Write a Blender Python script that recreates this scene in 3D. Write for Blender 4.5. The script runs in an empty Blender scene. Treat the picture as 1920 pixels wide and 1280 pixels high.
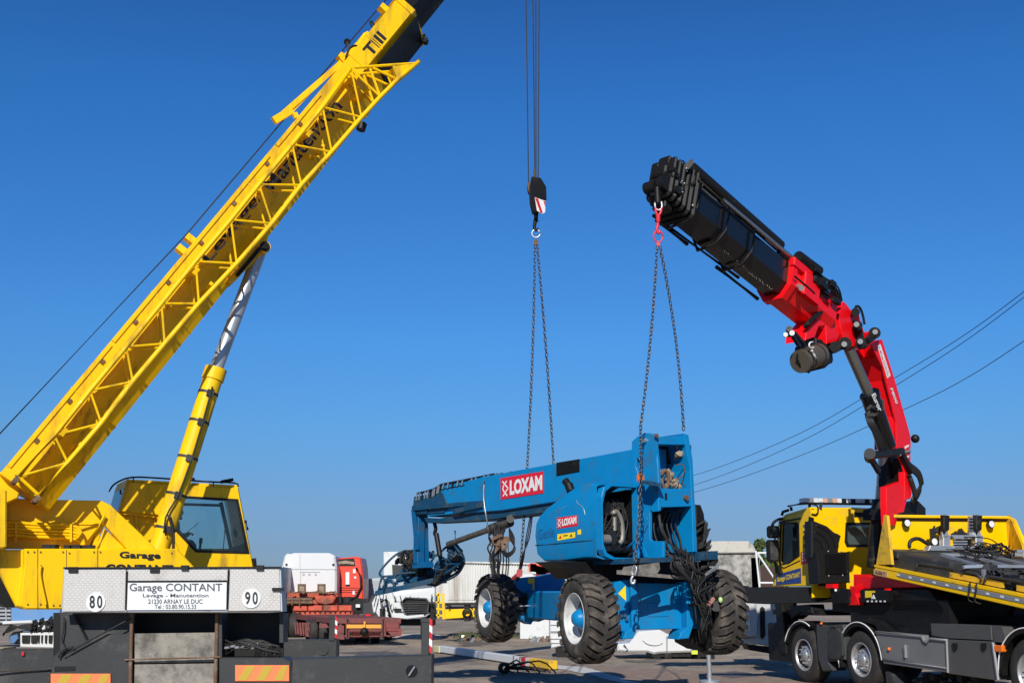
import bpy, bmesh, math, random
from mathutils import Vector as V, Matrix
from mathutils.geometry import tessellate_polygon
R = random.Random(7)
C = bpy.context.scene.collection
sc = bpy.context.scene
# ---------------------------------------------------------------- camera, sky, sun, exposure
FP = 2200.0
PT = math.atan(478 / FP)
CAM = V((0, 0, 1.66))
cam = bpy.data.cameras.new('camera'); camo = bpy.data.objects.new('camera', cam); C.objects.link(camo)
cam.sensor_width = 36; cam.lens = FP / 1920 * 36; cam.clip_end = 3000; cam.clip_start = 0.1
camo.location = CAM; camo.rotation_euler = (math.pi / 2 + PT, 0, 0)
sc.camera = camo
SUN = V((-0.10, -0.85, 0.525)).normalized()
world = bpy.data.worlds.new("World"); sc.world = world; world.use_nodes = True
wn = world.node_tree.nodes; wl = world.node_tree.links
bg = wn['Background']; bg.inputs['Strength'].default_value = 0.0805
sky = wn.new('ShaderNodeTexSky'); sky.sky_type = 'NISHITA'; sky.sun_disc = False
sky.sun_elevation = math.asin(SUN.z); sky.sun_rotation = math.atan2(SUN.x, SUN.y)
sky.altitude = 300; sky.air_density = 1.0; sky.dust_density = 0.2; sky.ozone_density = 5.0
# colour of the air with height above the horizon (clear deep blue autumn sky, paler and greyer low down)
tcw = wn.new('ShaderNodeTexCoord'); sxw = wn.new('ShaderNodeSeparateXYZ'); wl.new(tcw.outputs['Generated'], sxw.inputs[0])
rmp = wn.new('ShaderNodeValToRGB'); wl.new(sxw.outputs['Z'], rmp.inputs[0]); el = rmp.color_ramp.elements
STP = [(0.0, (.34, .44, .68)), (.041, (.39, .50, .75)), (.075, (.457, .59, .83)), (.14, (.45, .79, 1.06)), (.213, (.42, .90, 1.28)), (.40, (.31, .91, 1.43)), (.46, (.29, .81, 1.35)), (.62, (.16, .42, .72)), (1.0, (.10, .25, .42))]
el[0].position = 0; el[1].position = 1.0
for i_, (p_, c_) in enumerate(STP):
    e_ = el[0] if i_ == 0 else (el[len(el) - 1] if i_ == len(STP) - 1 else el.new(p_)); e_.color = (*[q_ / 1.5 for q_ in c_], 1)
mw = wn.new('ShaderNodeMix'); mw.data_type = 'RGBA'; mw.blend_type = 'MULTIPLY'; mw.inputs[0].default_value = 1
wl.new(sky.outputs[0], mw.inputs[6]); wl.new(rmp.outputs[0], mw.inputs[7])
vs_ = wn.new('ShaderNodeVectorMath'); vs_.operation = 'SCALE'; vs_.inputs['Scale'].default_value = 1.5
wl.new(mw.outputs[2], vs_.inputs[0]); wl.new(vs_.outputs[0], bg.inputs['Color'])
sl = bpy.data.lights.new('sun', 'SUN'); sl.energy = 4.5; sl.angle = math.radians(0.5); sl.color = (1, 0.95, 0.87)
slo = bpy.data.objects.new('sun', sl); C.objects.link(slo)
slo.rotation_euler = SUN.to_track_quat('Z', 'Y').to_euler()
sc.view_settings.view_transform = 'Standard'; sc.view_settings.look = 'None'
sc.view_settings.exposure = 0.10; sc.view_settings.gamma = 1.0

# ---------------------------------------------------------------- helpers
FW = V((0, math.cos(PT), math.sin(PT))); UPV = V((0, -math.sin(PT), math.cos(PT)))
def ray(px, py): return FW + V((1, 0, 0)) * ((px - 960) / FP) + UPV * ((640 - py) / FP)
def P(px, py, Y): d = ray(px, py); return CAM + d * (Y / d.y)
def G(px, py, z=0.0): d = ray(px, py); return CAM + d * ((z - CAM.z) / d.z)
class Pl:
    """vertical (or any) plane that traced outlines are laid on, at its own distance"""
    def __init__(s, p, n): s.p = V(p); s.n = V(n).normalized()
    def at(s, px, py, off=0.0):
        d = ray(px, py); q = s.p + s.n * off
        return CAM + d * ((q - CAM).dot(s.n) / d.dot(s.n))
def ypl(Y): return Pl((0, Y, 0), (0, -1, 0))
def frame(d):
    d = V(d).normalized(); a = V((0, 0, 1)) if abs(d.z) < .9 else V((1, 0, 0))
    x = d.cross(a).normalized(); return x, x.cross(d).normalized(), d

class MB:
    def __init__(s): s.v = []; s.f = []; s.m = []; s.sm = []; s.cur = 0
    def mat(s, i): s.cur = i; return s
    def add(s, vs, fs, smooth=False):
        b = len(s.v); s.v += [V(x) for x in vs]
        for f in fs: s.f.append([b + i for i in f]); s.m.append(s.cur); s.sm.append(smooth)
        return s
    def prism(s, outer, vec, holes=(), c=0.0):
        """outline (3-D points) extruded along vec; holes cut through; c = chamfer of the front rim"""
        loops = [list(map(V, outer))] + [list(map(V, h)) for h in holes]
        vec = V(vec); nrm = vec.normalized()
        x, y, _ = frame(vec)
        l2 = [[V((p.dot(x), p.dot(y), 0)) for p in l] for l in loops]
        tri = tessellate_polygon(l2)
        flat = [p for l in loops for p in l]; n = len(flat)
        fl2 = [p for l in l2 for p in l]
        front = list(flat)
        if c > 0:
            front = []
            for li, l in enumerate(loops):
                ar = sum(l2[li][i].x * l2[li][(i + 1) % len(l)].y - l2[li][(i + 1) % len(l)].x * l2[li][i].y for i in range(len(l)))
                sg = (1 if ar > 0 else -1) * (1 if li == 0 else -1)
                for i in range(len(l)):
                    a, b, d = l2[li][i - 1], l2[li][i], l2[li][(i + 1) % len(l)]
                    e1 = (b - a); e2 = (d - b)
                    if e1.length < 1e-6 or e2.length < 1e-6: front.append(l[i]); continue
                    e1.normalize(); e2.normalize()
                    n1 = V((-e1.y, e1.x, 0)) * sg; n2 = V((-e2.y, e2.x, 0)) * sg
                    k = n1 + n2
                    k = k / max(.5, (1 + n1.dot(n2)))
                    front.append(l[i] + (x * k.x + y * k.y) * c)
        vs = [p + (nrm * 0) for p in front] + [p + vec for p in flat]
        fs = []
        for t in tri:
            a, b, d = [fl2[i] for i in t]
            cr = (b - a).cross(d - a).z
            t = list(t) if cr < 0 else list(t)[::-1]
            fs.append(t); fs.append([i + n for i in t][::-1])
        if c > 0:
            k = len(vs); vs += [p + nrm * c for p in flat]
        o = 0
        for l in loops:
            m = len(l)
            for i in range(m):
                a = o + i; b = o + (i + 1) % m
                if c > 0: fs.append([a, b, k + b, k + a]); fs.append([k + a, k + b, n + b, n + a])
                else: fs.append([a, b, n + b, n + a])
            o += m
        return s.add(vs, fs)
    def slab(s, pl, poly, th, off=0.0, holes=(), c=0.0):
        """image-traced outline on plane pl (offset off towards the normal), th thick behind it"""
        return s.prism([pl.at(x, y, off) for x, y in poly], -pl.n * th, [[pl.at(x, y, off) for x, y in h] for h in holes], c)
    def box(s, c, ax, ay, az, hx, hy, hz, ch=0.0):
        c = V(c); ax = V(ax).normalized(); ay = V(ay).normalized(); az = V(az).normalized()
        if ch > 0:
            o = [(-hx, -hy + ch), (-hx + ch, -hy), (hx - ch, -hy), (hx, -hy + ch), (hx, hy - ch), (hx - ch, hy), (-hx + ch, hy), (-hx, hy - ch)]
            return s.prism([c + ax * a + ay * b + az * hz for a, b in o], -az * 2 * hz, (), ch * .7)
        vs = [c + ax * hx * i + ay * hy * j + az * hz * k for i in (-1, 1) for j in (-1, 1) for k in (-1, 1)]
        return s.add(vs, [(0, 1, 3, 2), (4, 6, 7, 5), (0, 4, 5, 1), (2, 3, 7, 6), (0, 2, 6, 4), (1, 5, 7, 3)])
    def wbox(s, x0, x1, y0, y1, z0, z1, ch=0.0):
        return s.box(((x0 + x1) / 2, (y0 + y1) / 2, (z0 + z1) / 2), (1, 0, 0), (0, 0, 1), (0, -1, 0), abs(x1 - x0) / 2, abs(z1 - z0) / 2, abs(y1 - y0) / 2, ch)
    def bar(s, a, b, w, h, side=None, ch=0.0):
        a = V(a); b = V(b); d = (b - a)
        if d.length < 1e-5: return s
        if side is None: x, y, _ = frame(d)
        else: x = V(side); x = (x - d.normalized() * x.dot(d.normalized())).normalized(); y = x.cross(d.normalized())
        return s.box((a + b) / 2, x, y, d, w / 2, h / 2, d.length / 2, ch)
    def cyl(s, a, b, r0, r1=None, n=14, cap=True):
        a = V(a); b = V(b); r1 = r0 if r1 is None else r1
        x, y, d = frame(b - a); vs = []
        for k in range(n):
            t = 2 * math.pi * k / n; e = x * math.cos(t) + y * math.sin(t); vs += [a + e * r0, b + e * r1]
        s.add(vs, [(2 * k, 2 * ((k + 1) % n), 2 * ((k + 1) % n) + 1, 2 * k + 1) for k in range(n)], n > 7)
        if cap: s.add([vs[2 * k] for k in range(n)], [tuple(range(n))[::-1]]); s.add([vs[2 * k + 1] for k in range(n)], [tuple(range(n))])
        return s
    def lathe(s, c, ax, prof, n=28, ph=0.0):
        """prof = (distance along axis, radius)"""
        x, y, d = frame(V(ax)); c = V(c); vs = []; m = len(prof)
        for k in range(n):
            t = 2 * math.pi * k / n + ph; e = x * math.cos(t) + y * math.sin(t)
            vs += [c + d * p + e * r for p, r in prof]
        fs = []
        for k in range(n):
            k2 = (k + 1) % n
            for j in range(m - 1): fs.append((k * m + j, k2 * m + j, k2 * m + j + 1, k * m + j + 1))
        return s.add(vs, fs, True)
    def pipe(s, pts, r, n=7, sub=0, r2=None):
        pts = [V(p) for p in pts]
        if sub:
            q = []; L = len(pts)
            for i in range(L - 1):
                p0 = pts[max(0, i - 1)]; p1 = pts[i]; p2 = pts[i + 1]; p3 = pts[min(L - 1, i + 2)]
                for k in range(sub):
                    t = k / sub
                    q.append(.5 * ((2 * p1) + (p2 - p0) * t + (2 * p0 - 5 * p1 + 4 * p2 - p3) * t * t + (3 * p1 - p0 - 3 * p2 + p3) * t ** 3))
            pts = q + [pts[-1]]
        vs = []; m = len(pts); ref = None
        for i, p in enumerate(pts):
            d = (pts[min(i + 1, m - 1)] - pts[max(i - 1, 0)])
            if d.length < 1e-7: d = V((0, 0, 1))
            d.normalize()
            if ref is None: x, y, _ = frame(d)
            else:
                x = ref - d * ref.dot(d)
                if x.length < 1e-4: x, y, _ = frame(d)
                x.normalize(); y = d.cross(x)
            ref = x; rr = r if r2 is None else r + (r2 - r) * i / (m - 1)
            vs += [p + (x * math.cos(2 * math.pi * k / n) + y * math.sin(2 * math.pi * k / n)) * rr for k in range(n)]
        fs = [(i * n + k, i * n + (k + 1) % n, (i + 1) * n + (k + 1) % n, (i + 1) * n + k) for i in range(m - 1) for k in range(n)]
        fs += [tuple(range(n))[::-1], tuple((m - 1) * n + k for k in range(n))]
        return s.add(vs, fs, True)
    def ball(s, c, r, sx=1, sy=1, sz=1, n=12, jit=0):
        c = V(c); vs = []; m = n // 2 + 1
        for j in range(m):
            a = math.pi * j / (m - 1)
            for k in range(n):
                t = 2 * math.pi * k / n; q = 1 + R.uniform(-jit, jit)
                vs.append(c + V((math.sin(a) * math.cos(t) * sx, math.sin(a) * math.sin(t) * sy, math.cos(a) * sz)) * r * q)
        return s.add(vs, [(j * n + k, j * n + (k + 1) % n, (j + 1) * n + (k + 1) % n, (j + 1) * n + k) for j in range(m - 1) for k in range(n)], not jit)
    def build(s, name, mats, parent=None, **tags):
        if not isinstance(mats, (list, tuple)): mats = [mats]
        org = V((0, 0, 0)); q = parent
        while q is not None: org = org + q.location; q = q.parent
        me = bpy.data.meshes.new(name); me.from_pydata([tuple(p - org) for p in s.v], [], s.f)
        for m in mats: me.materials.append(m)
        me.polygons.foreach_set('material_index', s.m); me.polygons.foreach_set('use_smooth', s.sm)
        bm = bmesh.new(); bm.from_mesh(me); bmesh.ops.recalc_face_normals(bm, faces=bm.faces); bm.to_mesh(me); bm.free()
        me.update()
        o = bpy.data.objects.new(name, me); C.objects.link(o); o.parent = parent
        for k, x in tags.items(): o[k] = x
        return o

def split(mb, name, mats, parent):
    """one object for each separate piece collected in mb"""
    key = {}; par = list(range(len(mb.v)))
    def fd(i):
        while par[i] != i: par[i] = par[par[i]]; i = par[i]
        return i
    for i, p in enumerate(mb.v):
        k = (round(p.x, 4), round(p.y, 4), round(p.z, 4))
        if k in key: par[fd(i)] = fd(key[k])
        else: key[k] = i
    for f in mb.f:
        for i in f[1:]: par[fd(i)] = fd(f[0])
    gr = {}
    for fi, f in enumerate(mb.f): gr.setdefault(fd(f[0]), []).append(fi)
    out = []
    for fl_ in gr.values():
        q = MB(); mp = {}
        for fi in fl_:
            g = []
            for i in mb.f[fi]:
                if i not in mp: mp[i] = len(q.v); q.v.append(mb.v[i])
                g.append(mp[i])
            q.f.append(g); q.m.append(mb.m[fi]); q.sm.append(mb.sm[fi])
        out.append(q.build(name, mats, parent))
    return out

def thing(name, label, cat, loc, group=None):
    o = bpy.data.objects.new(name, None); C.objects.link(o); o.location = loc; o['label'] = label; o['category'] = cat
    o.empty_display_size = .2
    if group: o['group'] = group
    return o
def tag(o, label, cat, group=None):
    o['label'] = label; o['category'] = cat
    if group: o['group'] = group
    return o

_tc = {}
def textmesh(t, bold):
    if (t, bold) in _tc: return _tc[(t, bold)]
    cu = bpy.data.curves.new('t', 'FONT'); cu.body = t; cu.offset = bold; cu.resolution_u = 3; cu.size = 1
    ob = bpy.data.objects.new('t', cu); C.objects.link(ob)
    bpy.context.view_layer.update()
    me = bpy.data.meshes.new_from_object(ob.evaluated_get(bpy.context.evaluated_depsgraph_get()))
    vs = [v.co.copy() for v in me.vertices]; fs = [tuple(p.vertices) for p in me.polygons]
    bpy.data.objects.remove(ob); bpy.data.curves.remove(cu); bpy.data.meshes.remove(me)
    _tc[(t, bold)] = (vs, fs); return vs, fs
def text(mb, t, p00, p10, p01, bold=0.0, lift=0.004):
    """letters laid on the parallelogram p00 (lower left), p10 (lower right), p01 (upper left)"""
    vs, fs = textmesh(t, bold)
    x0 = min(v.x for v in vs); x1 = max(v.x for v in vs); y0 = min(v.y for v in vs); y1 = max(v.y for v in vs)
    ax = p10 - p00; ay = p01 - p00; n = ax.cross(ay).normalized()
    if n.dot(CAM - p00) < 0: n = -n
    return mb.add([p00 + ax * ((v.x - x0) / (x1 - x0)) + ay * ((v.y - y0) / (y1 - y0)) + n * lift for v in vs], fs)

# ---------------------------------------------------------------- materials
def mk(name, col, rough=.5, metal=0.0, var=.12, vs=3.0, dirt=None, damt=.0, dscale=1.2, bump=0.0, bs=40.0, coat=0.0, spec=.5, streak=False):
    m = bpy.data.materials.new(name); m.use_nodes = True; nt = m.node_tree; N = nt.nodes; Lk = nt.links
    b = N['Principled BSDF']; b.inputs['Roughness'].default_value = rough; b.inputs['Metallic'].default_value = metal
    b.inputs['Coat Weight'].default_value = coat; b.inputs['Specular IOR Level'].default_value = spec
    tc = N.new('ShaderNodeTexCoord')
    nz = N.new('ShaderNodeTexNoise'); nz.inputs['Scale'].default_value = vs; nz.inputs['Detail'].default_value = 6; nz.inputs['Roughness'].default_value = .65
    Lk.new(tc.outputs['Object'], nz.inputs['Vector'])
    mx = N.new('ShaderNodeMix'); mx.data_type = 'RGBA'
    c1 = [max(0, c * (1 - var)) for c in col]; c2 = [min(1, c * (1 + var)) for c in col]
    mx.inputs[6].default_value = (*c1, 1); mx.inputs[7].default_value = (*c2, 1)
    Lk.new(nz.outputs['Fac'], mx.inputs[0]); out = mx.outputs[2]
    if dirt:
        n2 = N.new('ShaderNodeTexNoise'); n2.inputs['Scale'].default_value = dscale; n2.inputs['Detail'].default_value = 9; n2.inputs['Roughness'].default_value = .7
        if streak:
            mp = N.new('ShaderNodeMapping'); mp.inputs['Scale'].default_value = (1, 1, .18); Lk.new(tc.outputs['Object'], mp.inputs['Vector']); Lk.new(mp.outputs[0], n2.inputs['Vector'])
        else: Lk.new(tc.outputs['Object'], n2.inputs['Vector'])
        rp = N.new('ShaderNodeValToRGB'); rp.color_ramp.elements[0].position = .62 - damt * .35; rp.color_ramp.elements[1].position = .74 - damt * .2
        rp.color_ramp.elements[1].color = (.9, .9, .9, 1); rp.color_ramp.elements[0].color = (0, 0, 0, 1)
        Lk.new(n2.outputs['Fac'], rp.inputs[0])
        m2 = N.new('ShaderNodeMix'); m2.data_type = 'RGBA'; m2.inputs[7].default_value = (*dirt, 1)
        Lk.new(rp.outputs[0], m2.inputs[0]); Lk.new(out, m2.inputs[6]); out = m2.outputs[2]
        mr = N.new('ShaderNodeMapRange'); mr.inputs['To Min'].default_value = rough; mr.inputs['To Max'].default_value = min(1, rough + .35)
        Lk.new(rp.outputs[0], mr.inputs[0]); Lk.new(mr.outputs[0], b.inputs['Roughness'])
    Lk.new(out, b.inputs['Base Color'])
    if bump:
        n3 = N.new('ShaderNodeTexNoise'); n3.inputs['Scale'].default_value = bs; n3.inputs['Detail'].default_value = 4
        Lk.new(tc.outputs['Object'], n3.inputs['Vector'])
        bp = N.new('ShaderNodeBump'); bp.inputs['Strength'].default_value = bump; bp.inputs['Distance'].default_value = .02
        Lk.new(n3.outputs['Fac'], bp.inputs['Height']); Lk.new(bp.outputs[0], b.inputs['Normal'])
    return m
def glass(name, col, refl=.12, clear=.8):
    m = bpy.data.materials.new(name); m.use_nodes = True; N = m.node_tree.nodes; Lk = m.node_tree.links
    N.remove(N['Principled BSDF']); out = N['Material Output']
    t = N.new('ShaderNodeBsdfTransparent'); t.inputs[0].default_value = (*col, 1)
    g = N.new('ShaderNodeBsdfGlossy'); g.inputs['Roughness'].default_value = .03
    d = N.new('ShaderNodeBsdfDiffuse'); d.inputs[0].default_value = (.25, .33, .33, 1)
    f = N.new('ShaderNodeFresnel'); f.inputs[0].default_value = 1.5
    a = N.new('ShaderNodeMath'); a.operation = 'ADD'; a.inputs[1].default_value = refl; Lk.new(f.outputs[0], a.inputs[0])
    m1 = N.new('ShaderNodeMixShader'); m1.inputs[0].default_value = clear; Lk.new(d.outputs[0], m1.inputs[1]); Lk.new(t.outputs[0], m1.inputs[2])
    m2 = N.new('ShaderNodeMixShader'); Lk.new(a.outputs[0], m2.inputs[0]); Lk.new(m1.outputs[0], m2.inputs[1]); Lk.new(g.outputs[0], m2.inputs[2])
    Lk.new(m2.outputs[0], out.inputs[0]); return m

YEL = mk('crane yellow paint', (.90, .54, .0), .45, 0, .09, 1.8, (.36, .22, .02), .30, 3.4, coat=.03, spec=.3, streak=True)
YEL2 = mk('truck yellow paint', (.90, .54, .0), .35, 0, .06, 2, (.5, .34, .06), .18, 3, coat=.1, spec=.35)
YELD = mk('dusty bed yellow', (.72, .44, .02), .5, 0, .15, 5, (.2, .14, .06), .3, 4)
GRYF = mk('carrier grey paint', (.034, .036, .037), .5, 0, .25, 3, (.085, .082, .076), .25, 2.5, bump=.1, spec=.35)
BLK = mk('black steel', (.008, .008, .008), .5, 0, .3, 6, (.05, .045, .038), .12, 5, spec=.3)
BLK2 = mk('gloss black paint', (.006, .006, .007), .25, 0, .3, 4, coat=.3, spec=.3)
RUB = mk('hose rubber', (.012, .011, .010), .6, 0, .4, 12)
TYR = mk('dusty tyre rubber', (.036, .031, .027), .8, 0, .4, 9, (.15, .125, .10), .38, 4, bump=.4, bs=60)
TYR2 = mk('road tyre rubber', (.024, .022, .021), .75, 0, .3, 12, (.06, .05, .045), .25, 8)
RIMG = mk('light grey rim paint', (.56, .57, .56), .4, 0, .1, 6, (.28, .26, .23), .2, 5)
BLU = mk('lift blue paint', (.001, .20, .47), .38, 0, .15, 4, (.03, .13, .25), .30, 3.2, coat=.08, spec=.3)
BLUD = mk('shaded scuffed blue paint', (.004, .052, .115), .5, 0, .3, 5, (.05, .07, .08), .4, 4, spec=.35)  # darker copy of the lift blue: shade put into the colour, besides scuffs
RED = mk('loader crane red', (.80, .004, .008), .36, 0, .08, 3, (.30, .02, .02), .08, 3, coat=.1, spec=.3)
REDT = mk('trailer red', (.52, .075, .035), .6, 0, .3, 4, (.16, .075, .05), .5, 1.6)
MAR = mk('maroon trailer steel', (.17, .035, .03), .6, 0, .4, 6, (.10, .06, .05), .4, 4)
ORG = mk('tractor cab orange red', (.74, .055, .022), .4, 0, .08, 2, (.35, .04, .02), .1, 2, coat=.2)
WHT = mk('white vehicle paint', (.62, .635, .63), .4, 0, .06, 2, (.42, .40, .36), .12, 2, coat=.2)
WHC = mk('white container paint', (.58, .58, .55), .55, 0, .08, 1.5, (.33, .29, .24), .34, 1.6, streak=True)
SGN = mk('white sign film', (.70, .72, .72), .4, 0, .03)
CHR = mk('chromed rod', (.42, .45, .48), .38, .55, .05)
ALU = mk('aluminium', (.55, .56, .57), .42, .75, .12, 5, (.25, .24, .22), .2, 4)
ALD = mk('dull silver locker paint', (.22, .225, .23), .4, .35, .12, 3, (.16, .15, .14), .2, 2.4)
CHN = mk('chain steel', (.12, .115, .11), .4, .8, .3, 20, (.09, .06, .04), .35, 20)
HRD = mk('hoist red enamel', (.65, .02, .03), .35, 0, .1)
RST = mk('rusty steel', (.15, .085, .05), .8, .2, .4, 8, (.30, .23, .17), .3, 6, bump=.3)
DRT = mk('dried mud', (.34, .27, .19), .95, 0, .4, 9, (.14, .10, .07), .4, 7, bump=.8, bs=25)
SLV = mk('galvanised trim', (.42, .43, .44), .4, .6, .1)
REFL_W = mk('reflective white', (.75, .74, .72), .4, 0, .04)
REFL_R = mk('reflective red', (.55, .01, .02), .4, 0, .05)
REFL_O = mk('reflective orange', (.82, .21, .07), .45, 0, .06, 5)
REFL_Y = mk('reflective olive yellow', (.48, .33, .03), .45, 0, .06, 5)
TXT = mk('black lettering', (.01, .01, .012), .5, 0, .05)
TXG = mk('dark grey lettering', (.07, .08, .10), .5, 0, .05)
CLAD = mk('weathered plate', (.25, .23, .195), .7, 0, .35, 9, (.07, .065, .06), .55, 4, bump=.25)
CONC = mk('weathered concrete', (.40, .39, .35), .9, 0, .22, 2.5, (.075, .07, .06), .60, 2.6, bump=.35, bs=20)
CONT = mk('concrete roof edge', (.50, .48, .42), .9, 0, .15, 3, (.22, .21, .18), .35, 3, bump=.3)
YST = mk('yellow sticker', (.85, .62, .02), .45, 0, .05)
AMB = mk('amber lamp lens', (.75, .16, .01), .2, 0, .1, coat=.5)
NAVY = mk('dark navy livery', (.02, .05, .22), .4, 0, .1)
GLS = glass('cab glass', (.84, .93, .93), .0, .96)
GLD = glass('dark cab glass', (.16, .22, .22), .08, .75)
MIR = mk('mirror glass', (.5, .55, .6), .05, 1.0, .05)
SKIN = mk('skin', (.42, .25, .18), .6, 0, .08)
CLO = mk('dark work clothes', (.03, .035, .05), .85, 0, .2, 20)
TERR = mk('clay brick heap', (.32, .12, .07), .85, 0, .3, 8)
WOOD = mk('dry straw and sticks', (.42, .34, .20), .9, 0, .3, 12)

def checker_plate():
    m = mk('diamond tread plate', (.50, .49, .465), .45, .12, .08, 3, (.36, .34, .31), .30, 3)
    N = m.node_tree.nodes; Lk = m.node_tree.links; b = N['Principled BSDF']
    tc = N.new('ShaderNodeTexCoord'); mp = N.new('ShaderNodeMapping'); mp.inputs['Scale'].default_value = (26, 26, 26)
    mp.inputs['Rotation'].default_value = (0, math.radians(45), 0)
    Lk.new(tc.outputs['Object'], mp.inputs['Vector'])
    sp = N.new('ShaderNodeSeparateXYZ'); Lk.new(mp.outputs[0], sp.inputs[0])
    def M(op, a, bb=None):
        n = N.new('ShaderNodeMath'); n.operation = op
        for i, q in enumerate((a, bb)):
            if q is None: continue
            if isinstance(q, (int, float)): n.inputs[i].default_value = q
            else: Lk.new(q, n.inputs[i])
        return n.outputs[0]
    x, z = sp.outputs['X'], sp.outputs['Z']
    fx = M('ABSOLUTE', M('SUBTRACT', M('FRACT', x), .5)); fz = M('ABSOLUTE', M('SUBTRACT', M('FRACT', z), .5))
    par = M('MODULO', M('ABSOLUTE', M('ADD', M('FLOOR', x), M('FLOOR', z))), 2)
    e1 = M('ADD', M('MULTIPLY', fx, 4.6), M('MULTIPLY', fz, 2.0)); e2 = M('ADD', M('MULTIPLY', fx, 2.0), M('MULTIPLY', fz, 4.6))
    l1 = M('LESS_THAN', e1, 1.0); l2 = M('LESS_THAN', e2, 1.0)
    h = M('ADD', M('MULTIPLY', l1, par), M('MULTIPLY', l2, M('SUBTRACT', 1, par)))
    bp = N.new('ShaderNodeBump'); bp.inputs['Strength'].default_value = .9; bp.inputs['Distance'].default_value = .006
    Lk.new(h, bp.inputs['Height']); Lk.new(bp.outputs[0], b.inputs['Normal'])
    # the raised lozenges are lighter than the valleys
    old = b.inputs['Base Color'].links[0].from_socket
    mx = N.new('ShaderNodeMix'); mx.data_type = 'RGBA'; mx.blend_type = 'MULTIPLY'; mx.inputs[0].default_value = 1
    mr = N.new('ShaderNodeMapRange'); mr.inputs['To Min'].default_value = 1.0; mr.inputs['To Max'].default_value = 1.35; Lk.new(h, mr.inputs[0])
    Lk.new(old, mx.inputs[6]); Lk.new(mr.outputs[0], mx.inputs[7]); Lk.new(mx.outputs[2], b.inputs['Base Color'])
    return m
CHK = checker_plate()

# ---------------------------------------------------------------- ground
def ground_mat():
    m = bpy.data.materials.new('worn asphalt'); m.use_nodes = True; N = m.node_tree.nodes; Lk = m.node_tree.links
    b = N['Principled BSDF']; b.inputs['Roughness'].default_value = .88; b.inputs['Specular IOR Level'].default_value = .25
    tc = N.new('ShaderNodeTexCoord')
    def noise(s, d=8, r=.6, sc_=None):
        n = N.new('ShaderNodeTexNoise'); n.inputs['Scale'].default_value = s; n.inputs['Detail'].default_value = d; n.inputs['Roughness'].default_value = r
        if sc_:
            mp = N.new('ShaderNodeMapping'); mp.inputs['Scale'].default_value = sc_; Lk.new(tc.outputs['Object'], mp.inputs['Vector']); Lk.new(mp.outputs[0], n.inputs['Vector'])
        else: Lk.new(tc.outputs['Object'], n.inputs['Vector'])
        return n.outputs['Fac']
    def ramp(f, stops):
        r = N.new('ShaderNodeValToRGB'); e = r.color_ramp.elements
        e[0].position, e[0].color = stops[0][0], (*stops[0][1], 1); e[1].position, e[1].color = stops[-1][0], (*stops[-1][1], 1)
        for p, c in stops[1:-1]: q = e.new(p); q.color = (*c, 1)
        Lk.new(f, r.inputs[0]); return r.outputs[0]
    def mix(fac, a, c, mode='MIX'):
        x = N.new('ShaderNodeMix'); x.data_type = 'RGBA'; x.blend_type = mode
        if isinstance(fac, float): x.inputs[0].default_value = fac
        else: Lk.new(fac, x.inputs[0])
        Lk.new(a, x.inputs[6])
        if isinstance(c, tuple): x.inputs[7].default_value = (*c, 1)
        else: Lk.new(c, x.inputs[7])
        return x.outputs[2]
    base = ramp(noise(.16, 9, .65), [(.33, (.22, .175, .13)), (.5, (.33, .272, .21)), (.68, (.44, .37, .29))])
    base = mix(ramp(noise(1.3, 8, .7, (1, .45, 1)), [(.45, (0, 0, 0)), (.65, (.75, .75, .75))]), base, (.19, .152, .12))
    base = mix(ramp(noise(.45, 8, .7), [(.55, (0, 0, 0)), (.68, (.6, .6, .6))]), base, (.46, .40, .33))
    base = mix(ramp(noise(.9, 10, .75), [(.60, (0, 0, 0)), (.66, (.7, .7, .7))]), base, (.13, .105, .085))
    base = mix(ramp(noise(2.6, 6, .6, (.35, 1.6, 1)), [(.62, (0, 0, 0)), (.70, (.5, .5, .5))]), base, (.50, .44, .36))
    grit = ramp(noise(38, 3, .6), [(.3, (.7, .7, .7)), (.7, (1.25, 1.25, 1.25))])
    base = mix(1.0, base, grit, 'MULTIPLY')
    vo = N.new('ShaderNodeTexVoronoi'); vo.feature = 'DISTANCE_TO_EDGE'; vo.inputs['Scale'].default_value = .28
    mpn = N.new('ShaderNodeTexNoise'); mpn.inputs['Scale'].default_value = 1.4; mpn.inputs['Detail'].default_value = 5; Lk.new(tc.outputs['Object'], mpn.inputs['Vector'])
    va = N.new('ShaderNodeMixRGB'); va.blend_type = 'ADD'; va.inputs[0].default_value = .8; Lk.new(tc.outputs['Object'], va.inputs[1]); Lk.new(mpn.outputs['Color'], va.inputs[2]); Lk.new(va.outputs[0], vo.inputs['Vector'])
    ck = ramp(vo.outputs['Distance'], [(.0, (.35, .35, .35)), (.012, (1, 1, 1))])
    base = mix(.8, base, ck, 'MULTIPLY')
    Lk.new(base, b.inputs['Base Color'])
    bp = N.new('ShaderNodeBump'); bp.inputs['Strength'].default_value = .35; bp.inputs['Distance'].default_value = .03
    Lk.new(noise(22, 5, .7), bp.inputs['Height']); Lk.new(bp.outputs[0], b.inputs['Normal'])
    return m
GND = ground_mat()
def rag(poly3, jit, step=.5):
    out = []
    for i, p in enumerate(poly3):
        q = poly3[(i + 1) % len(poly3)]; n = max(1, int((q - p).length / step))
        for k in range(n):
            w = p.lerp(q, k / n); out.append(w + V((R.uniform(-jit, jit), R.uniform(-jit, jit), 0)))
    return out
def sheet(name, poly, z, m, jit=0.0, step=.5):
    pts = [G(x, y, z) for x, y in poly]
    if jit: pts = rag(pts, jit, step)
    mb = MB(); n = len(pts); l2 = [V((p.x, p.y, 0)) for p in pts]
    mb.add(pts, [t for t in tessellate_polygon([l2])]); o = mb.build(name, m)
    for p in o.data.polygons:
        if p.normal.z < 0: p.flip()
    return o
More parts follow.
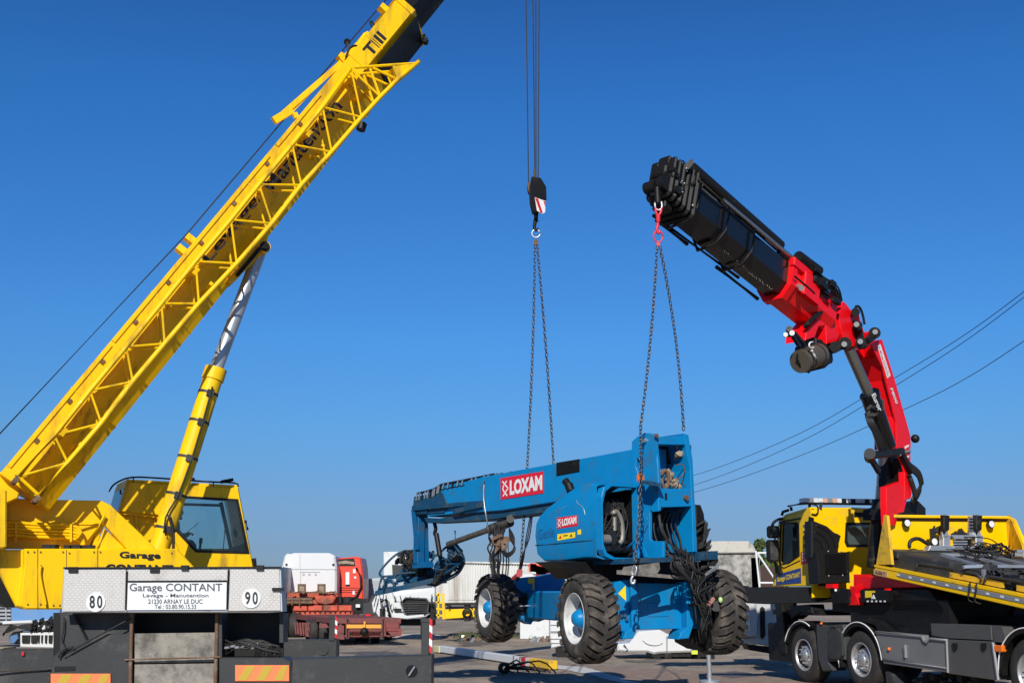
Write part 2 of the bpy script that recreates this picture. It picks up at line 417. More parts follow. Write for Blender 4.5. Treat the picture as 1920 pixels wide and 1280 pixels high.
mb = MB(); mb.add([(-900, -60, 0), (900, -60, 0), (900, 1800, 0), (-900, 1800, 0)], [(0, 1, 2, 3)]); g = mb.build('ground', GND); g['kind'] = 'structure'
PALE = mk('pale worn concrete', (.62, .56, .47), .9, 0, .15, 1.5, (.24, .21, .18), .4, 2.5, bump=.2)
BRN = mk('reddish brown soil dust', (.24, .17, .13), .95, 0, .25, 2.5, (.36, .29, .23), .35, 3, bump=.2)
LINE = mk('worn white road paint', (.62, .61, .58), .8, 0, .1, 4, (.25, .22, .19), .35, 5)
o = sheet('pale_ground_patch', [(735, 1188), (800, 1186), (850, 1193), (845, 1197), (740, 1200)], .004, PALE, .5, 2.5); o['kind'] = 'structure'
o = sheet('soil_strip', [(1010, 1236), (1100, 1246), (1330, 1258), (1560, 1268), (1560, 1330), (1290, 1290), (1190, 1275), (1040, 1247)], .004, BRN, .12, .5); o['kind'] = 'structure'
o = sheet('painted_line', [(1034, 1245), (1100, 1250), (1200, 1281), (1250, 1300), (1235, 1302), (1180, 1283), (1100, 1262), (1034, 1250)], .008, LINE, .05, .25); o['kind'] = 'structure'

OIL = mk('oil stained asphalt', (.10, .085, .07), .6, 0, .35, 3, (.17, .14, .12), .4, 4, bump=.2)
for pl_ in ([(860, 1203), (905, 1200), (930, 1206), (880, 1212)], [(1340, 1262), (1400, 1258), (1420, 1266), (1370, 1272)], [(640, 1222), (720, 1219), (760, 1226), (690, 1231)], [(1060, 1270), (1100, 1268), (1120, 1276), (1080, 1280)], [(1180, 1236), (1230, 1234), (1240, 1240), (1195, 1243)]):
    o = sheet('oil_stain', pl_, .0055, OIL, .25, .35); o['kind'] = 'structure'
mb = MB()
for k in range(2600):
    p = V((R.uniform(-7, 12), R.uniform(22, 60), 0)); r_ = R.uniform(.006, .022); a = R.uniform(0, 6)
    q_ = [p + V((math.cos(a + i * 2.1) * r_, math.sin(a + i * 2.1) * r_, 0)) for i in range(3)]; t_ = p + V((0, 0, r_ * .9)); mb.add(q_ + [t_], [(0, 1, 3), (1, 2, 3), (2, 0, 3)])
o = mb.build('loose_gravel', mk('gravel stone', (.22, .19, .155), .9, 0, .3, 5)); o['kind'] = 'stuff'
# ================================================================ YELLOW MOBILE CRANE
BD = V((.891, .454, 0)).normalized(); BN = V((BD.y, -BD.x, 0))       # boom heading, and its side that faces us
HK = V((.45, 20.4, 0)); BP = Pl(HK, BN)
crane = thing('mobile_crane', 'big yellow telescopic mobile crane with a lattice jib along its boom, at the left', 'mobile crane', (-5.0, 16.5, 0))
# --- carrier rear
Yc = 13.9; CP = ypl(Yc)
CDr = V((-.235, .972, 0)).normalized(); CLr = V((-CDr.y, CDr.x, 0))
mb = MB(); mb.box(V((-4.12, Yc + .45, 1.1)) + CDr * 4.2, CDr, CLr, (0, 0, 1), 4.1, 1.0, .22); mb.box(V((-4.12, Yc + .45, .7)) + CDr * 4.2, CDr, CLr, (0, 0, 1), 4.1, .6, .2)
mb.slab(CP, [(101, 1149), (250, 1149), (250, 1330), (95, 1330), (96, 1262), (99, 1232), (113, 1218), (113, 1180), (113, 1149)], .06, -.03)
mb.slab(CP, [(113, 1152), (138, 1152), (162, 1200), (186, 1188), (246, 1187), (248, 1330), (95, 1330), (95, 1262), (100, 1232), (112, 1219)], .10, .07, c=.008)
mb.slab(CP, [(410, 1232), (532, 1232), (546, 1240), (546, 1330), (410, 1330)], .35, .10, c=.012)
mb.slab(CP, [(407, 1149), (416, 1149), (416, 1232), (407, 1232)], .3, .06)
mb.slab(CP, [(524, 1149), (531, 1149), (531, 1204), (524, 1204)], .3, .06)
cf = mb.build('rear_frame', GRYF, crane)
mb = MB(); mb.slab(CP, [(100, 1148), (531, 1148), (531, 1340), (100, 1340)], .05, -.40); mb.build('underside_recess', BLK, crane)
mb = MB(); mb.slab(CP, [(252, 1187), (404, 1185), (404, 1240), (252, 1243)], .03, .04, c=.006); mb.slab(CP, [(252, 1245), (404, 1243), (406, 1330), (250, 1330)], .03, .04, c=.006); split(mb, 'weathered_plate', CLAD, crane)
mb = MB()
for x0, x1 in ((247, 243), (407, 403)): mb.cyl(CP.at(x0, 1150, .07), CP.at(x1, 1330, .07), .022, n=8)
mb.cyl(CP.at(234, 1236, .1), CP.at(414, 1231, .1), .010, n=6)
split(mb, 'hinge_bar', RST, crane)
mb = MB(); mb.pipe([CP.at(x, y, .12) for x, y in ((120, 1156), (119, 1180), (116, 1200), (122, 1215), (114, 1225))], .009, sub=4)
mb.pipe([CP.at(x, y, .12) for x, y in ((110, 1232), (114, 1222), (124, 1214), (138, 1212))], .012, sub=4)
mb.pipe([CP.at(x, y, .13) for x, y in ((118, 1228), (150, 1210), (190, 1188), (246, 1158))], .010, sub=2)
mb.build('rear_hose', RUB, crane)
mb = MB(); mb.slab(CP, [(102, 1249), (141, 1248), (141, 1256), (102, 1258)], .02, .078); mb.build('step_slot', BLK, crane)
mb = MB()
for k in range(15):
    y = 1198 + k * 2.0 + R.uniform(-2, 2); e_ = R.uniform(470, 526)
    mb.pipe([CP.at(416 + R.uniform(-2, 8), y + R.uniform(-4, 5), -.1), CP.at(434 + R.uniform(-6, 6), y + R.uniform(-5, 5), .0), CP.at(458 + R.uniform(-8, 8), 1203 + R.uniform(-6, 14), .06), CP.at(min(e_, 500) - 6, 1206 + R.uniform(-7, 12), .05), CP.at(e_, 1214 + R.uniform(-6, 10), .03), CP.at(e_ + R.uniform(-6, 3), 1231, 0)], R.choice((.007, .010, .013)), sub=4)
mb.build('hydraulic_hose', RUB, crane)
mb = MB().mat(0)
for k in range(7):
    x = 424 + k * 9 + R.uniform(-2, 2); y = R.uniform(1200, 1216); mb.cyl(CP.at(x, y, .04), CP.at(x + 8, y - 1, .06), .016, n=8)
split(mb, 'hose_coupling', SLV, crane)
# --- silver locker boxes with the writing
def board(x0, y0, x1, y1): return [(x0, y0), (x1, y0), (x1, y1), (x0, y1)]
mb = MB(); mb.slab(CP, [(119, 1063), (527, 1063), (530, 1146), (115, 1148)], .25, .30, c=.006); tb = mb.build('rear_locker', ALU, crane)
mb = MB(); mb.slab(CP, [(121, 1066), (236, 1066), (234, 1145), (117, 1146)], .012, .315, c=.004); tl = mb.build('locker_door', CHK, crane, label='left tread plate locker door marked 80')
mb = MB(); mb.slab(CP, [(431, 1066), (524, 1066), (526, 1144), (428, 1145)], .012, .315, c=.004); tr = mb.build('locker_door', CHK, crane, label='right tread plate locker door marked 90')
mb = MB(); mb.slab(CP, [(239, 1067), (427, 1067), (426, 1089), (238, 1089)], .012, .314, c=.003); mb.build('top_flap', CHK, crane)
mb = MB()
for a, b in (((238, 1070), (236, 1143)), ((429, 1068), (426, 1142)), ((119, 1064), (528, 1063)), ((240, 1089.5), (425, 1088.5))): mb.cyl(CP.at(*a, .33), CP.at(*b, .33), .010, n=6)
mb.build('door_seal', BLK, crane)
mb = MB()
for x in (346, 487): mb.slab(CP, board(x - 7, 1059, x + 7, 1068), .05, .35)
for x in (137, 290): mb.slab(CP, board(x - 9, 1062, x + 9, 1073), .02, .335)
mb.slab(CP, board(510, 1101, 532, 1107), .03, .345)
split(mb, 'latch', [BLK], crane)
mb = MB(); mb.slab(CP, [(240, 1090), (425, 1090), (424, 1142), (238, 1143)], .008, .325); nb = mb.build('name_board', SGN, crane)
def ctext(t, x0, x1, yb, yt, off, par, m, bold=0.0, pl=None, name='lettering', dy=0.0):
    pl = pl or CP; mb = MB(); text(mb, t, pl.at(x0, yb, off), pl.at(x1, yb + dy, off), pl.at(x0, yt, off), bold); return mb.build(name, m, par)
ctext('Garage CONTANT', 243, 417, 1112, 1093, .326, nb, TXG, .012)
ctext('Levage - Manutention', 268, 391, 1121, 1112, .326, nb, TXG, .012)
ctext('21230 ARNAY LE DUC', 278, 380, 1131, 1122.5, .326, nb, TXG, .012)
ctext('Tel : 03.80.90.15.33', 290, 368, 1140.5, 1132.5, .326, nb, TXG, .012)
for t, cx, cy, par in (('80', 180, 1128, tl), ('90', 471.5, 1121, tr)):
    c = CP.at(cx, cy, .318); mb = MB(); mb.cyl(c, c + V((0, -.012, 0)), .108, n=32); dk = mb.build('speed_disc', SGN, par)
    mb = MB()
    for i, ch in enumerate(t):
        xx = cx - 13 + i * 14; text(mb, ch, CP.at(xx + 1, cy + 11.5, .332), CP.at(xx + 11, cy + 11.5, .332), CP.at(xx + 1, cy - 12.5, .332), .02)
    mb.build('digits', TXT, dk)
def chevron(x0, y0, x1, y1, off, name='reflective_plate', n=6):
    mb = MB(); mb.slab(CP, board(x0, y0, x1, y1), .012, off)
    mb.mat(1); w = (x1 - x0) / n
    for k in range(0, n, 2):
        a = x0 + 2 + w * (k + .2); s_ = w * .9; m2 = 1.8
        q = [(a + s_, y0 + m2), (min(a + s_ + w, x1 - 2), y0 + m2), (min(a + w, x1 - 2), y1 - m2), (a, y1 - m2)]
        mb.slab(CP, q, .004, off + .004)
    return mb.build(name, [REFL_O, REFL_Y], crane)
chevron(441, 1246, 542, 1276, .12); chevron(95, 1262, 207, 1292, .09)
# --- outriggers
mb = MB()
def beamX(x0, y0, x1, y1, hh, Y, dep=.30):
    a = P(x0, y0, Y); b = P(x1, y1, Y); up = V((0, 0, 1))
    mb.prism([a, b, b - up * hh, a - up * hh], V((0, dep, 0)), (), .012)
beamX(547, 1234, 811, 1227, .34, 13.72)
a = P(772, 1257, 13.72); mb.cyl(a + V((0, -.004, 0)), a + V((0, .03, 0)), .075, n=20)
ob = mb.build('outrigger_beam', GRYF, crane, label='long near outrigger beam reaching right')
mb = MB(); mb.cyl(a + V((0, -.010, 0)), a + V((0, -.002, 0)), .066, n=20); mb.mat(1).cyl(a + V((-.03, -.03, -.05)), a + V((.035, -.03, .05)), .01, n=6); mb.build('cable_port', [BLK2, ALU], ob)
mb = MB(); beamX(500, 1199, 632, 1198, .40, 19.3); a = P(606, 1217, 19.3); mb.cyl(a + V((0, -.02, 0)), a, .085, n=18); ob2 = mb.build('outrigger_beam', GRYF, crane, label='short far outrigger beam on the right side')
mb = MB(); beamX(-60, 1262, 97, 1255, .40, 13.9); mb.build('outrigger_beam', GRYF, crane, label='near outrigger beam on the left side')
mb = MB(); beamX(-60, 1217, 112, 1216, .34, 15.0); mb.build('outrigger_beam', GRYF, crane, label='far outrigger beam on the left side')
mb = MB(); mb.pipe([P(-20, 1264, 13.88), P(97, 1254, 13.88)], .014); mb.build('lit_beam_edge', SLV, crane)  # silver line put in as the sunlit top edge of the beam
mb = MB(); mb.slab(ypl(14.98), board(40, 1221, 45, 1228), .01, .01); mb.build('red_marker', REFL_R, crane)
def jack(x0, y0, x1, y1, Y, par):
    a = P(x0, y0, Y); b = P(x1, y1, Y); w = (b.x - a.x)
    mb = MB(); mb.wbox(a.x, b.x - w * .1, Y - .02, Y + .2, b.z - .02, a.z, .008); mb.wbox(a.x - .01, b.x - w * .1 + .01, Y - .03, Y + .21, a.z - .03, a.z + .01)
    j = mb.build('jack_post', GRYF, par)
    mb = MB(); n = 5; h = (a.z - b.z - .02) / n
    for k in range(n):
        mb.mat(k % 2); z0 = b.z + .01 + k * h; x_0 = b.x - w * .08; x_1 = b.x + w * .26
        mb.prism([(x_0, Y - .035, z0 + h * .35), (x_1, Y - .035, z0), (x_1, Y - .035, z0 + h), (x_0, Y - .035, z0 + h * 1.35)], (0, .01, 0))
    mb.build('reflective_strip', [REFL_R, REFL_W], j)
    mb = MB(); zb = b.z - .36; c = V(((a.x + b.x) / 2, Y + .1, 0)); mb.cyl(c + V((0, 0, zb)), c + V((0, 0, .08)), .06, n=12); mb.cyl(c + V((0, 0, .08)), c + V((0, 0, .02)), .2, n=16); mb.build('jack_foot', ALU, j)
jack(791, 1160, 806, 1227, 13.85, ob); jack(618, 1155, 629, 1198, 19.3, ob2)
# --- wheels of the carrier (mostly behind the frame)
def road_wheel(c, ax, Rr, w, par, mt=TYR2, rim=ALU):
    ax = V(ax).normalized(); c = V(c)
    mb = MB(); mb.lathe(c, ax, [(-.0, Rr * .57), (w * .02, Rr * .62), (w * .03, Rr * .80), (-w * .06, Rr * .95), (-w * .16, Rr), (-w * .82, Rr), (-w * .95, Rr * .94), (-w, Rr * .8), (-w, Rr * .57)], 40)
    for k in range(4): mb.lathe(c, ax, [(-w * (.27 + .14 * k), Rr * 1.004), (-w * (.30 + .14 * k), Rr * 1.004)], 40)
    t = mb.build('wheel', mt, par)
    mb = MB(); mb.lathe(c, ax, [(-w * .03, Rr * .60), (w * .04, Rr * .575), (w * .03, Rr * .55), (-w * .12, Rr * .52), (-w * .34, Rr * .50), (-w * .38, Rr * .44), (-w * .12, Rr * .36), (-w * .06, Rr * .28), (-w * .10, Rr * .22), (-w * .02, Rr * .20), (w * .04, Rr * .14), (w * .06, 0)], 36)
    r_ = mb.build('rim', rim, t)
    x, y, d = frame(ax); mb = MB()
    for k in range(10):
        a = 2 * math.pi * k / 10; e = x * math.cos(a) + y * math.sin(a); mb.cyl(c + e * Rr * .31 - ax * w * .08, c + e * Rr * .31 + ax * w * .02, Rr * .022, n=6)
    mb.mat(1)
    for k in range(12):
        a = 2 * math.pi * (k + .5) / 12; e = x * math.cos(a) + y * math.sin(a); mb.cyl(c + e * Rr * .425 - ax * w * .33, c + e * Rr * .425 - ax * w * .24, Rr * .036, n=8)
    mb.build('wheel_nuts', [SLV, BLK], t)
    return t
for yy in (16.2, 17.8, 20.5, 22.2):
    cw_ = V((-4.12, Yc + .45, .56)) + CDr * (yy - Yc); road_wheel(cw_ - CLr * 1.1, -CLr, .56, .4, crane); road_wheel(cw_ + CLr * 1.1, CLr, .56, .4, crane)
# --- superstructure (turned to the right, heading like the boom)
def sp(poly, th, off, c=.01, holes=()): return MB().slab(BP, poly, th, off, holes, c)
mb = sp([(8, 932), (60, 936), (190, 938), (210, 948), (196, 985), (188, 1002), (182, 1028), (6, 1028)], .12, -.12)
mb.slab(BP, [(14, 974), (190, 981), (190, 984), (14, 977)], .05, -.10)
tf = mb.build('turntable_frame', YEL, crane)
mb = sp([(191, 978), (209, 948), (277, 1012), (294, 1030), (240, 1030), (234, 1024)], .12, .52)
mb.build('frame_strut', YEL, tf)
mb = sp([(178, 1030), (196, 990), (236, 1028)], .05, .44); mb.build('gusset_plate', YEL, tf)
mb = sp([(46, 1028), (333, 1028), (366, 1064), (366, 1142), (48, 1142), (36, 1136), (46, 1060)], .9, .75, .02); eb = mb.build('engine_housing', YEL, crane)
mb = MB(); mb.slab(BP, board(70, 1028, 71.2, 1140), .01, .756); mb.slab(BP, board(124, 1030, 125, 1140), .01, .756); mb.slab(BP, board(182.5, 1029, 183.6, 1062), .01, .756); mb.build('panel_seam', RST, eb)
mb = MB()
for x_, y_ in ((52, 1034), (64, 1034), (76, 1034), (118, 1034), (130, 1036), (176, 1034), (188, 1034), (322, 1036), (52, 1132), (76, 1132), (100, 1134), (112, 1134)): mb.cyl(BP.at(x_, y_, .75), BP.at(x_, y_, .765), .012, n=6)
split(mb, 'panel_bolt', RST, eb)
mb = MB(); mb.pipe([BP.at(x, y, .79) for x, y in ((77, 1059), (75, 1075), (79, 1100), (84, 1122), (86, 1134))], .016, sub=4); mb.build('grab_handle', YEL, eb)
ctext('Garage', 224, 301, 1049, 1033, .757, eb, TXT, .03, BP, dy=1.5); ctext('CONTANT', 198, 325, 1073, 1056.5, .757, eb, TXT, .035, BP, dy=1.5)
mb = sp([(-120, 905), (0, 918), (10, 930), (10, 1030), (46, 1030), (46, 1100), (36, 1137), (30, 1137), (0, 1078), (-120, 1000)], 1.6, .6, .02); mb.build('counterweight', YEL, crane)
mb = sp([(-60, 918), (13, 918), (13, 1025), (7, 1028), (-60, 1028)], .3, .95, .02); mb.build('tank', YEL, crane)
mb = sp([(0, 1078), (34, 1137), (14, 1139), (-60, 1100), (-60, 1060)], 1.2, .5, .0); mb.build('counterweight_foot', BLK, crane)
mb = MB()
for k in range(5):
    y = 982 + k * 6
    mb.pipe([BP.at(8, y - 2, 0), BP.at(30, y - 3, .02), BP.at(60, y, 0), BP.at(105, y + 1, 0), BP.at(135, y + 3, 0), BP.at(150, y + 12 - k, 0), BP.at(158 - k, 1024, 0)], .018 if k % 2 else .026, sub=4)
for x in (30, 133): mb.slab(BP, board(x - 2, 978, x + 2, 1016), .02, .05)
mb.build('hydraulic_pipe', YEL, crane)
mb = MB()
for k in range(14): x = R.uniform(70, 175); mb.box(BP.at(x, 1025, .5 + R.uniform(-.2, .15)), (1, 0, 0), (0, 0, 1), (0, 1, 0), R.uniform(.03, .09), R.uniform(.015, .035), .05)
split(mb, 'valve_block', BLK, crane)
mb = MB(); mb.pipe([BP.at(x, y, .58) for x, y in ((170, 1022), (190, 978), (196, 965))], .02); mb.build('brace_rod', YEL, crane)
# --- operator's cab on the far side of the boom
CB = -.92
body = [(238, 903), (447, 914), (470, 1036), (475, 1064), (350, 1064), (332, 1022), (296, 965), (223, 958)]
win = [(338, 930.5), (445, 937), (465.5, 1035.5), (368, 1033), (322, 985.5)]
cab = MB().slab(BP, body, .05, CB, [win], .012); cab.slab(BP, body, .05, CB - 1.05, [[(342, 933), (443, 940), (458, 1028), (368, 1028), (330, 985)]])
def strip(i, j, mb, pts, th=.04):
    a0, a1 = BP.at(*pts[i], CB - .05), BP.at(*pts[j], CB - .05); n = -BN * 1.0
    mb.prism([a0, a1, a1 + n, a0 + n], (a1 - a0).cross(n).normalized() * th)
for i, j in ((0, 1), (4, 5), (5, 6), (6, 7), (3, 4)): strip(i, j, cab, body)
cab = cab.build('operator_cab', YEL, crane)
b0, b1 = BP.at(223, 958, CB), BP.at(238, 903, CB); nb_ = -BN * 1.09
mb = MB(); u1 = b0.lerp(b1, .04); u2 = b0.lerp(b1, .80)
mb.prism([b0, b1, b1 + nb_, b0 + nb_], BD * .03, [[u1 + nb_ * .08, u2 + nb_ * .08, u2 + nb_ * .9, u1 + nb_ * .9]]); mb.build('rear_wall', YEL, cab)
mb = MB(); mb.prism([u1 + nb_ * .07 - BD * .01, u2 + nb_ * .07 - BD * .01, u2 + nb_ * .91 - BD * .01, u1 + nb_ * .91 - BD * .01], BD * .006); mb.build('rear_window', GLD, cab)
mb = MB().slab(BP, win, .006, CB - .012); mb.build('side_window', GLS, cab)
mb = MB().slab(BP, [(342, 933), (443, 940), (458, 1028), (368, 1028), (330, 985)], .006, CB - 1.07); mb.build('far_window', GLS, cab)
mb = MB(); w_in = [(341, 933.5), (443.2, 939), (462.5, 1033), (369, 1030.5), (325, 985.5)]
mb.slab(BP, [(336, 928.5), (446.5, 935), (468, 1037.5), (367, 1035), (320, 985.5)], .015, CB + .012, [w_in]); mb.build('window_gasket', BLK, cab)
mb = MB()
fa, fb = BP.at(447, 914, CB), BP.at(470, 1036, CB); mb.prism([fa, fb, fb - BN * 1.05, fa - BN * 1.05], -BD * .01); mb.build('windscreen', GLS, cab)
mb = MB(); mb.bar(BP.at(414, 941, CB - .06), BP.at(434, 1032, CB - .06), .05, .05, BN); mb.bar(BP.at(426, 938, CB - .98), BP.at(443, 1030, CB - .98), .06, .06, BN); mb.bar(BP.at(344, 945, CB - .06), BP.at(414, 947, CB - .06), .045, .04, BN); split(mb, 'door_pillar', GRYF, cab)
mb = MB(); c = BP.at(449, 997, CB - .7); mb.cyl(c, c + BN * .02, .11, n=18); mb.build('inside_mirror', BLK, cab)
mb = MB(); mb.bar(BP.at(374, 1034, CB - .4), BP.at(377, 1010, CB - .4), .03, .03); mb.cyl(BP.at(376, 1018, CB - .4), BP.at(377, 1008, CB - .4), .028, n=8)
mb.bar(BP.at(418, 1036, CB - .5), BP.at(422, 990, CB - .5), .012, .012); mb.bar(BP.at(352, 996, CB - .4), BP.at(373, 979, CB - .4), .008, .008); split(mb, 'control_lever', BLK, cab)
mb = MB(); mb.bar(BP.at(425, 1036, CB - .5), BP.at(448, 1027, CB - .5), .4, .08, BN); mb.build('dashboard', BLK, cab)
mb = MB(); mb.bar(BP.at(318, 1030, CB - .5), BP.at(322, 962, CB - .5), .42, .12, BN, .03); mb.bar(BP.at(316, 1030, CB - .5), BP.at(350, 1028, CB - .5), .45, .12, BN, .03); mb.build('seat', BLK, cab)
mb = MB(); T = lambda x, y, o=0: BP.at(x, y, CB + o)
for o in (-.05, -.95): mb.pipe([T(205, 920, o), T(216, 906, o), T(246, 894.5, o), T(300, 896, o), T(380, 902, o), T(440, 905, o), T(446, 912, o)], .014, sub=3)
for x, y in ((250, 903), (330, 908), (400, 911)): mb.pipe([T(x, y, -.05), T(x, y - 7, -.05)], .012)
for x, y in ((205, 920),): mb.pipe([T(x, y, -.05), T(x, y, -.95)], .014)
mb.build('roof_rail', BLK, cab)
mb = MB(); mb.bar(T(415, 903, -.2), T(436, 899, -.2), .14, .05, BN, .01); mb.bar(T(359, 899, -.3), T(364, 898, -.3), .1, .05, BN); split(mb, 'work_lamp', BLK, cab)
mb = MB(); mb.pipe([T(460, 975, .05), T(464.5, 993, .05)], .02); mb.bar(T(476, 1046, 0), T(478, 1066, 0), .08, .05, BN); mb.build('cab_handle', BLK, cab)
mb = MB().slab(BP, [(226, 958), (300, 962), (360, 1064), (226, 1064)], .9, CB - .15, (), .01); mb.slab(BP, [(253, 963), (255, 1000), (260, 1000), (257, 963)], .04, CB - .1); mb.build('hydraulic_cabinet', YEL, crane)
# --- operator (seated, seen through the side window)
def person_seated():
    mb = MB(); q = lambda x, y, o=0: BP.at(x, y, CB - .5 + o)
    hip = q(322, 1022); ch = q(324, 985); nk = q(327, 968)
    mb.pipe([hip, q(321, 1005), ch, q(325, 973), nk], .17, 12, 3, .06)
    mb.pipe([hip + BN * .1, q(350, 1019, .1), q(360, 1022, .1), q(362, 1045, .1)], .085, 10, 3, .05); mb.pipe([hip - BN * .1, q(350, 1020, -.1), q(361, 1023, -.1), q(363, 1045, -.1)], .085, 10, 3, .05)
    for s_ in (.2, -.2):
        mb.pipe([q(324, 978, s_ * .6), q(325, 983, s_), q(331, 1001, s_), q(346, 1004, s_ * .9), q(353, 1000, s_ * .8)], .06, 10, 3, .035)
    o = mb.build('person', CLO); o['label'] = 'operator in dark clothes sitting behind the controls in the yellow crane cab'; o['category'] = 'person'
    mb = MB(); c = q(331.5, 959.5); mb.ball(c, .1, 1, 1, 1.25, 16); mb.cyl(nk, c, .05, n=10); f = c + BD * .09
    mb.ball(f + V((0, 0, -.005)), .022, 1, .7, 1.1, 8); mb.ball(c - V((0, 0, .10)) + BD * .06, .04, 1, .9, .6, 8)
    for s_ in (.03, -.03): mb.ball(f + BN * s_ + V((0, 0, .03)) - BD * .012, .012, n=6)
    for s_ in (.1, -.1): mb.ball(c + BN * s_, .025, .6, .4, 1, 6)
    for s_ in (.16, -.16):
        h = q(354, 999.5, s_); mb.ball(h, .04, 1.1, .8, .6, 8)
        for k in range(4): mb.pipe([h + BN * (.024 - .016 * k), h + BN * (.024 - .016 * k) + BD * .05, h + BN * (.024 - .016 * k) + BD * (.07 - .004 * k) - V((0, 0, .03))], .009, 6)
        mb.pipe([h + BN * .03, h + BN * .05 + BD * .03], .010, 6)
    mb.build('head', SKIN, o)
    mb = MB(); mb.ball(c + V((0, 0, .035)) - BD * .02, .108, 1, 1, 1.05, 14); mb.build('hair', BLK, o)
person_seated()
# --- main boom
WB = .50
UB = (BP.at(742, 0, WB) - BP.at(0, 887, WB)).normalized(); A0 = BP.at(0, 887, WB) - BN * WB
UU = BN.cross(UB); UU = UU if UU.z > 0 else -UU
def bpt(s_, o, h): return A0 + UB * s_ + BN * o + UU * h        # along the boom, sideways, down from its top edge
def bsec(mb, s0, s1, w, top, bot, vz):
    prof = [(w, -top), (w, -vz), (w * .88, -vz - (bot - vz) * .10), (w * .46, -vz - (bot - vz) * .50), (w * .16, -vz - (bot - vz) * .84), (0.02, -bot)]
    prof = prof + [(-a, b) for a, b in prof[::-1]]
    n = len(prof); mb.add([bpt(s0, *p) for p in prof] + [bpt(s1, *p) for p in prof], [(i, (i + 1) % n, n + (i + 1) % n, n + i) for i in range(n)] + [tuple(range(n))[::-1], tuple(range(n, 2 * n))])
def s_at(px, py, off=.50): return (BP.at(px, py, off) - A0).dot(UB)
sB0 = s_at(0, 887); sE = s_at(752, 0); sMid = s_at(655, 104)
mb = MB(); bsec(mb, sB0, sE, WB, 0, .84, .34); mb.slab(BP, [(-80, 905), (4, 884), (44, 902), (34, 934), (-80, 985)], .3, .3, (), .02); boom = mb.build('main_boom', YEL, crane)
mb = MB(); bsec(mb, sMid + .3, sE - .02, WB + .006, .44, .85, .45); mb.build('boom_belly_paint', BLK, boom)
mb = MB(); bsec(mb, sE - .08, sE + .03, .515, -.03, .87, .36); mb.build('boom_collar', YEL, boom)
mb = MB()
for k in range(12): mb.ball(bpt(sE - .03 + R.uniform(-.1, .05), R.uniform(.0, .25), -R.uniform(.72, .90)), R.uniform(.03, .05), n=6)
split(mb, 'collar_bolt', BLK, boom)
tipz = ((HK.x - A0.x + UU.x * .9) / UB.x) + .1
mb = MB(); bsec(mb, sE, sE + 3.0, .36, .06, .66, .30); bsec(mb, sE + 2.8, tipz, .31, .08, .62, .28); mb.build('telescoping_section', BLK, boom)
mb = MB(); mb.box(bpt(tipz - .1, 0, -.5), UB, BN, UU, .25, .35, .5, .05); mb.build('boom_head', YEL, boom)
mb = MB(); 
for (x, y), (x2, y2) in (((60, 905), (250, 678)), ((255, 672), (545, 325)), ((560, 308), (640, 212))):
    s0, s1 = s_at(x, y), s_at(x2, y2); mb.box((bpt(s0, WB + .01, -.03) + bpt(s1, WB + .01, -.03)) / 2, UB, UU, BN, (s1 - s0) / 2, .03, .012)
split(mb, 'rub_rail', YEL, boom)
mb = MB()
for x, y in ((366, 441), (349, 461), (650, 95), (735, 8)):
    s_ = s_at(x, y); mb.box(bpt(s_, .2, .06), UB, UU, BN, .05, .08, .08)
split(mb, 'rope_guide', YEL, boom)
mb = MB()
for x_, y_ in ((150, 740), (300, 560), (470, 350), (690, 70)):
    s_ = s_at(x_, y_); bsec(mb, s_, s_ + .025, WB + .008, -.006, .85, .35)
split(mb, 'weld_band', YEL, boom)
mb = MB()
for k in range(9): s_ = s_at(60 + 62 * k, 820 - 74 * k); mb.box(bpt(s_, WB + .01, -.10), UB, UU, BN, .035, .02, .015)
split(mb, 'lubrication_block', RST, boom)
# lettering on the flank
def btext(t, x0, y0, x1, y1, h, bold=.02):
    a = BP.at(x0, y0, WB + .003); b = BP.at(x1, y1, WB + .003); d = (b - a); d = UB * d.dot(UB)
    mb = MB(); text(mb, t, a, a + d, a + UU * h, bold, .003); mb.build('boom_lettering', TXT, boom)
btext('Levage', 398, 499, 496, 381, .23, .018); btext('Manutention', 512, 362, 645, 203, .23, .018)
btext('TIII', 696, 108, 729, 76, .20, .03)
# luffing cylinder
c0 = BP.at(296, 1036, .0); c1 = BP.at(404, 694, 0); c2 = BP.at(488, 470, 0); d = (c1 - c0).normalized()
mb = MB(); mb.cyl(c0 - d * .2, c1, .15, n=24); mb.cyl(c1 - d * .16, c1 + d * .03, .17, n=24); lc = mb.build('luffing_cylinder', YEL, crane)
mb = MB()
for t_ in (.12, .3, .5, .7, .86): p_ = c0.lerp(c1, t_); mb.cyl(p_, p_ + d * .04, .156, n=24); mb.box(p_ + BN * .16, d, BN, d.cross(BN), .05, .03, .05)
split(mb, 'hose_clamp', GRYF, lc)
mb = MB(); mb.cyl(c1, c2, .105, n=24); mb.build('piston_rod', CHR, lc)
mb = MB(); bx = (d.cross(BN)).normalized()
mb.pipe([c0 + d * .25 + BN * .2, c0 + d * .5 + BN * .2 - bx * .08, c0 + d * .9 + BN * .19, c0 + d * 1.6 + BN * .18 + bx * .03, c1 - d * .3 + BN * .19], .014, sub=3)
mb.pipe([c0 - d * .05 + BN * .19 + bx * .2, c0 + d * .3 + BN * .2 + bx * .1, c0 + d * .55 + BN * .2 - bx * .05], .022, sub=4)
mb.build('cylinder_hose', RUB, lc)
mb = MB(); mb.slab(BP, [(424, 528), (470, 470), (506, 427), (498, 470), (476, 492), (455, 512), (440, 528)], .36, .18, (), .01); mb.cyl(c2 + BN * .26, c2 - BN * .26, .10, n=18); mb.build('cylinder_bracket', YEL, boom)
mb = MB()
for k in range(8): mb.box(BP.at(448 + k * 5, 512 - k * 6, .22), UB, UU, BN, .05, .03, .05)
mb.cyl(c2 + BN * .28, c2 + BN * .2, .08, n=14); split(mb, 'bracket_bolt', BLK, boom)
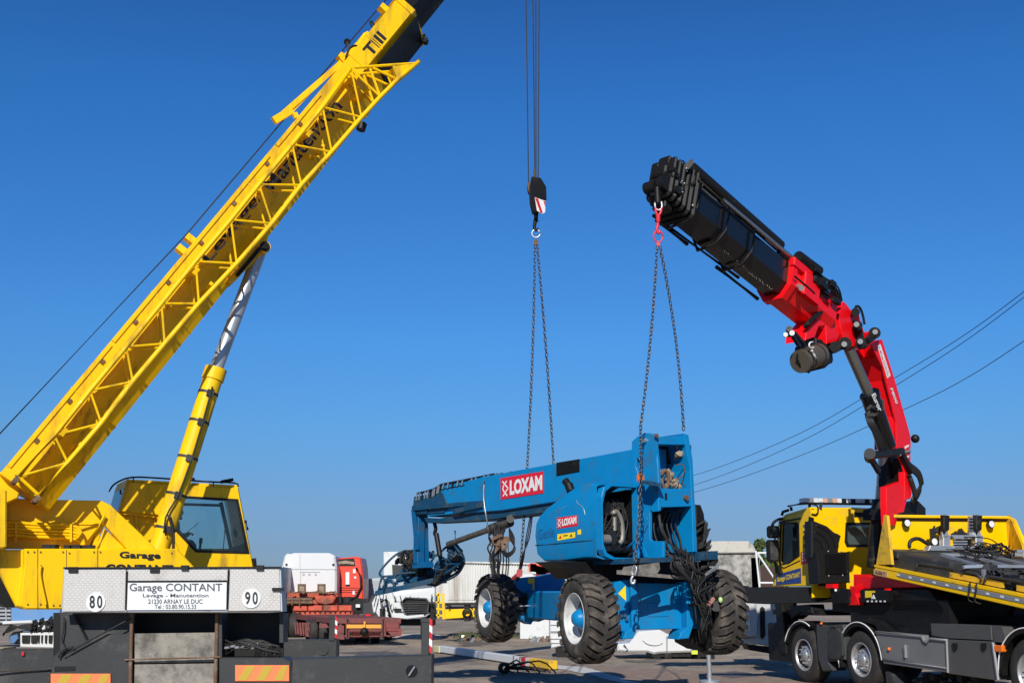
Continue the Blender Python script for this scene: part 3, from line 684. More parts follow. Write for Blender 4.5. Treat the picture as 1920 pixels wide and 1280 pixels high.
# --- folded lattice jib along the flank
topN = [(35, 893), (102, 816), (169, 732), (237, 650), (303, 569), (367, 490), (433, 412), (486, 346), (548, 271), (605, 201), (658, 128)]
botN = [(74, 929), (127, 867), (190, 793), (249, 715), (309, 644), (373, 569), (444, 494), (510, 419), (565, 347), (622, 285), (678, 220), (713, 182), (747, 148), (785, 116)]
jib = MB(); J = lambda q, o: BP.at(q[0], q[1], o)
ON, OFR = .90, .60
far = lambda q: BP.at(q[0], q[1], ON) - BN * (ON - OFR)
near = lambda q: BP.at(q[0], q[1], ON)
for fn, r in ((near, .034), (far, .028)):
    jib.pipe([fn(q) for q in topN], r, 8); jib.pipe([fn(q) for q in botN], r + .004, 8)
    for k in range(len(topN)):
        if k: jib.cyl(fn(topN[k]), fn(botN[k - 1] if k < 1 else botN[k]), .017, n=6, cap=False)
        if k < 10: jib.cyl(fn(topN[k]), fn(botN[k + 1]), .017, n=6, cap=False)
    for a, b in (((665, 127), (780, 119)), ((694, 129), (713, 182)), ((699, 128), (744, 149)), ((658, 130), (713, 182)), ((738, 124), (747, 148)), ((35, 893), (74, 929))): jib.cyl(fn(a), fn(b), .024, n=7)
for q in topN + botN: jib.cyl(near(q), far(q), .015, n=5, cap=False)
for a, b in zip(topN, topN[1:]): p_, r_ = near(a), near(b); jib.prism([p_, r_, r_ - BN * .15, p_ - BN * .15], UU * .05)
jib = jib.build('lattice_jib', YEL, crane)
mb = MB().slab(BP, [(737, 125), (780, 119), (748, 147)], .26, ON + .02); mb.build('jib_tip_plate', YEL, jib)
mb = MB()
for o in (ON, OFR): mb.bar(near((776, 121)) - BN * (ON - o), near((787, 113)) - BN * (ON - o), .03, .05, BN)
for q in ((35, 893), (74, 929)):
    for o in (.0, .22): mb.bar(near(q) - BN * o, near((q[0] - 10, q[1] + 12)) - BN * o, .04, .07, BN); 
    mb.cyl(near((q[0] - 8, q[1] + 9)) + BN * .06, near((q[0] - 8, q[1] + 9)) - BN * .3, .03, n=8)
mb.build('pin_lug', RST, jib)
# mounting arms, brackets and the auxiliary strut above the boom
mb = MB()
for s_ in (s_at(90, 800), s_at(330, 500), s_at(540, 245), s_at(630, 140)):
    mb.bar(bpt(s_, .40, -.22), bpt(s_, ON + .02, -.30), .12, .06, UB); mb.bar(bpt(s_, .25, -.60), bpt(s_, ON, -.58), .05, .05, UB)
split(mb, 'jib_bracket', YEL, boom)
mb = MB(); q = lambda x, y, o=.2: BP.at(x, y, o)
mb.bar(q(513, 227), q(547, 207), .09, .12, BN); mb.bar(q(530, 214), q(640, 118), .07, .09, BN); mb.bar(q(547, 210), q(660, 92), .03, .04, BN); mb.bar(q(640, 118), q(672, 88), .16, .14, BN)
mb.slab(BP, [(662, 110), (668, 84), (682, 62), (690, 58), (700, 72), (690, 96), (676, 112)], .5, .3, (), .01)
mb.bar(q(552, 212, .3), q(556, 222, .3), .06, .08, BN)
mb.build('jib_strut', YEL, boom)
mb = MB()
for k in range(26): mb.box(q(R.uniform(640, 725), 0, 0) if 0 else q(655 + k * 2.7 + R.uniform(-5, 5), 122 - k * 2.9 + R.uniform(-8, 8), .40), UB, UU, BN, R.uniform(.015, .06), R.uniform(.015, .04), R.uniform(.01, .04))
mb.cyl(q(651, 79, .1), q(651, 79, -.1), .06, n=12); mb.bar(q(651, 80), q(656, 100), .03, .03)
mb.pipe([q(x, y, .42) for x, y in ((702, 62), (696, 48), (694, 41), (699, 43), (706, 58))], .015, sub=4)
mb.pipe([q(x, y, .42) for x, y in ((648, 112), (655, 92), (667, 86), (676, 94), (680, 108))], .02, sub=4)
mb.build('rope_sheave', BLK, boom)
mb = MB(); bsec(mb, s_at(632, 131) - .06, s_at(632, 131) + .06, .51, .3, .88, .36); bsec(mb, s_at(655, 104), s_at(655, 104) + .05, .51, -.02, .87, .36); mb.build('boom_rib', YEL, boom)
mb = MB(); mb.cyl(q(680, 232, .2), q(676, 244, .2), .08, n=12); mb.build('cable_drum', BLK, boom)
# ropes
mb = MB(); mb.pipe([BP.at(-40, 855, 0), BP.at(349, 440, .0), BP.at(730, -8, 0)], .012, 6); mb.build('winch_rope', RUB, crane)
hx = HK
tipP = bpt(tipz - .1, 0, -.9)
for x0, x1, o in ((988, 991, .1), (1001, 1003, .02), (1012, 1009, -.05), (1006, 1005, -.1)):
    mb = MB(); a = P(x1, 345, 20.4 + o); mb.cyl(a, V((a.x + (x0 - x1) * .02, 20.4 + o, tipP.z + .5)), .012, n=6); mb.build('hoist_rope', CHN, crane)
# --- hook block
YH = 20.4; HP = ypl(YH)
hb = thing('hook_block', 'black crane hook block with red and white stripes hanging on the hoist ropes', 'hook block', P(1004, 440, YH))
rb = Pl(HK, V((.45, -.89, 0)))
mb = MB(); o8 = [(1006, 330), (1019, 338), (1026, 355), (1025, 385), (1018, 398), (1006, 396)]
mb.slab(rb, [(998, 331), (1014, 334), (1024, 350), (1025, 372), (1020, 392), (1010, 398), (1000, 396), (994, 372), (994, 348)], .035, .10, (), .006)
mb.slab(rb, [(998, 331), (1014, 334), (1024, 350), (1025, 372), (1020, 392), (1010, 398), (1000, 396), (994, 372), (994, 348)], .035, -.16, (), 0)
split(mb, 'side_plate', BLK, hb)
mb = MB(); 
for o in (.03, -.05, -.12): c = rb.at(1006, 356, o); mb.lathe(c, rb.n, [(-.02, .05), (-.02, .19), (0, .16), (.02, .19), (.02, .05)], 24)
mb.bar(rb.at(1000, 375, .0), rb.at(1006, 400, 0), .16, .1, BN); mb.bar(rb.at(1003, 318, 0), rb.at(1003, 334, 0), .03, .05, BN); mb.build('sheave', RST, hb)
mb = MB(); mb.mat(0).slab(rb, [(1003, 370), (1023, 377), (1022, 398), (1017, 401), (1007, 395)], .01, .125)
mb.mat(1); mb.slab(rb, [(1003.5, 371), (1009, 372.5), (1018, 400), (1013, 398)], .004, .13); mb.slab(rb, [(1019, 376.5), (1023, 378), (1022.5, 388)], .004, .13)
mb.build('warning_plate', [REFL_W, REFL_R], hb)
mb = MB(); hp = ypl(YH); mb.pipe([hp.at(x, y) for x, y in ((1005, 396), (1005, 410), (1003, 418), (1002, 426), (1005, 432), (1009, 428))], .045, 10, 4, .02); mb.pipe([hp.at(1004, 398), hp.at(1005, 415)], .05, 10); mb.build('hook', BLK, hb)

# ---------------------------------------------------------------- chain slings
def ring(mb, c, r, w, ax, n=20, sx=1.0, sz=1.0):
    x, y, d = frame(ax); x = V((1, 0, 0)) if abs(V(ax).normalized().y) > .7 else x; y = V((0, 0, 1))
    mb.pipe([V(c) + x * math.cos(2 * math.pi * k / n) * r * sx + y * math.sin(2 * math.pi * k / n) * r * sz for k in range(n + 1)], w, 8)
def chain(mb, pts, pitch=.062, lw=.020, wr=.0075):
    pts = [V(p) for p in pts]; L = [0]
    for a, b in zip(pts, pts[1:]): L.append(L[-1] + (b - a).length)
    n = int(L[-1] / pitch); tpl = []
    for k in range(10):
        t = 2 * math.pi * k / 10; cx = math.cos(t); cy = math.sin(t)
        tpl.append((cx * lw, cy * lw + (1 if cy > 0 else -1) * (pitch * .62 - lw)))
    sw = R.uniform(0, 3)
    for i in range(n):
        s_ = (i + .5) * pitch; j = max(k for k in range(len(L)) if L[k] <= s_); j = min(j, len(pts) - 2)
        t = (s_ - L[j]) / (L[j + 1] - L[j]); c = pts[j].lerp(pts[j + 1], t); d = (pts[j + 1] - pts[j]).normalized()
        a = math.radians(35) + (math.pi / 2 if i % 2 else 0) + R.uniform(-.12, .12) + .3 * math.sin(i * .07 + sw)
        x0, y0, _ = frame(d); x = x0 * math.cos(a) + y0 * math.sin(a); y = d.cross(x)
        vs = []; fs = []; m = len(tpl)
        for k, (u, w) in enumerate(tpl):
            q = c + x * u + d * w; e = (x * math.cos(2 * math.pi * k / m) + d * math.sin(2 * math.pi * k / m))
            vs += [q + e * wr, q + y * wr, q - e * wr, q - y * wr]
        for k in range(m):
            k2 = (k + 1) % m
            fs += [(k * 4 + l, k2 * 4 + l, k2 * 4 + (l + 1) % 4, k * 4 + (l + 1) % 4) for l in range(4)]
        mb.add(vs, fs, True)
def sag(a, b, s_=.05, n=8):
    a = V(a); b = V(b); return [a.lerp(b, k / n) - V((0, 0, 1)) * 0 + V((math.copysign(1, (b - a).x), 0, 0)) * (-s_) * 4 * (k / n) * (1 - k / n) for k in range(n + 1)]
# ================================================================ BLUE BOOM LIFT
GF = V((-.62, .785, 0)).normalized(); GL = V((-GF.y, GF.x, 0)); UP = V((0, 0, 1))
E = V((2.13, 17.3, 0))                       # rear left edge of the mast plates
SPl = Pl(E, GL)                               # plane of the left sides
def RPl(f): return Pl(E + GF * f, -GF)        # planes across, facing the rear, f ahead of the rear edge
def gp(f, l, z): return E + GF * f + GL * l + UP * z
lift = thing('boom_lift', 'blue wrecked self-propelled boom lift hanging from two chain slings', 'boom lift', (1.2, 18.5, .6))
# main boom
mb = MB(); mb.slab(SPl, [(1205, 838), (1180, 843), (905, 893), (870, 903), (870, 962), (940, 957), (1040, 941), (1205, 915)], .50, -.06, (), .015)
lb = mb.build('main_boom', BLU, lift)
mb = MB(); mb.slab(SPl, [(905, 897), (833, 907), (800, 918), (800, 968), (905, 958)], .44, -.10, (), .01); fb = mb.build('fly_boom', BLU, lb)
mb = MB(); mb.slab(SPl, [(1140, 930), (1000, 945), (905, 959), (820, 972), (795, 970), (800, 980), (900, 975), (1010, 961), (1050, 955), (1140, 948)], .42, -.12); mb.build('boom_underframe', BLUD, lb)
mb = MB(); mb.slab(SPl, [(938, 896), (1019, 883), (1019, 924), (939, 936)], .006, -.05); sg = mb.build('name_panel', mk('sign red', (.62, .012, .03), .4, 0, .05), lb)
def stext(t, q, off, par, m, bold, pl=SPl, name='lettering'):
    (x0, y0), (x1, y1), (x2, y2) = q; mb = MB(); text(mb, t, pl.at(x0, y0, off), pl.at(x1, y1, off), pl.at(x2, y2, off), bold, .003); return mb.build(name, m, par)
def emblem(q, off, par, pl=SPl):
    # two zig-zag strokes of scissor arms
    (x0, y0), (x1, y1), (x2, y2) = q; mb = MB()
    f = lambda u, v: pl.at(x0 + (x1 - x0) * u + (x2 - x0) * v, y0 + (y1 - y0) * u + (y2 - y0) * v, off + .004)
    for a in (((.0, 1), (1, .5), (.0, 0)), ((.25, .75), (0, .5), (.3, .25)), ((.8, 1), (.45, .8)), ((.8, 0), (.45, .2))):
        for p, r in zip(a, a[1:]): mb.bar(f(*p), f(*r), .03 * abs((f(0, 1) - f(0, 0)).length) / .3, .004, pl.n.cross(f(*r) - f(*p)))
    return mb.build('emblem', SGN, par)
stext('LOXAM', ((956, 928), (1017, 918), (956, 900)), -.046, sg, SGN, .05); emblem(((943, 930), (953, 929), (942, 902)), -.046, sg)
mb = MB()
for k in range(6):
    y0 = 869 + k * 3.6; mb.slab(SPl, [(1044, y0), (1085, y0 - 7), (1085, y0 - 4.2), (1044, y0 + 2.8)], .02, -.04)
mb.slab(SPl, [(1043, 867), (1086, 860), (1086, 884), (1043, 892)], .01, -.052); mb.build('vent_grille', BLK, lb)
# tip: cable track over the fly boom, mast down to the basket
mb = MB()
tr = [(960, 885), (925, 889), (880, 898), (828, 908), (812, 918), (782, 925)]
for o in (-.10, -.34): mb.pipe([SPl.at(x, y, o) for x, y in tr], .022, 6)
for o in (-.10,): mb.pipe([SPl.at(x, y + 9, o) for x, y in tr[:-2]], .012, 5)
mb.build('cable_track', BLK, lb)
mb = MB()
for k in range(30):
    t = k / 29 * (len(tr) - 1.001); i = int(t); x = tr[i][0] + (tr[i + 1][0] - tr[i][0]) * (t - i); y = tr[i][1] + (tr[i + 1][1] - tr[i][1]) * (t - i)
    mb.mat(k % 3 == 0 and 1 or 0); mb.bar(SPl.at(x, y - 1, -.07), SPl.at(x - 2, y + 9 + (4 if x < 830 else 0), -.07), .012, .03, GL)
split(mb, 'track_link', [SLV, BLK], lb)
mb = MB(); mb.slab(SPl, [(776, 930), (830, 923), (840, 950), (832, 962), (778, 965), (773, 955)], .5, -.08, (), .01)
for x in range(778, 800, 4): mb.slab(SPl, board(x, 950, x + 1.6, 962), .02, -.05)
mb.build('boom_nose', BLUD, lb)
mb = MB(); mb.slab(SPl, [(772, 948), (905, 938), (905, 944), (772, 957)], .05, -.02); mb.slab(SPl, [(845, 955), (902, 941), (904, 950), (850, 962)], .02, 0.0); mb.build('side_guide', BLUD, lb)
mb = MB(); q = lambda x, y, o=-.2: SPl.at(x, y, o)
mb.bar(q(787, 945), q(785, 1060), .16, .16, GF, .01); mb.bar(q(797, 958, -.35), q(800, 1062, -.35), .06, .08, GF); mb.bar(q(775, 955, -.05), q(782, 1030, -.1), .08, .05, GF)
mb.bar(q(780, 1060), q(806, 1058), .16, .10, GL); jm = mb.build('jib_mast', mk('mast blue paint', (.002, .10, .26), .45, 0, .2, 5, (.04, .07, .1), .3, 4, spec=.3), lift)
mb = MB(); mb.pipe([q(x, y, -.25) for x, y in ((813, 975), (817, 990), (815, 1000), (820, 1004))], .035, 8, 3); mb.cyl(q(818, 1000, -.25), q(825, 1042, -.25), .05, n=10); mb.build('level_cylinder', BLK, lift)
mb = MB(); mb.cyl(q(957, 978, -.25), q(918, 992, -.25), .085, n=14); mb.cyl(q(918, 992, -.25), q(840, 1020, -.25), .052, n=12); mb.cyl(q(957, 972, -.1), q(957, 972, -.4), .07, n=12); mb.build('lift_cylinder', mk('grimy dark steel', (.07, .068, .06), .6, .2, .3, 8, (.16, .13, .1), .3, 7), lift)
mb = MB(); mb.bar(q(940, 960, -.2), q(948, 975, -.2), .06, .06, GF); mb.build('cylinder_lug', BLUD, lift)
# torn cables hanging under the boom
rr = random.Random(3)
mb = MB()
for k in range(10):
    x = 923 + rr.uniform(-4, 10)
    mb.pipe([q(x + rr.uniform(-6, 22), 985 + rr.uniform(-6, 4), -.1), q(x + rr.uniform(-8, 16), 1005 + rr.uniform(-5, 5), -.05 + rr.uniform(-.1, .1)), q(x + rr.uniform(-8, 12), 1025, rr.uniform(-.1, .1)), q(x + rr.uniform(-4, 8), 1045, rr.uniform(-.1, .1)), q(x + rr.uniform(-3, 8), 1082, rr.uniform(-.1, .1))], .014, 6, 4)
for k in range(5): mb.pipe([q(950, 985, -.1), q(942 - k * 3, 1010, 0), q(948, 1035 + k * 2, .05), q(962 + k, 1030, 0), q(964 - k * 2, 1008, -.05), q(955, 990, -.1)], .012, 6, 5)
for x in (942, 948, 952): mb.pipe([q(x, 1010), q(x + 2, 1050), q(x, 1078)], .012, 6)
mb.build('torn_cable', RUB, lift)
mb = MB(); mb.pipe([q(908, 900, -.03), q(907, 935, -.03), q(912, 970, -.03), q(918, 1010), q(924, 1062), q(922, 1080)], .013, 6, 3)
mb.bar(q(918, 1050), q(930, 1050), .05, .06, GL); mb.bar(q(920, 1062), q(934, 1062), .04, .05, GL); mb.bar(q(920, 1078), q(936, 1078), .04, .05, GL)
mb.build('white_strap', SLV, lift)
mb = MB()
for k in range(9): mb.box(q(938 + rr.uniform(-10, 14), 1018 + rr.uniform(-12, 12), rr.uniform(-.1, .1)), (rr.random(), rr.random(), rr.random()), (0, rr.random(), 1), (1, 0, 0), rr.uniform(.02, .09), rr.uniform(.02, .05), .03)
mb.build('torn_bracket', RST, lift)
# crushed basket
YB = 22.9; KP = Pl((-1.2, YB, 0), (-.35, -.94, 0)); k_ = lambda x, y, o=0: KP.at(x, y, o)
mb = MB()
mb.prism([k_(703, 1117, .5), k_(745, 1108, .5), k_(812, 1092, .5), k_(812, 1088, -.6), k_(745, 1100, -.6), k_(720, 1108, -.6)], UP * .09)
mb.prism([k_(720, 1085, -.05), k_(757, 1068, -.05), k_(812, 1075, -.05), k_(828, 1092, -.05), k_(760, 1098, -.05), k_(716, 1102, -.05)], -KP.n * .3)
mb.prism([k_(750, 1070, .1), k_(765, 1052, .1), k_(792, 1060, .1), k_(806, 1082, .1), k_(770, 1092, .1)], -KP.n * .4)
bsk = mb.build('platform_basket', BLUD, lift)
mb = MB(); tb_ = lambda pts, r=.022, sub=3: mb.pipe([k_(x, y, o) for x, y, o in pts], r, 7, sub)
tb_([(709, 1112, .45), (712, 1098, .45), (716, 1082, .45), (722, 1080, .45), (740, 1079, .4)]); tb_([(741, 1100, .4), (741, 1078, .4), (760, 1074, .3), (800, 1072, 0)])
tb_([(716, 1081, .4), (712, 1072, .2), (730, 1050, .1), (748, 1036, 0), (765, 1033, -.1)]); tb_([(712, 1103, .45), (738, 1100, .45), (760, 1096, .4), (800, 1090, .2)])
tb_([(722, 1101, .45), (724, 1090, .45), (716, 1082, .45)]); tb_([(720, 1110, .5), (722, 1090, .5), (730, 1086, .5), (738, 1092, .5), (740, 1106, .5)])
for k in range(44):
    x = rr.uniform(804, 852); y = 1090 - (x - 800) * .75 + rr.uniform(-14, 12); a = rr.uniform(-.2, .5)
    tb_([(802 + rr.uniform(-4, 20), 1090 + rr.uniform(-6, 6), a), (x, y, a), (x + rr.uniform(-4, 16), y - rr.uniform(8, 26), a + .1), (min(866, x + rr.uniform(6, 24)), y - rr.uniform(-4, 14), a)], rr.choice((.014, .02, .024)), 2)
tb_([(845, 1022, .2), (862, 1036, .2), (870, 1052, .2), (862, 1054, .2), (856, 1040, .2)]); tb_([(868, 1050, .1), (862, 1066, .1), (848, 1078, .1), (812, 1088, .1)]); tb_([(808, 1044, .2), (822, 1038, .2), (838, 1024, .2), (852, 1022, .2)])
tb_([(853, 994, .1), (854, 1016, .1), (854, 1024, .1)], .016, 1); tb_([(842, 1024, .2), (848, 1050, .1), (838, 1078, .1), (826, 1090, .1)], .03)
tb_([(806, 1056, .2), (815, 1040, .2), (806, 1036, .2)]); tb_([(857, 1028, .1), (864, 1030, .1), (866, 1034, .1), (858, 1032, .1)])
for k in range(16):
    x0 = rr.uniform(802, 830); y0 = rr.uniform(1074, 1096); a = rr.uniform(-.1, .5)
    tb_([(x0, y0, a), (x0 + rr.uniform(8, 26), y0 - rr.uniform(2, 20), a), (rr.uniform(846, 868), rr.uniform(1030, 1066), a + .1), (rr.uniform(838, 858), rr.uniform(1018, 1034), a)], rr.choice((.014, .02, .026)), 3)
tb_([(806, 1094, .3), (832, 1088, .3), (856, 1076, .3), (868, 1058, .3), (868, 1044, .3), (856, 1022, .3), (846, 1020, .3)], .032)
mb.build('bent_rail', BLUD, bsk)
mb = MB()
for k in range(16):
    x = rr.uniform(812, 852); y = 1086 - (x - 808) * .85 + rr.uniform(-8, 8)
    a = k_(x, y, .05 * k); mb.add([a, k_(x + rr.uniform(6, 14), y - rr.uniform(6, 16), .05 * k + .06), k_(x + rr.uniform(2, 8), y + rr.uniform(4, 10), .05 * k - .04), k_(x - rr.uniform(2, 8), y + 6, .05 * k)], [(0, 1, 2, 3)])
o = mb.build('torn_mesh_panel', GRYF, bsk); s_ = o.modifiers.new('thick', 'SOLIDIFY'); s_.thickness = .012
mb = MB()
for k in range(70):
    x = rr.gauss(778, 15); y = rr.uniform(1034, 1068); mb.box(k_(x, y, rr.uniform(-.3, .2)), (rr.random() - .5, rr.random() - .5, rr.random() - .5), (rr.random(), rr.random(), 0), (0, 0, 1), rr.uniform(.02, .10), rr.uniform(.02, .08), rr.uniform(.02, .06))
for k in range(14):
    x = rr.uniform(752, 800); mb.pipe([k_(x, 1034 + rr.uniform(-8, 8), .2), k_(x + rr.uniform(-12, 12), 1050, .25), k_(x + rr.uniform(-12, 12), 1068, .2), k_(x + rr.uniform(-20, 20), 1080, .1)], .012, 5, 4)
for k in range(6): mb.pipe([k_(790 + rr.uniform(-2, 4), 985 + k * 10, .1), k_(793 + rr.uniform(-4, 6), 1005 + k * 8, .15), k_(792 + rr.uniform(-4, 6), 1030 + k * 4, .12)], .012, 5, 3)
mb.build('control_wreckage', RUB, bsk)
mb = MB()
for x, y in ((738, 1088), (748, 1098), (752, 1094), (732, 1096), (718, 1094), (806, 1058)): mb.box(k_(x, y, .42), (1, 0, .2), (0, 1, 0), (0, 0, 1), .05, .03, .03)
mb.build('pale_fittings', SLV, bsk)
# mast plates and cross members of the turntable
mb = MB()
mast = [(1237, 1051), (1237, 1024), (1216, 1022), (1213, 1010), (1213, 962), (1210, 955), (1196, 950), (1195, 912), (1184, 900), (1184, 838), (1186, 828), (1205, 812), (1222, 812), (1230, 830), (1235, 870), (1237, 915), (1237, 958), (1237, 1051)]
left_plate = [(1184, 828), (1192, 820), (1208, 811), (1222, 812), (1229, 828), (1233, 870), (1235, 912), (1235, 956), (1218, 957), (1218, 1010), (1222, 1014), (1243, 1014), (1243, 1052), (1194, 1052), (1194, 930), (1184, 905)]
mb.slab(SPl, left_plate, .05, 0.0, [[(1193, 858), (1199, 862), (1199, 880), (1196, 886), (1192, 875)]], .008)
mb.slab(SPl, [(1186, 830), (1208, 812), (1222, 813), (1230, 835), (1233, 912), (1233, 956), (1233, 1050), (1194, 1050), (1184, 905)], .05, -.56)
rp = RPl(0)
mb.slab(rp, [(1229, 815), (1233, 812), (1236, 870), (1238, 958), (1233, 958), (1231, 870)], .12, .01)
mb.slab(rp, [(1282, 812), (1291, 815), (1299, 860), (1303, 940), (1306, 1002), (1307, 1034), (1300, 1034), (1298, 960), (1294, 880)], .55, .02, (), .006)
mast = mb.build('mast_plates', BLU, lift)
mb = MB(); mb.slab(rp, [(1232, 818), (1289, 818), (1292, 834), (1232, 833)], .25, .01, (), .008); mb.slab(rp, [(1237, 915), (1297, 916), (1299, 949), (1237, 951)], .25, .015, (), .008)
split(mb, 'cross_member', BLU, lift)
mb = MB(); mb.mat(0); mb.slab(rp, board(1247, 924, 1251, 937), .01, .02); mb.mat(1); a = rp.at(1284, 933, .02); mb.cyl(a, a - GF * .05, .04, n=10); a = rp.at(1229, 817, .03); mb.cyl(a, a - GF * .04, .03, n=8); split(mb, 'bolt_head', [BLK, RST], lift)
mb = MB(); a = SPl.at(1211, 826, .0); mb.cyl(a - GL * .03, a + GL * .06, .035, n=10); mb.build('pivot_pin', ALU, lift)
mb = MB(); mb.slab(rp, [(1234, 834), (1296, 834), (1300, 1040), (1222, 1040), (1222, 958), (1234, 956)], .02, -.62); mb.build('shaded_inner_wall', BLK, lift)  # black colour carries the shade inside the mast
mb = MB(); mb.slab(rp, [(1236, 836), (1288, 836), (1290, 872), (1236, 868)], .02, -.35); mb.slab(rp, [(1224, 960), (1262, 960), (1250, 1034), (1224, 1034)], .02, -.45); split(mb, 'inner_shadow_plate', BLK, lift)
# mud and bird nests stuck between the plates
mb = MB()
for k in range(60):
    if k < 22: x, y = rr.gauss(1278, 6), rr.gauss(846, 9)
    else: x = rr.uniform(1238, 1278); y = 884 + (x - 1238) * .75 + rr.gauss(0, 9)
    mb.ball(rp.at(min(1286, x), min(912, max(838, y)), -.1 - rr.uniform(0, .15)), rr.uniform(.02, .055), rr.uniform(.6, 1.4), 1, rr.uniform(.6, 1.4), 8, .25)
mb.build('dried_mud', DRT, lift)
mb = MB(); a = rp.at(1247, 898, -.02); x_, y_, d_ = frame(GF); mb.pipe([a + GL * .075 * math.cos(t * .4) + UP * .13 * math.sin(t * .4) for t in range(17)], .03, 7); mb.pipe([rp.at(x, y, -.05) for x, y in ((1266, 872), (1278, 870), (1284, 878), (1280, 890), (1270, 898))], .008, 5, 4)
mb.pipe([rp.at(x, y, -.05) for x, y in ((1280, 890), (1278, 900), (1284, 912))], .008, 5, 3); mb.build('mud_hose', RST, lift)
# hoses inside and spilling from the mast
mb = MB()
for k in range(9):
    x = 1236 + k * 7; mb.pipe([rp.at(x + 4, 952, -.3 + .03 * k), rp.at(x - 10 + k, 980, -.25), rp.at(x - 6 + k * 2, 1010, -.2), rp.at(x + 8, 1036, -.1), rp.at(1268 + k * 3, 1046, .05)], .014, 7, 4)
for k in range(4): mb.pipe([rp.at(1234 + k, 960, -.05), rp.at(1240, 995 - k * 4, 0), rp.at(1258, 1020, .05), rp.at(1274 + k * 4, 1034, .12), rp.at(1290, 1046, .15)], .012, 7, 4)
mb.build('mast_hose', RUB, lift)
mb = MB()
for k in range(26):
    r0 = rr.uniform(0, 1); x0 = 1262 + r0 * 62
    xs = [x0, x0 + rr.uniform(-6, 10), 1300 + rr.uniform(-14, 26), 1318 + rr.uniform(-20, 20), 1322 + rr.uniform(-16, 14)]
    ys = [1040 + rr.uniform(-6, 8), 1062 + rr.uniform(-8, 8), 1085 + rr.uniform(-10, 12), 1112 + rr.uniform(-14, 18), 1150 + rr.uniform(-22, 45)]
    if rr.random() < .35: ys[4] = 1095; xs[4] += 5
    o = rr.uniform(.02, .35); mb.pipe([rp.at(x, y, o + .03 * i) for i, (x, y) in enumerate(zip(xs, ys))], rr.choice((.008, .011, .014, .018)), 6, 4)
for k in range(3): mb.pipe([rp.at(1265 + 4 * k, 1048, .3), rp.at(1280 + 3 * k, 1078, .35), rp.at(1304 + 3 * k, 1097, .38), rp.at(1320, 1120, .36), rp.at(1320 - 3 * k, 1180, .3)], .021, 7, 5)
mb.pipe([rp.at(x, y, .3) for x, y in ((1322, 1150), (1316, 1162), (1320, 1172), (1330, 1166), (1330, 1152))], .01, 6, 5)
mb.build('loose_hose', RUB, lift)
mb = MB()
for k in range(34): mb.box(rp.at(rr.gauss(1326, 9), rr.uniform(1048, 1140), rr.uniform(0, .25)), (rr.random(), rr.random(), rr.random()), (0, 1, rr.random()), (1, 0, 0), rr.uniform(.02, .08), rr.uniform(.02, .07), rr.uniform(.02, .07))
mb.build('valve_manifold', BLK, lift)
mb = MB(); mb.bar(rp.at(1328, 1134, .42), rp.at(1338, 1121, .42), .04, .04); mb.mat(1); mb.ball(rp.at(1351, 1124, .3), .035, 1, 1, 1.3, 8); mb.mat(2)
for k in range(5): mb.bar(rp.at(1322 + 5 * k, 1078 - 3 * k, .4), rp.at(1330 + 5 * k, 1071 - 4 * k, .4), .018, .03)
mb.build('cable_ends', [mk('pinkish grease cap', (.45, .2, .17), .6), mk('pale green cap', (.45, .65, .25), .5), SLV], lift)
# turntable deck, beacon shelf, right hand cover remains
mb = MB(); mb.slab(RPl(-.05), [(1192, 1046), (1345, 1040), (1348, 1050), (1192, 1056)], 1.1, .05, (), .006); mb.slab(RPl(-.1), [(1310, 1036), (1346, 1032), (1346, 1048), (1310, 1050)], .3, .1); mb.build('turntable_deck', BLUD, lift)
mb = MB(); mb.slab(RPl(.8), [(1040, 1052), (1330, 1052), (1330, 1088), (1080, 1084), (1060, 1064)], .45, 0); mb.build('slewing_base', BLK, lift)
mb = MB(); mb.slab(RPl(-.05), [(1174, 1062), (1236, 1054), (1238, 1066), (1230, 1078), (1170, 1070)], .05, .10); mb.slab(RPl(-.05), [(1160, 1068), (1285, 1080), (1286, 1086), (1160, 1076)], .04, .14); mb.build('bent_skid_plate', CLAD, lift)
mb = MB(); mb.slab(RPl(.3), [(1303, 945), (1316, 946), (1322, 962), (1326, 1000), (1330, 1034), (1306, 1044)], .9, 0, (), .03)
for k in range(16): mb.box(RPl(.28).at(rr.uniform(1308, 1330), rr.uniform(975, 1046), .03), (rr.random(), 0, rr.random()), (0, 1, 0), (rr.random(), 0, 1), rr.uniform(.02, .07), rr.uniform(.02, .05), rr.uniform(.02, .06))
mb.build('crushed_side_cover', BLK, lift)
mb = MB(); mb.slab(SPl, [(1196, 899), (1218, 904), (1222, 910), (1200, 906)], .25, .30); mb.build('beacon_shelf', BLUD, lift)
a = SPl.at(1201, 897, .2); mb = MB(); mb.cyl(a - UP * .04, a + UP * .03, .06, n=14); mb.ball(a + UP * .03, .058, n=12); mb.build('amber_beacon', AMB, lift)
mb = MB(); mb.bar(SPl.at(1198, 1008, .15), SPl.at(1212, 1045, .15), .025, .05, GL); mb.pipe([SPl.at(x, y, .2) for x, y in ((1174, 1028), (1190, 1014), (1198, 1004))], .015, 6, 2); mb.pipe([SPl.at(x, y, .12) for x, y in ((1203, 912), (1206, 960), (1206, 985), (1214, 970))], .008, 5, 4); mb.build('stay_bar', BLU, lift)
# engine cover: rounded shell open at the rear
side = [(1000, 1004), (1002, 982), (1008, 968), (1022, 953), (1045, 935), (1068, 918), (1090, 905), (1101, 902), (1112, 902), (1124, 905), (1124, 1048), (1114, 1047), (1100, 1046), (1060, 1051), (1016, 1052), (1004, 1040)]
CO = .80; Sd = [SPl.at(x, y, CO) for x, y in side]
def fl(p): return (p - E).dot(GF), p.z
fz = [fl(p) for p in Sd]
mb = MB()
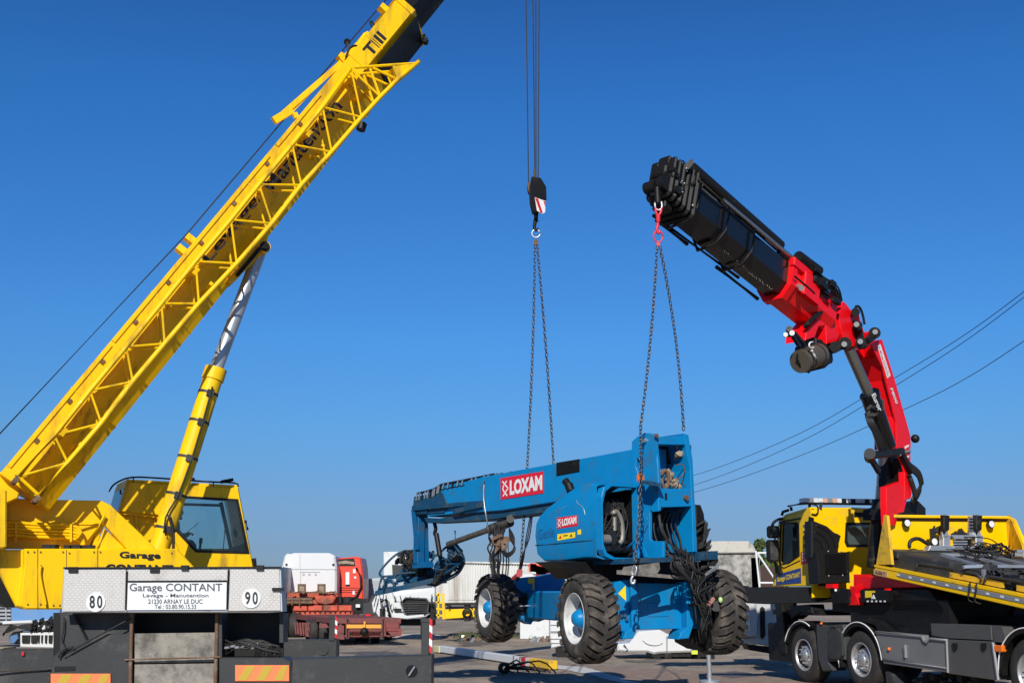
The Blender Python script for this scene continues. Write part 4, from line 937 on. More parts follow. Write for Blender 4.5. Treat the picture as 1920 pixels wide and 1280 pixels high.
# loft of the side outline inwards with a rounded edge; the rear part stays open
steps = [(CO - .0, .86, .02), (CO, .93, 0), (CO + .0, .97, 0), (CO - .05, 1.0, 0), (-.10, 1.0, 0)]
cf_ = sum(a for a, b in fz) / len(fz); cz_ = sum(b for a, b in fz) / len(fz)
ringv = []
for l, s_, g_ in [(CO, .90, 0), (CO - .015, .96, 0), (CO - .06, .99, 0), (CO - .13, 1.0, 0), (.02, 1.0, 0)]:
    ringv.append([gp(cf_ + (a - cf_) * s_, l, cz_ + (b - cz_) * s_) for a, b in fz])
vs = [p for r_ in ringv for p in r_]; n = len(fz); fs = []
fs.append(tuple(range(n)))
open_k = {9}                           # the rear edge between (1150,906) and (1150,1050)
for j in range(len(ringv) - 1):
    for k in range(n):
        if k in open_k: continue
        fs.append((j * n + k, j * n + (k + 1) % n, (j + 1) * n + (k + 1) % n, (j + 1) * n + k))
mb.add(vs, fs, True); ec = mb.build('engine_cover', BLU, lift)
sf = ec.modifiers.new('shell', 'SOLIDIFY'); sf.thickness = .02; sf.offset = -1
es = ec.modifiers.new('edges', 'EDGE_SPLIT'); es.split_angle = math.radians(38)
fr = fz[8][0]
rq = RPl(0)
rear_f = min(a for a, b in fz)
RQ = RPl(rear_f - .01)
zt, zb = fz[9][1], fz[10][1]
outer = [gp(rear_f, l, z) for l, z in ((CO - .01, zb + .14), (CO - .01, zt - .20), (CO - .06, zt - .06), (CO - .18, zt), (.03, zt), (.03, zb), (CO - .2, zb), (CO - .07, zb + .04))]
inner = [gp(rear_f, l, z) for l, z in ((CO - .035, zb + .22), (CO - .035, zt - .30), (CO - .09, zt - .12), (CO - .22, zt - .035), (.07, zt - .03), (.07, zb + .03), (CO - .25, zb + .03), (CO - .10, zb + .09))]
mb = MB(); mb.prism([p - GF * .03 for p in outer], GF * .12, [[p - GF * .03 for p in inner]], .003); mb.build('cover_rim', BLU, ec)
mb = MB(); mb.pipe([SPl.at(x, y, CO + .003) for x, y in ((1004, 1022), (1040, 1019), (1090, 1014), (1112, 1012))], .008, 6); mb.build('cover_crease', BLUD, ec)
stext('Genie', ((1009, 1012), (1040, 1006), (1009, 992)), CO + .002, ec, mk('faded blue lettering', (.008, .10, .28), .5), .02)
mb = MB(); mb.slab(SPl, [(1044, 970), (1083, 965), (1083, 985), (1044, 991)], .005, CO + .005); sg2 = mb.build('small_name_panel', sg.data.materials[0], ec)
stext('LOXAM', ((1054, 986), (1081, 981), (1054, 972)), CO + .007, sg2, SGN, .05); emblem(((1046, 988), (1052, 987), (1046, 973)), CO + .007, sg2)
mb = MB(); mb.mat(0).slab(SPl, [(1045, 1001), (1078, 997), (1078, 1007), (1045, 1013)], .004, CO + .004); mb.slab(SPl, [(1083, 993), (1089, 992), (1089, 1001), (1083, 1002)], .004, CO + .004)
mb.mat(1).slab(SPl, [(1047, 1009), (1051, 1003), (1053, 1009)], .003, CO + .006); mb.mat(2).slab(SPl, [(1068, 1006), (1071, 1000), (1073, 1005)], .003, CO + .006); mb.slab(SPl, [(1056, 1003), (1064, 1002), (1064, 1004), (1056, 1005)], .003, CO + .006); mb.build('warning_sticker', [YST, REFL_R, TXT], ec)
mb = MB(); mb.pipe([SPl.at(x, y, CO + .002) for x, y in ((1080, 937), (1084, 944), (1090, 948), (1095, 955), (1097, 966))], .006, 5, 3); mb.pipe([SPl.at(x, y, CO + .002) for x, y in ((1036, 962), (1062, 948))], .003, 4); mb.build('scratch', SLV, ec)
mb = MB(); mb.cyl(SPl.at(1071, 921, CO - .3), SPl.at(1066, 908, CO - .3), .07, n=12); mb.cyl(SPl.at(1067, 910, CO - .3), SPl.at(1060, 901, CO - .3), .055, .06, n=12); mb.build('exhaust_outlet', BLK, lift)
# engine inside
mb = MB(); mb.prism([gp(rear_f + .75, l, z) for l, z in ((CO - .08, zb + .02), (CO - .08, zt - .1), (.02, zt - .05), (.02, zb + .02))], GF * .03); mb.prism([gp(rear_f + .02, .02, zb + .03), gp(rear_f + .02, .02, zt - .05), gp(rear_f + .75, .02, zt - .05), gp(rear_f + .75, .02, zb + .03)], -GL * .01); mb.build('engine_bay_wall', BLK, lift)
def EP(l, z, f=0.0): return gp(rear_f + .15 + f, l, z)
zm = (zt + zb) / 2
mb = MB(); mb.box(EP(.42, zm - .05, .35), GL, UP, GF, .28, .36, .2, .04); mb.box(EP(.5, zm - .28, .1), GL, UP, GF, .14, .14, .12, .03); mb.box(EP(.55, zm + .2, .1), GL, UP, GF, .1, .1, .1, .02)
for k in range(34): mb.box(EP(rr.uniform(.1, .7), zm + rr.uniform(-.4, .3), rr.uniform(0, .2)), (rr.random(), rr.random(), 0), (0, 0, 1), (0, 1, 0), rr.uniform(.02, .08), rr.uniform(.02, .06), .04)
mb.build('engine', BLK, lift)
mb = MB(); mb.pipe([EP(.42, zm + .12), EP(.34, zm + .16), EP(.26, zm + .08), EP(.22, zm - .08), EP(.23, zm - .24), EP(.28, zm - .3)], .038, 10, 4); mb.cyl(EP(.68, zm - .25, -.02), EP(.52, zm - .25, -.02), .07, n=14); mb.cyl(EP(.38, zm + .08), EP(.38, zm - .12), .035, n=10); mb.build('exhaust_pipe', mk('dull engine metal', (.30, .27, .23), .5, .5, .3, 8), lift)
mb = MB(); c = EP(.45, zm - .22, -.03); mb.cyl(c, c + GF * .08, .11, n=16); mb.cyl(EP(.2, zm + .3), EP(.18, zm - .3), .02, n=6)
for k in range(16): mb.pipe([EP(rr.uniform(.1, .6), zm + .38, .1), EP(rr.uniform(.1, .7), zm + .1, 0), EP(rr.uniform(.1, .6), zm - .2, 0), EP(rr.uniform(0, .6), zm - .42, .05)], .012, 6, 4)
mb.build('engine_hose', RUB, lift)
# ---- chassis and axles
CF = V((-.256, .967, 0)).normalized(); CL = V((-CF.y, CF.x, 0))
WF = V((-.36, .933, 0)).normalized(); WL = V((-WF.y, WF.x, 0))
wr_ = P(1076, 1159, 17.3); wrr = P(1364, 1146, 18.4); wfl = P(909, 1139, 22.7); wfr = wfl + (wrr - wr_)
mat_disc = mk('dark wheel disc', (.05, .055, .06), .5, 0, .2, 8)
def lift_wheel(c, ax, label=None):
    ax = V(ax).normalized(); c = V(c); Ro, w = .59, .44
    mb = MB(); mb.lathe(c, ax, [(-.02, Ro * .60), (.0, Ro * .62), (.012, Ro * .78), (-.01, Ro * .94), (-.05, Ro * .985), (-w + .04, Ro * .985), (-w, Ro * .93), (-w - .01, Ro * .75), (-w + .01, Ro * .6)], 48)
    x, y, d = frame(ax)
    # chevron lugs, one slanting each way
    nl = 26
    for sgn in (0, 1):
        for k in range(nl):
            a0 = 2 * math.pi * (k + .5 * sgn) / nl; da = .15
            u0, u1, ul = (.02, -w * .56, -w * .40) if not sgn else (-w - .02, -w * .44, -w * .60)
            vs = []
            segs = [(u0, 0.0), (u0 + (ul - u0) * .5, da * .55), (ul, da * 1.15), (u1, da * 1.18)]
            for (u, aa) in segs:
                edge = abs(u - u0) < .01
                for da_, in ((0,), (.138,)):
                    for rr_ in (Ro * .955, Ro * (1.0 if edge else 1.075)):
                        e = x * math.cos(a0 + aa + da_) + y * math.sin(a0 + aa + da_); vs.append(c + e * rr_ + d * u)
            m = len(segs); fs = []
            for i in range(m - 1):
                b = i * 4; t = (i + 1) * 4
                fs += [(b, t, t + 1, b + 1), (b + 1, t + 1, t + 3, b + 3), (b + 3, t + 3, t + 2, b + 2), (b + 2, t + 2, t, b)]
            fs += [(0, 1, 3, 2), ((m - 1) * 4, (m - 1) * 4 + 2, (m - 1) * 4 + 3, (m - 1) * 4 + 1)]
            mb.add(vs, fs)
    t = mb.build('wheel', TYR, lift)
    if label: t['label'] = label
    mb = MB(); mb.lathe(c, ax, [(-.01, Ro * .62), (.006, Ro * .605), (.0, Ro * .59), (-.03, Ro * .575), (-.17, Ro * .555), (-.18, Ro * .50)], 44); mb.build('rim', RIMG, t)
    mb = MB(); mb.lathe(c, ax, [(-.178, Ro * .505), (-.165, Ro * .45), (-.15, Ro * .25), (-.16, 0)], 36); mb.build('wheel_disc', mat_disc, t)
    mb = MB(); mb.lathe(c, ax, [(-.16, Ro * .27), (-.11, Ro * .26), (-.09, Ro * .22), (-.04, Ro * .20), (.01, Ro * .13), (.02, 0)], 24)
    for k in range(8): a = 2 * math.pi * k / 8; e = x * math.cos(a) + y * math.sin(a); mb.cyl(c + e * Ro * .2 - ax * .15, c + e * Ro * .2 - ax * .09, .014, n=6)
    mb.build('hub', BLU, t)
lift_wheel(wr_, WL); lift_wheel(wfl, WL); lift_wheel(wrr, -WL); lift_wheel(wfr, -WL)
# rear axle box
AX = Pl(wr_ + CF * .05, V((WF.x * -1, WF.y * -1, 0))); ax_ = lambda x, y, o=0: AX.at(x, y, o)
mb = MB(); mb.slab(AX, [(1152, 1092), (1172, 1086), (1188, 1088), (1188, 1182), (1168, 1184), (1148, 1180)], .3, .12, (), .012)
mb.slab(AX, [(1188, 1100), (1196, 1092), (1290, 1094), (1298, 1100), (1300, 1178), (1190, 1180)], .4, .02, (), .01)
mb.slab(AX, [(1214, 1130), (1252, 1128), (1254, 1155), (1216, 1156)], .02, .03, (), .006)
for x0 in (1184, 1288): mb.slab(AX, [(x0 - 1, 1090), (x0 + 8, 1092), (x0 + 13, 1120), (x0 + 13, 1170), (x0 + 4, 1196), (x0 - 16, 1198), (x0 - 10, 1184), (x0 + 1, 1176)], .35, .20, (), .01)
mb.slab(AX, [(1300, 1100), (1330, 1104), (1330, 1178), (1300, 1178)], .4, 0, (), .01)
rx = mb.build('rear_axle', BLU, lift)
mb = MB().slab(AX, [(1159, 1112), (1173, 1097), (1174, 1126)], .004, .125); mb.build('yellow_triangle', YST, rx)
mb = MB()
for x, y in ((1172, 1153), (1175, 1160), (1165, 1153)): mb.cyl(ax_(x, y, .12), ax_(x, y, .17), .026, n=10)
split(mb, 'axle_bolt', BLUD, rx)
mb = MB(); mb.slab(AX, [(1128, 1085), (1330, 1085), (1330, 1100), (1128, 1100)], .8, -.25); mb.slab(AX, [(1290, 1180), (1340, 1175), (1345, 1212), (1320, 1218), (1296, 1205)], .5, -.05, (), .02); mb.build('axle_underside', BLK, lift)
mb = MB()
for k in range(12): mb.pipe([ax_(1318 + rr.uniform(-20, 15), 1120, .25), ax_(1322 + rr.uniform(-12, 12), 1150, .3), ax_(1322 + rr.uniform(-12, 12), 1175, .28), ax_(1326 + rr.uniform(-14, 10), 1205, .2)], rr.choice((.01, .014)), 6, 4)
mb.pipe([ax_(1283, 1120, .05), ax_(1294, 1135, .25), ax_(1300, 1128, .26), ax_(1308, 1110, .2)], .014, 6, 4); mb.build('axle_hose', RUB, lift)
# chassis frame between the axles
ch0 = (wr_ + wrr) / 2 + CF * .1; ch1 = (wfl + wfr) / 2
mb = MB(); a = ch0 + V((0, 0, .10)); b = ch1 + V((0, 0, .02)); mb.bar(a, b, 1.15, .50, CL, .03); mb.build('chassis_frame', BLU, lift)
FA = Pl(wfl - CF * .1, V((-CF.x, -CF.y, 0)))
mb = MB(); mb.slab(FA, [(968, 1084), (1003, 1080), (1004, 1122), (1010, 1148), (996, 1170), (974, 1160), (962, 1168), (962, 1120)], .5, .15, (), .012); mb.slab(FA, [(1003, 1082), (1060, 1070), (1062, 1155), (1030, 1158), (1010, 1165), (1003, 1150)], .6, .05)
fx = mb.build('front_axle', BLU, lift)
mb = MB(); mb.slab(FA, [(990, 1084), (1002, 1083), (1002, 1106), (999, 1106), (998, 1093), (990, 1093)], .004, .156); mb.build('yellow_sticker', YST, fx)
mb = MB(); mb.bar(FA.at(962, 1100, .3), FA.at(1000, 1130, .3), .04, .05); mb.slab(FA, [(964, 1120), (992, 1118), (996, 1150), (966, 1150)], .1, .2); mb.build('steering_linkage', BLK, lift)
mb = MB(); mb.cyl(FA.at(960, 1136, .35), FA.at(1018, 1134, .35), .014, n=8); mb.build('tie_rod', ALU, lift)
mb = MB()
for k in range(3): mb.pipe([q(998 - k * 2, 968), q(992 - k * 3, 1010, .1), q(978 + k * 2, 1045, .2), FA.at(968 + k * 2, 1088, .3)], .010, 6, 3)
mb.build('steering_hose', RUB, lift)

# ---- chain slings holding the lift
YB2 = 20.4
s1 = thing('chain_sling', 'dark two-leg chain sling under the hook block, left of the other sling', 'chain sling', P(1005, 437, YB2))
mb = MB(); ring(mb, P(1005, 438, YB2), .075, .014, (0, 1, 0)); mb.build('master_link', ALU, s1)
mb = MB(); mb.box(P(1005, 455, YB2), (1, 0, 0), (0, 0, 1), (0, 1, 0), .04, .05, .03, .01); mb.build('shackle', RST, s1)
mb = MB(); chain(mb, sag(P(1003, 459, YB2), P(975, 1070, 20.1), .05), .068, .021, .0085); mb.build('chain_leg', CHN, s1)
mb = MB(); chain(mb, sag(P(1007, 459, YB2), P(1038, 872, 20.9), -.02), .068, .021, .0085); mb.build('chain_leg', CHN, s1)
mb = MB(); mb.box(P(974, 1074, 20.1), (1, 0, 0), (0, 0, 1), (0, 1, 0), .05, .06, .04, .02); mb.bar(P(972, 1076, 20.1), P(962, 1084, 20.3), .05, .05); mb.build('sling_hook', mk('red sling hook', (.4, .04, .05), .5, 0, .2), s1)
YS = 17.35
s2 = thing('chain_sling', 'chain sling with red swivel hook hanging from the tip of the red loader crane', 'chain sling', P(1234, 445, YS))
mb = MB(); pp = ypl(YS)
mb.pipe([pp.at(x, y) for x, y in ((1228, 378), (1229, 390), (1236, 394), (1241, 388), (1240, 378))], .016, 8, 4); mb.build('shackle', ALU, s2)
mb = MB(); mb.pipe([pp.at(x, y) for x, y in ((1229, 388), (1230, 398), (1234, 404), (1239, 398), (1240, 390))], .02, 8, 3); mb.cyl(pp.at(1234, 402), pp.at(1234, 416), .04, .03, n=12); mb.pipe([pp.at(x, y) for x, y in ((1234, 416), (1233, 424), (1231, 430), (1234, 437), (1238, 434))], .024, 8, 4); mb.build('swivel_hook', HRD, s2)
mb = MB(); ring(mb, P(1234, 443, YS), .075, .012, (0, 1, 0), 22, .95, 1.25); mb.box(P(1234, 458, YS), (1, 0, 0), (0, 0, 1), (0, 1, 0), .025, .03, .02, .008); mb.build('master_link', HRD, s2)
mb = MB(); chain(mb, sag(P(1232, 461, YS), P(1201, 800, 16.9), .03) + [P(1201, 900, 16.6), P(1198, 980, 16.45), P(1190, 1062, 16.4)], .062, .021, .0085); mb.build('chain_leg', CHN, s2)
mb = MB(); chain(mb, sag(P(1237, 461, YS), P(1282, 810, 17.8), -.06), .062, .021, .0085); mb.build('chain_leg', CHN, s2)
mb = MB(); chain(mb, [P(1190, 1062, 16.4), P(1188, 1078, 16.4)], .1, .035, .014); mb.pipe([P(x, y, 16.4) for x, y in ((1188, 1078), (1184, 1084), (1184, 1092), (1189, 1092), (1190, 1086))], .018, 8, 4); mb.build('grab_hook', ALU, s2)
# ================================================================ RECOVERY TRUCK WITH RED LOADER CRANE
TFd = V((-.32, .947, 0)).normalized(); TL = V((-TFd.y, TFd.x, 0))
W2 = P(1615, 1237, 22.3); W2.z = 0
TS = Pl(W2, TL)                                   # plane of the left side
def TR(f): return Pl(W2 + TFd * f, -TFd)          # planes across, facing the rear
def tp(f, l, z): return W2 + TFd * f + TL * l + UP * z
truck = thing('recovery_truck', 'yellow recovery truck with red loader crane and tilted bed, at the right', 'truck', (W2.x + 1, W2.y, 0))
for f in (1.92, 0.0, -4.3, -5.7):
    road_wheel(tp(f, 0, .53), TL, .53, .36, truck, TYR2, SLV if f < -1 else ALU); road_wheel(tp(f, -2.5, .53), -TL, .53, .36, truck)
ts = lambda x, y, o=0: TS.at(x, y, o)
# chassis
mb = MB()
mb.box(tp(-2.2, -1.25, .92), TFd, TL, UP, 5.8, .45, .16); mb.box(tp(1.0, -1.25, .9), TFd, TL, UP, 1.4, 1.15, .25); mb.box(tp(2.6, -1.25, .75), TFd, TL, UP, .75, 1.22, .38, .05)
mb.box(tp(-1.0, -1.2, 1.25), TFd, TL, UP, 1.4, 1.1, .35); mb.box(tp(-3.2, -1.25, 1.2), TFd, TL, UP, 3.4, .5, .14)
mb.build('chassis_frame', BLK, truck)
# cab
cabo = [(1452, 1098), (1452, 1070), (1458, 1000), (1463, 978), (1474, 968), (1519, 955), (1522, 958), (1527, 1098)]
cwin = [(1465, 982), (1492, 981), (1495, 985), (1496, 1040), (1478, 1053), (1465, 1056), (1462, 1050)]
mb = MB(); mb.slab(TS, cabo, .06, .02, [cwin], .012)
a0 = [ts(x, y, -.02) for x, y in cabo]
def across(mb, i, j, th=.05, pts=a0, wd=2.36, ctr=None):
    p, r = pts[i], pts[j]; n = -TL * wd; mb.prism([p, r, r + n, p + n], ((r - p).cross(n)).normalized() * th)
for i in range(2, 5): across(mb, i, i + 1)
across(mb, 0, 1); cb = mb.build('cab', YEL2, truck)
farw = [ts(x, y, -.02) - TL * 2.36 for x, y in cabo]; farh = [ts(x, y, -.02) - TL * 2.36 for x, y in cwin]
mb = MB(); mb.prism(farw, TL * .05, [farh]); mb.build('cab_side_panel', YEL2, cb)
mb = MB(); across(mb, 1, 2, .01); mb.build('windscreen', GLS, cb)
crf = (ts(1522, 958) - W2).dot(TFd); zr = ts(1521, 956).z
RW = TR(crf)
rw = lambda x, y, o=0: RW.at(x, y, o)
mb = MB(); roofp = [(1521, 957), (1545, 951), (1600, 951), (1700, 955), (1712, 960), (1714, 1120), (1524, 1120)]
mb.slab(RW, roofp, .05, .02, [[(1589, 984), (1592, 981), (1650, 981), (1650, 1022), (1592, 1022), (1586, 1014)]], .02); cbr = mb.build('cab_rear_wall', YEL2, cb)
mb = MB().slab(RW, [(1588, 982), (1651, 982), (1651, 1022), (1588, 1022)], .008, -.01); mb.build('rear_window', GLD, cbr)
mb = MB().slab(RW, [(1586, 979), (1654, 979), (1654, 1025), (1588, 1025), (1584, 1016)], .012, .032, [[(1590, 983), (1650, 983), (1650, 1020), (1592, 1020), (1589, 1014)]]); mb.slab(RW, board(1602, 960, 1640, 969), .01, .03); mb.build('window_gasket', BLK, cbr)
mb = MB(); mb.slab(TS, cwin, .008, -.01); mb.build('door_window', GLS, cb)
mb = MB(); mb.slab(TS, [(1463, 979), (1494, 978), (1498, 983), (1499, 1042), (1479, 1056), (1463, 1059), (1460, 1051)], .015, .028, [cwin]); mb.slab(TS, [(1460, 977), (1500, 970), (1500, 973), (1460, 980)], .03, .04); mb.pipe([ts(x, y, .03) for x, y in ((1463, 980), (1461, 1058), (1470, 1064), (1500, 1050))], .008, 5); mb.build('door_seal', BLK, cb)
mb = MB(); mb.slab(TS, [(1516, 968), (1522, 970), (1527, 1052), (1517, 1045)], .05, .06)
for k in range(17): y = 972 + k * 4.4; mb.slab(TS, [(1516, y), (1523, y + 3), (1523, y + 5), (1516, y + 2)], .02, .075)
mb.build('side_grille', BLK, cb)
mb = MB(); pts = [(1522, 976), (1530, 977), (1552, 986), (1566, 998), (1572, 1000), (1578, 1004), (1574, 1020), (1572, 1045), (1522, 1045)]
mb.slab(RW, pts, .25, .30, (), .03); fr_ = mb.build('air_intake', BLK, cb)
mb = MB()
for r_ in (22, 34, 46): mb.pipe([rw(1520 + r_ * math.cos(t), 1030 - r_ * math.sin(t), .302) for t in [.1 + .13 * k for k in range(11)]], .012, 6)
mb.build('intake_rib', BLK2, fr_)
mb = MB(); mb.slab(TS, [(1455, 1077), (1501, 1064), (1502, 1092), (1455, 1096)], .004, .03); lv = mb.build('livery_panel', NAVY, cb)
stext('Garage CONTANT', ((1457, 1093), (1500, 1084), (1457, 1081)), .034, lv, YST, .03, TS)
mb = MB(); mb.slab(TS, [(1501, 1034), (1513, 1036), (1514, 1056), (1502, 1057)], .004, .03); rs = mb.build('red_sticker', sg.data.materials[0], cb)
for k in range(3): stext(('LA', 'RE', 'GE')[k] if 0 else 'III', ((1504, 1040 + k * 6), (1511, 1040 + k * 6), (1504, 1036 + k * 6)), .033, rs, SGN, .02, TS, 'small_print')
mb = MB()
for k, y in enumerate((985, 996, 1007, 1022)): mb.slab(TS, [(1505, y), (1509, y - 3), (1512, y + 3), (1508, y + 5)], .003, .024)
mb.build('small_marks', TXG, cb)
# interior
mb = MB(); mb.box(ts(1478, 1045, -.7), TFd, TL, UP, .12, .25, .4, .05); mb.box(ts(1478, 1050, -1.8), TFd, TL, UP, .12, .25, .4, .05); mb.build('seat', GRYF, cb)
mb = MB(); mb.box(tp(crf + .9, -1.2, 1.35), TFd, TL, UP, .85, 1.15, .05); mb.build('cab_floor', BLK, cb)
# mirrors
mb = MB(); 
mb.pipe([ts(x, y, o) for x, y, o in ((1466, 972, 0), (1458, 974, .15), (1450, 980, .25), (1447, 990, .3))], .03, 8, 3)
M1 = ts(1449, 997, .3); M2 = ts(1448, 1032, .3)
for c_, h in ((M1, .125), (M2, .22)): mb.box(c_, TL, UP, TFd, .125, h, .06, .04)
mb.bar(ts(1453, 1005, .3), ts(1453, 1016, .3), .03, .03); mb.bar(ts(1452, 1052, .25), ts(1462, 1075, .05), .04, .04); mb.slab(TS, [(1452, 1058), (1460, 1060), (1464, 1075), (1454, 1075)], .1, .08)
mi = mb.build('mirror', BLK, truck)
mb = MB()
for c_, h in ((M1, .09), (M2, .18)): mb.box(c_ - TFd * .064, TL, UP, TFd, .09, h, .004)
mb.build('mirror_glass', GRYF, mi)
# roof rack and light bar
mb = MB(); RQ2 = TR(crf + .6); r2 = lambda x, y, o=0: RQ2.at(x, y, o)
mb.pipe([ts(1478, 948.5, -.1), ts(1500, 944.5, -.1), ts(1519, 943, -.1)], .022); mb.bar(ts(1483, 950, -.1), ts(1484, 957, -.1), .04, .05); mb.pipe([ts(1519, 944, -.1), rw(1560, 943.5), rw(1640, 946), rw(1720, 948)], .014)
mb.bar(ts(1518, 944, -.1), ts(1518, 956, -.1), .05, .05); mb.bar(rw(1540, 941), rw(1538, 956), .05, .05); mb.pipe([rw(x, y, .05) for x, y in ((1522, 945), (1532, 948), (1534, 958), (1530, 964), (1522, 963))], .016, 6, 4)
mb.pipe([ts(1466, 965, 0), ts(1468, 959, 0), ts(1478, 956, 0)], .03)
mb.build('roof_rail', BLK, truck)
mb = MB(); a, b = rw(1503, 938, -.2), rw(1650, 940, -.2); u = (b - a).normalized(); L_ = (b - a).length
mb.mat(0); mb.bar(a - UP * .055, b - UP * .055, .22, .03, UP.cross(u))
n = 17
for k in range(n):
    mb.mat([1, 3, 1, 1, 2, 3, 2, 1, 0, 1, 0, 1, 3, 0, 1, 0, 1][k]); mb.box(a + u * L_ * (k + .5) / n, u, UP, TFd, L_ / n * .47, .045, .1, .012)
mb.build('light_bar', [BLK, mk('clear lamp lens', (.62, .68, .70), .15, 0, .1, coat=.5), mk('pale amber lens', (.60, .34, .22), .2, 0, .1, coat=.4), SLV], truck)
# boxes behind the cab, step, tank
mb = MB(); B1 = TR(crf - .45); mb.slab(B1, [(1532, 1036), (1592, 1034), (1594, 1092), (1536, 1094)], .35, 0, (), .01); bx1 = mb.build('equipment_box', BLK, truck)
mb = MB(); mb.slab(B1, [(1547, 1038), (1586, 1038), (1588, 1076), (1548, 1076)], .01, .02, (), .005); mb.mat(1)
for x, y in ((1553, 1033), (1578, 1033), (1554, 1079), (1580, 1078)): mb.ball(B1.at(x, y, .01), .018, n=6)
mb.build('box_lid', [BLK2, SLV], bx1)
mb = MB(); mb.slab(TS, [(1502, 1056), (1514, 1058), (1516, 1098), (1503, 1098)], .2, .0); mb.slab(TS, [(1528, 1060), (1540, 1062), (1545, 1098), (1529, 1098)], .3, -.05); mb.build('cab_side_fairing', BLK, truck)
mb = MB(); mb.slab(TS, [(1523, 1062), (1527, 1063), (1530, 1100), (1526, 1100)], .03, -.02); mb.build('step_rail', YEL2, truck)
# front lower body behind wheel one, mudguards
mb = MB(); mb.slab(TS, [(1453, 1130), (1466, 1130), (1470, 1170), (1474, 1225), (1464, 1224), (1456, 1195)], .35, .02, (), .02); mb.slab(TS, [(1480, 1135), (1520, 1132), (1524, 1150), (1500, 1148), (1482, 1160)], .3, -.02, (), .02)
mb.build('front_bumper_corner', BLK, truck)
mb = MB(); mb.slab(TS, [(1530, 1170), (1548, 1172), (1580, 1170), (1583, 1180), (1584, 1236), (1552, 1240), (1562, 1256), (1542, 1258), (1534, 1236), (1530, 1190)], .3, .03, (), .02); sk = mb.build('side_fairing', mk('dark grey plastic', (.045, .047, .05), .55, 0, .15), truck)
mb = MB(); mb.slab(TS, [(1553, 1178), (1570, 1177), (1578, 1186), (1580, 1228), (1572, 1236), (1556, 1235), (1552, 1228)], .06, .07, (), .015); mb.slab(TS, [(1556, 1172), (1566, 1172), (1566, 1175), (1556, 1176)], .02, .075); mb.build('tank_cover', GRYF, sk)
mb = MB(); mb.ball(ts(1540, 1168, .04), .03, n=8); split(mb, 'marker_lamp', AMB, truck)
def arch(f, r0, r1, w, a0_, a1_, m, nm='mudguard', zc=.53):
    mb = MB(); n = 18; c = tp(f, .03, zc); vs = []
    for k in range(n + 1):
        t = math.radians(a0_ + (a1_ - a0_) * k / n); e = TFd * math.cos(t) + UP * math.sin(t)
        vs += [c + e * r0, c + e * r1, c + e * r1 - TL * w, c + e * r0 - TL * w]
    fs = [(4 * k + i, 4 * k + (i + 1) % 4, 4 * k + 4 + (i + 1) % 4, 4 * k + 4 + i) for k in range(n) for i in range(4)] + [(0, 1, 2, 3), tuple(4 * n + i for i in (3, 2, 1, 0))]
    mb.add(vs, fs); o = mb.build(nm, m, truck)
    mb = MB(); mb.pipe([c + (TFd * math.cos(math.radians(t)) + UP * math.sin(math.radians(t))) * (r1 - .008) + TL * .012 for t in [a0_ + (a1_ - a0_) * k / 20 for k in range(21)]], .012, 6); mb.build('mudguard_trim', REFL_W, o)
arch(0, .60, .68, .42, -15, 178, BLK); arch(-4.3, .60, .68, .42, -5, 180, BLK); arch(1.92, .60, .66, .4, 20, 120, BLK)
mb = MB(); mb.slab(TS, [(1660, 1258), (1668, 1262), (1680, 1282), (1666, 1290), (1662, 1280)], .3, .02); mb.build('mud_flap', GRYF, truck)
mb = MB(); mb.slab(TS, [(1608, 1160), (1630, 1158), (1650, 1163), (1672, 1182), (1674, 1186), (1645, 1184), (1640, 1172), (1615, 1166)], .4, .0, (), .02); mb.build('upper_mudguard', BLK, truck)
# silver lockers on the side
mb = MB(); mb.slab(TS, [(1640, 1182), (1730, 1190), (1733, 1199), (1738, 1201), (1742, 1194), (1774, 1197), (1777, 1260), (1656, 1243)], .35, .05, (), .012); k1 = mb.build('side_locker', ALD, truck)
mb = MB(); mb.slab(TS, [(1776, 1198), (1860, 1202), (1870, 1275), (1778, 1262)], .4, .06, (), .01); mb.slab(TS, [(1745, 1168), (1858, 1172), (1860, 1200), (1776, 1196), (1746, 1190)], .4, .03, (), .008); mb.slab(TS, [(1859, 1172), (1878, 1174), (1888, 1205), (1864, 1202)], .3, .02); k2 = mb.build('side_locker', mk('brushed dark steel', (.13, .13, .125), .4, .5, .12, 4), truck)
mb = MB(); mb.pipe([ts(x, y, .08) for x, y in ((1641, 1184), (1728, 1192), (1731, 1200), (1738, 1204), (1743, 1196), (1774, 1199))], .014, 6); mb.pipe([ts(x, y, .07) for x, y in ((1655, 1235), (1775, 1252))], .012); mb.bar(ts(1774.5, 1197, .07), ts(1777, 1260, .07), .03, .03); mb.bar(ts(1861, 1204, .08), ts(1871, 1274, .08), .05, .03); split(mb, 'locker_trim', SLV, truck)
mb = MB()
for x in (1789, 1843): mb.slab(TS, [(x - 5, 1205), (x + 4, 1205), (x + 4, 1215), (x, 1221), (x - 4, 1216)], .03, .085, (), .008)
split(mb, 'locker_handle', BLK2, k2)
mb = MB(); mb.mat(0).ball(ts(1667, 1216, .06), .035, n=8); mb.box(ts(1875, 1215, .05), TFd, UP, TL, .09, .05, .04, .015); split(mb, 'marker_lamp', AMB, truck)
mb = MB(); mb.mat(0).box(ts(1697, 1221, .07), TFd + UP * .6, UP, TL, .02, .09, .02); mb.box(ts(1697, 1218, .07), TFd - UP * .6, UP, TL, .02, .08, .02); mb.build('spare_bracket', SLV, k1)
mb = MB(); mb.slab(TS, [(1686, 1172), (1727, 1173), (1729, 1188), (1688, 1186)], .2, -.15); mb.build('battery_box', BLK, truck)
mb = MB()
for a, b in (((1688, 1173), (1726, 1174)), ((1686, 1180), (1728, 1182)), ((1712, 1174), (1712, 1188)), ((1724, 1174), (1725, 1186))): mb.bar(ts(*a, -.12), ts(*b, -.12), .03, .03)
mb.build('battery_strap', SLV, truck)
mb = MB(); r4 = random.Random(5)
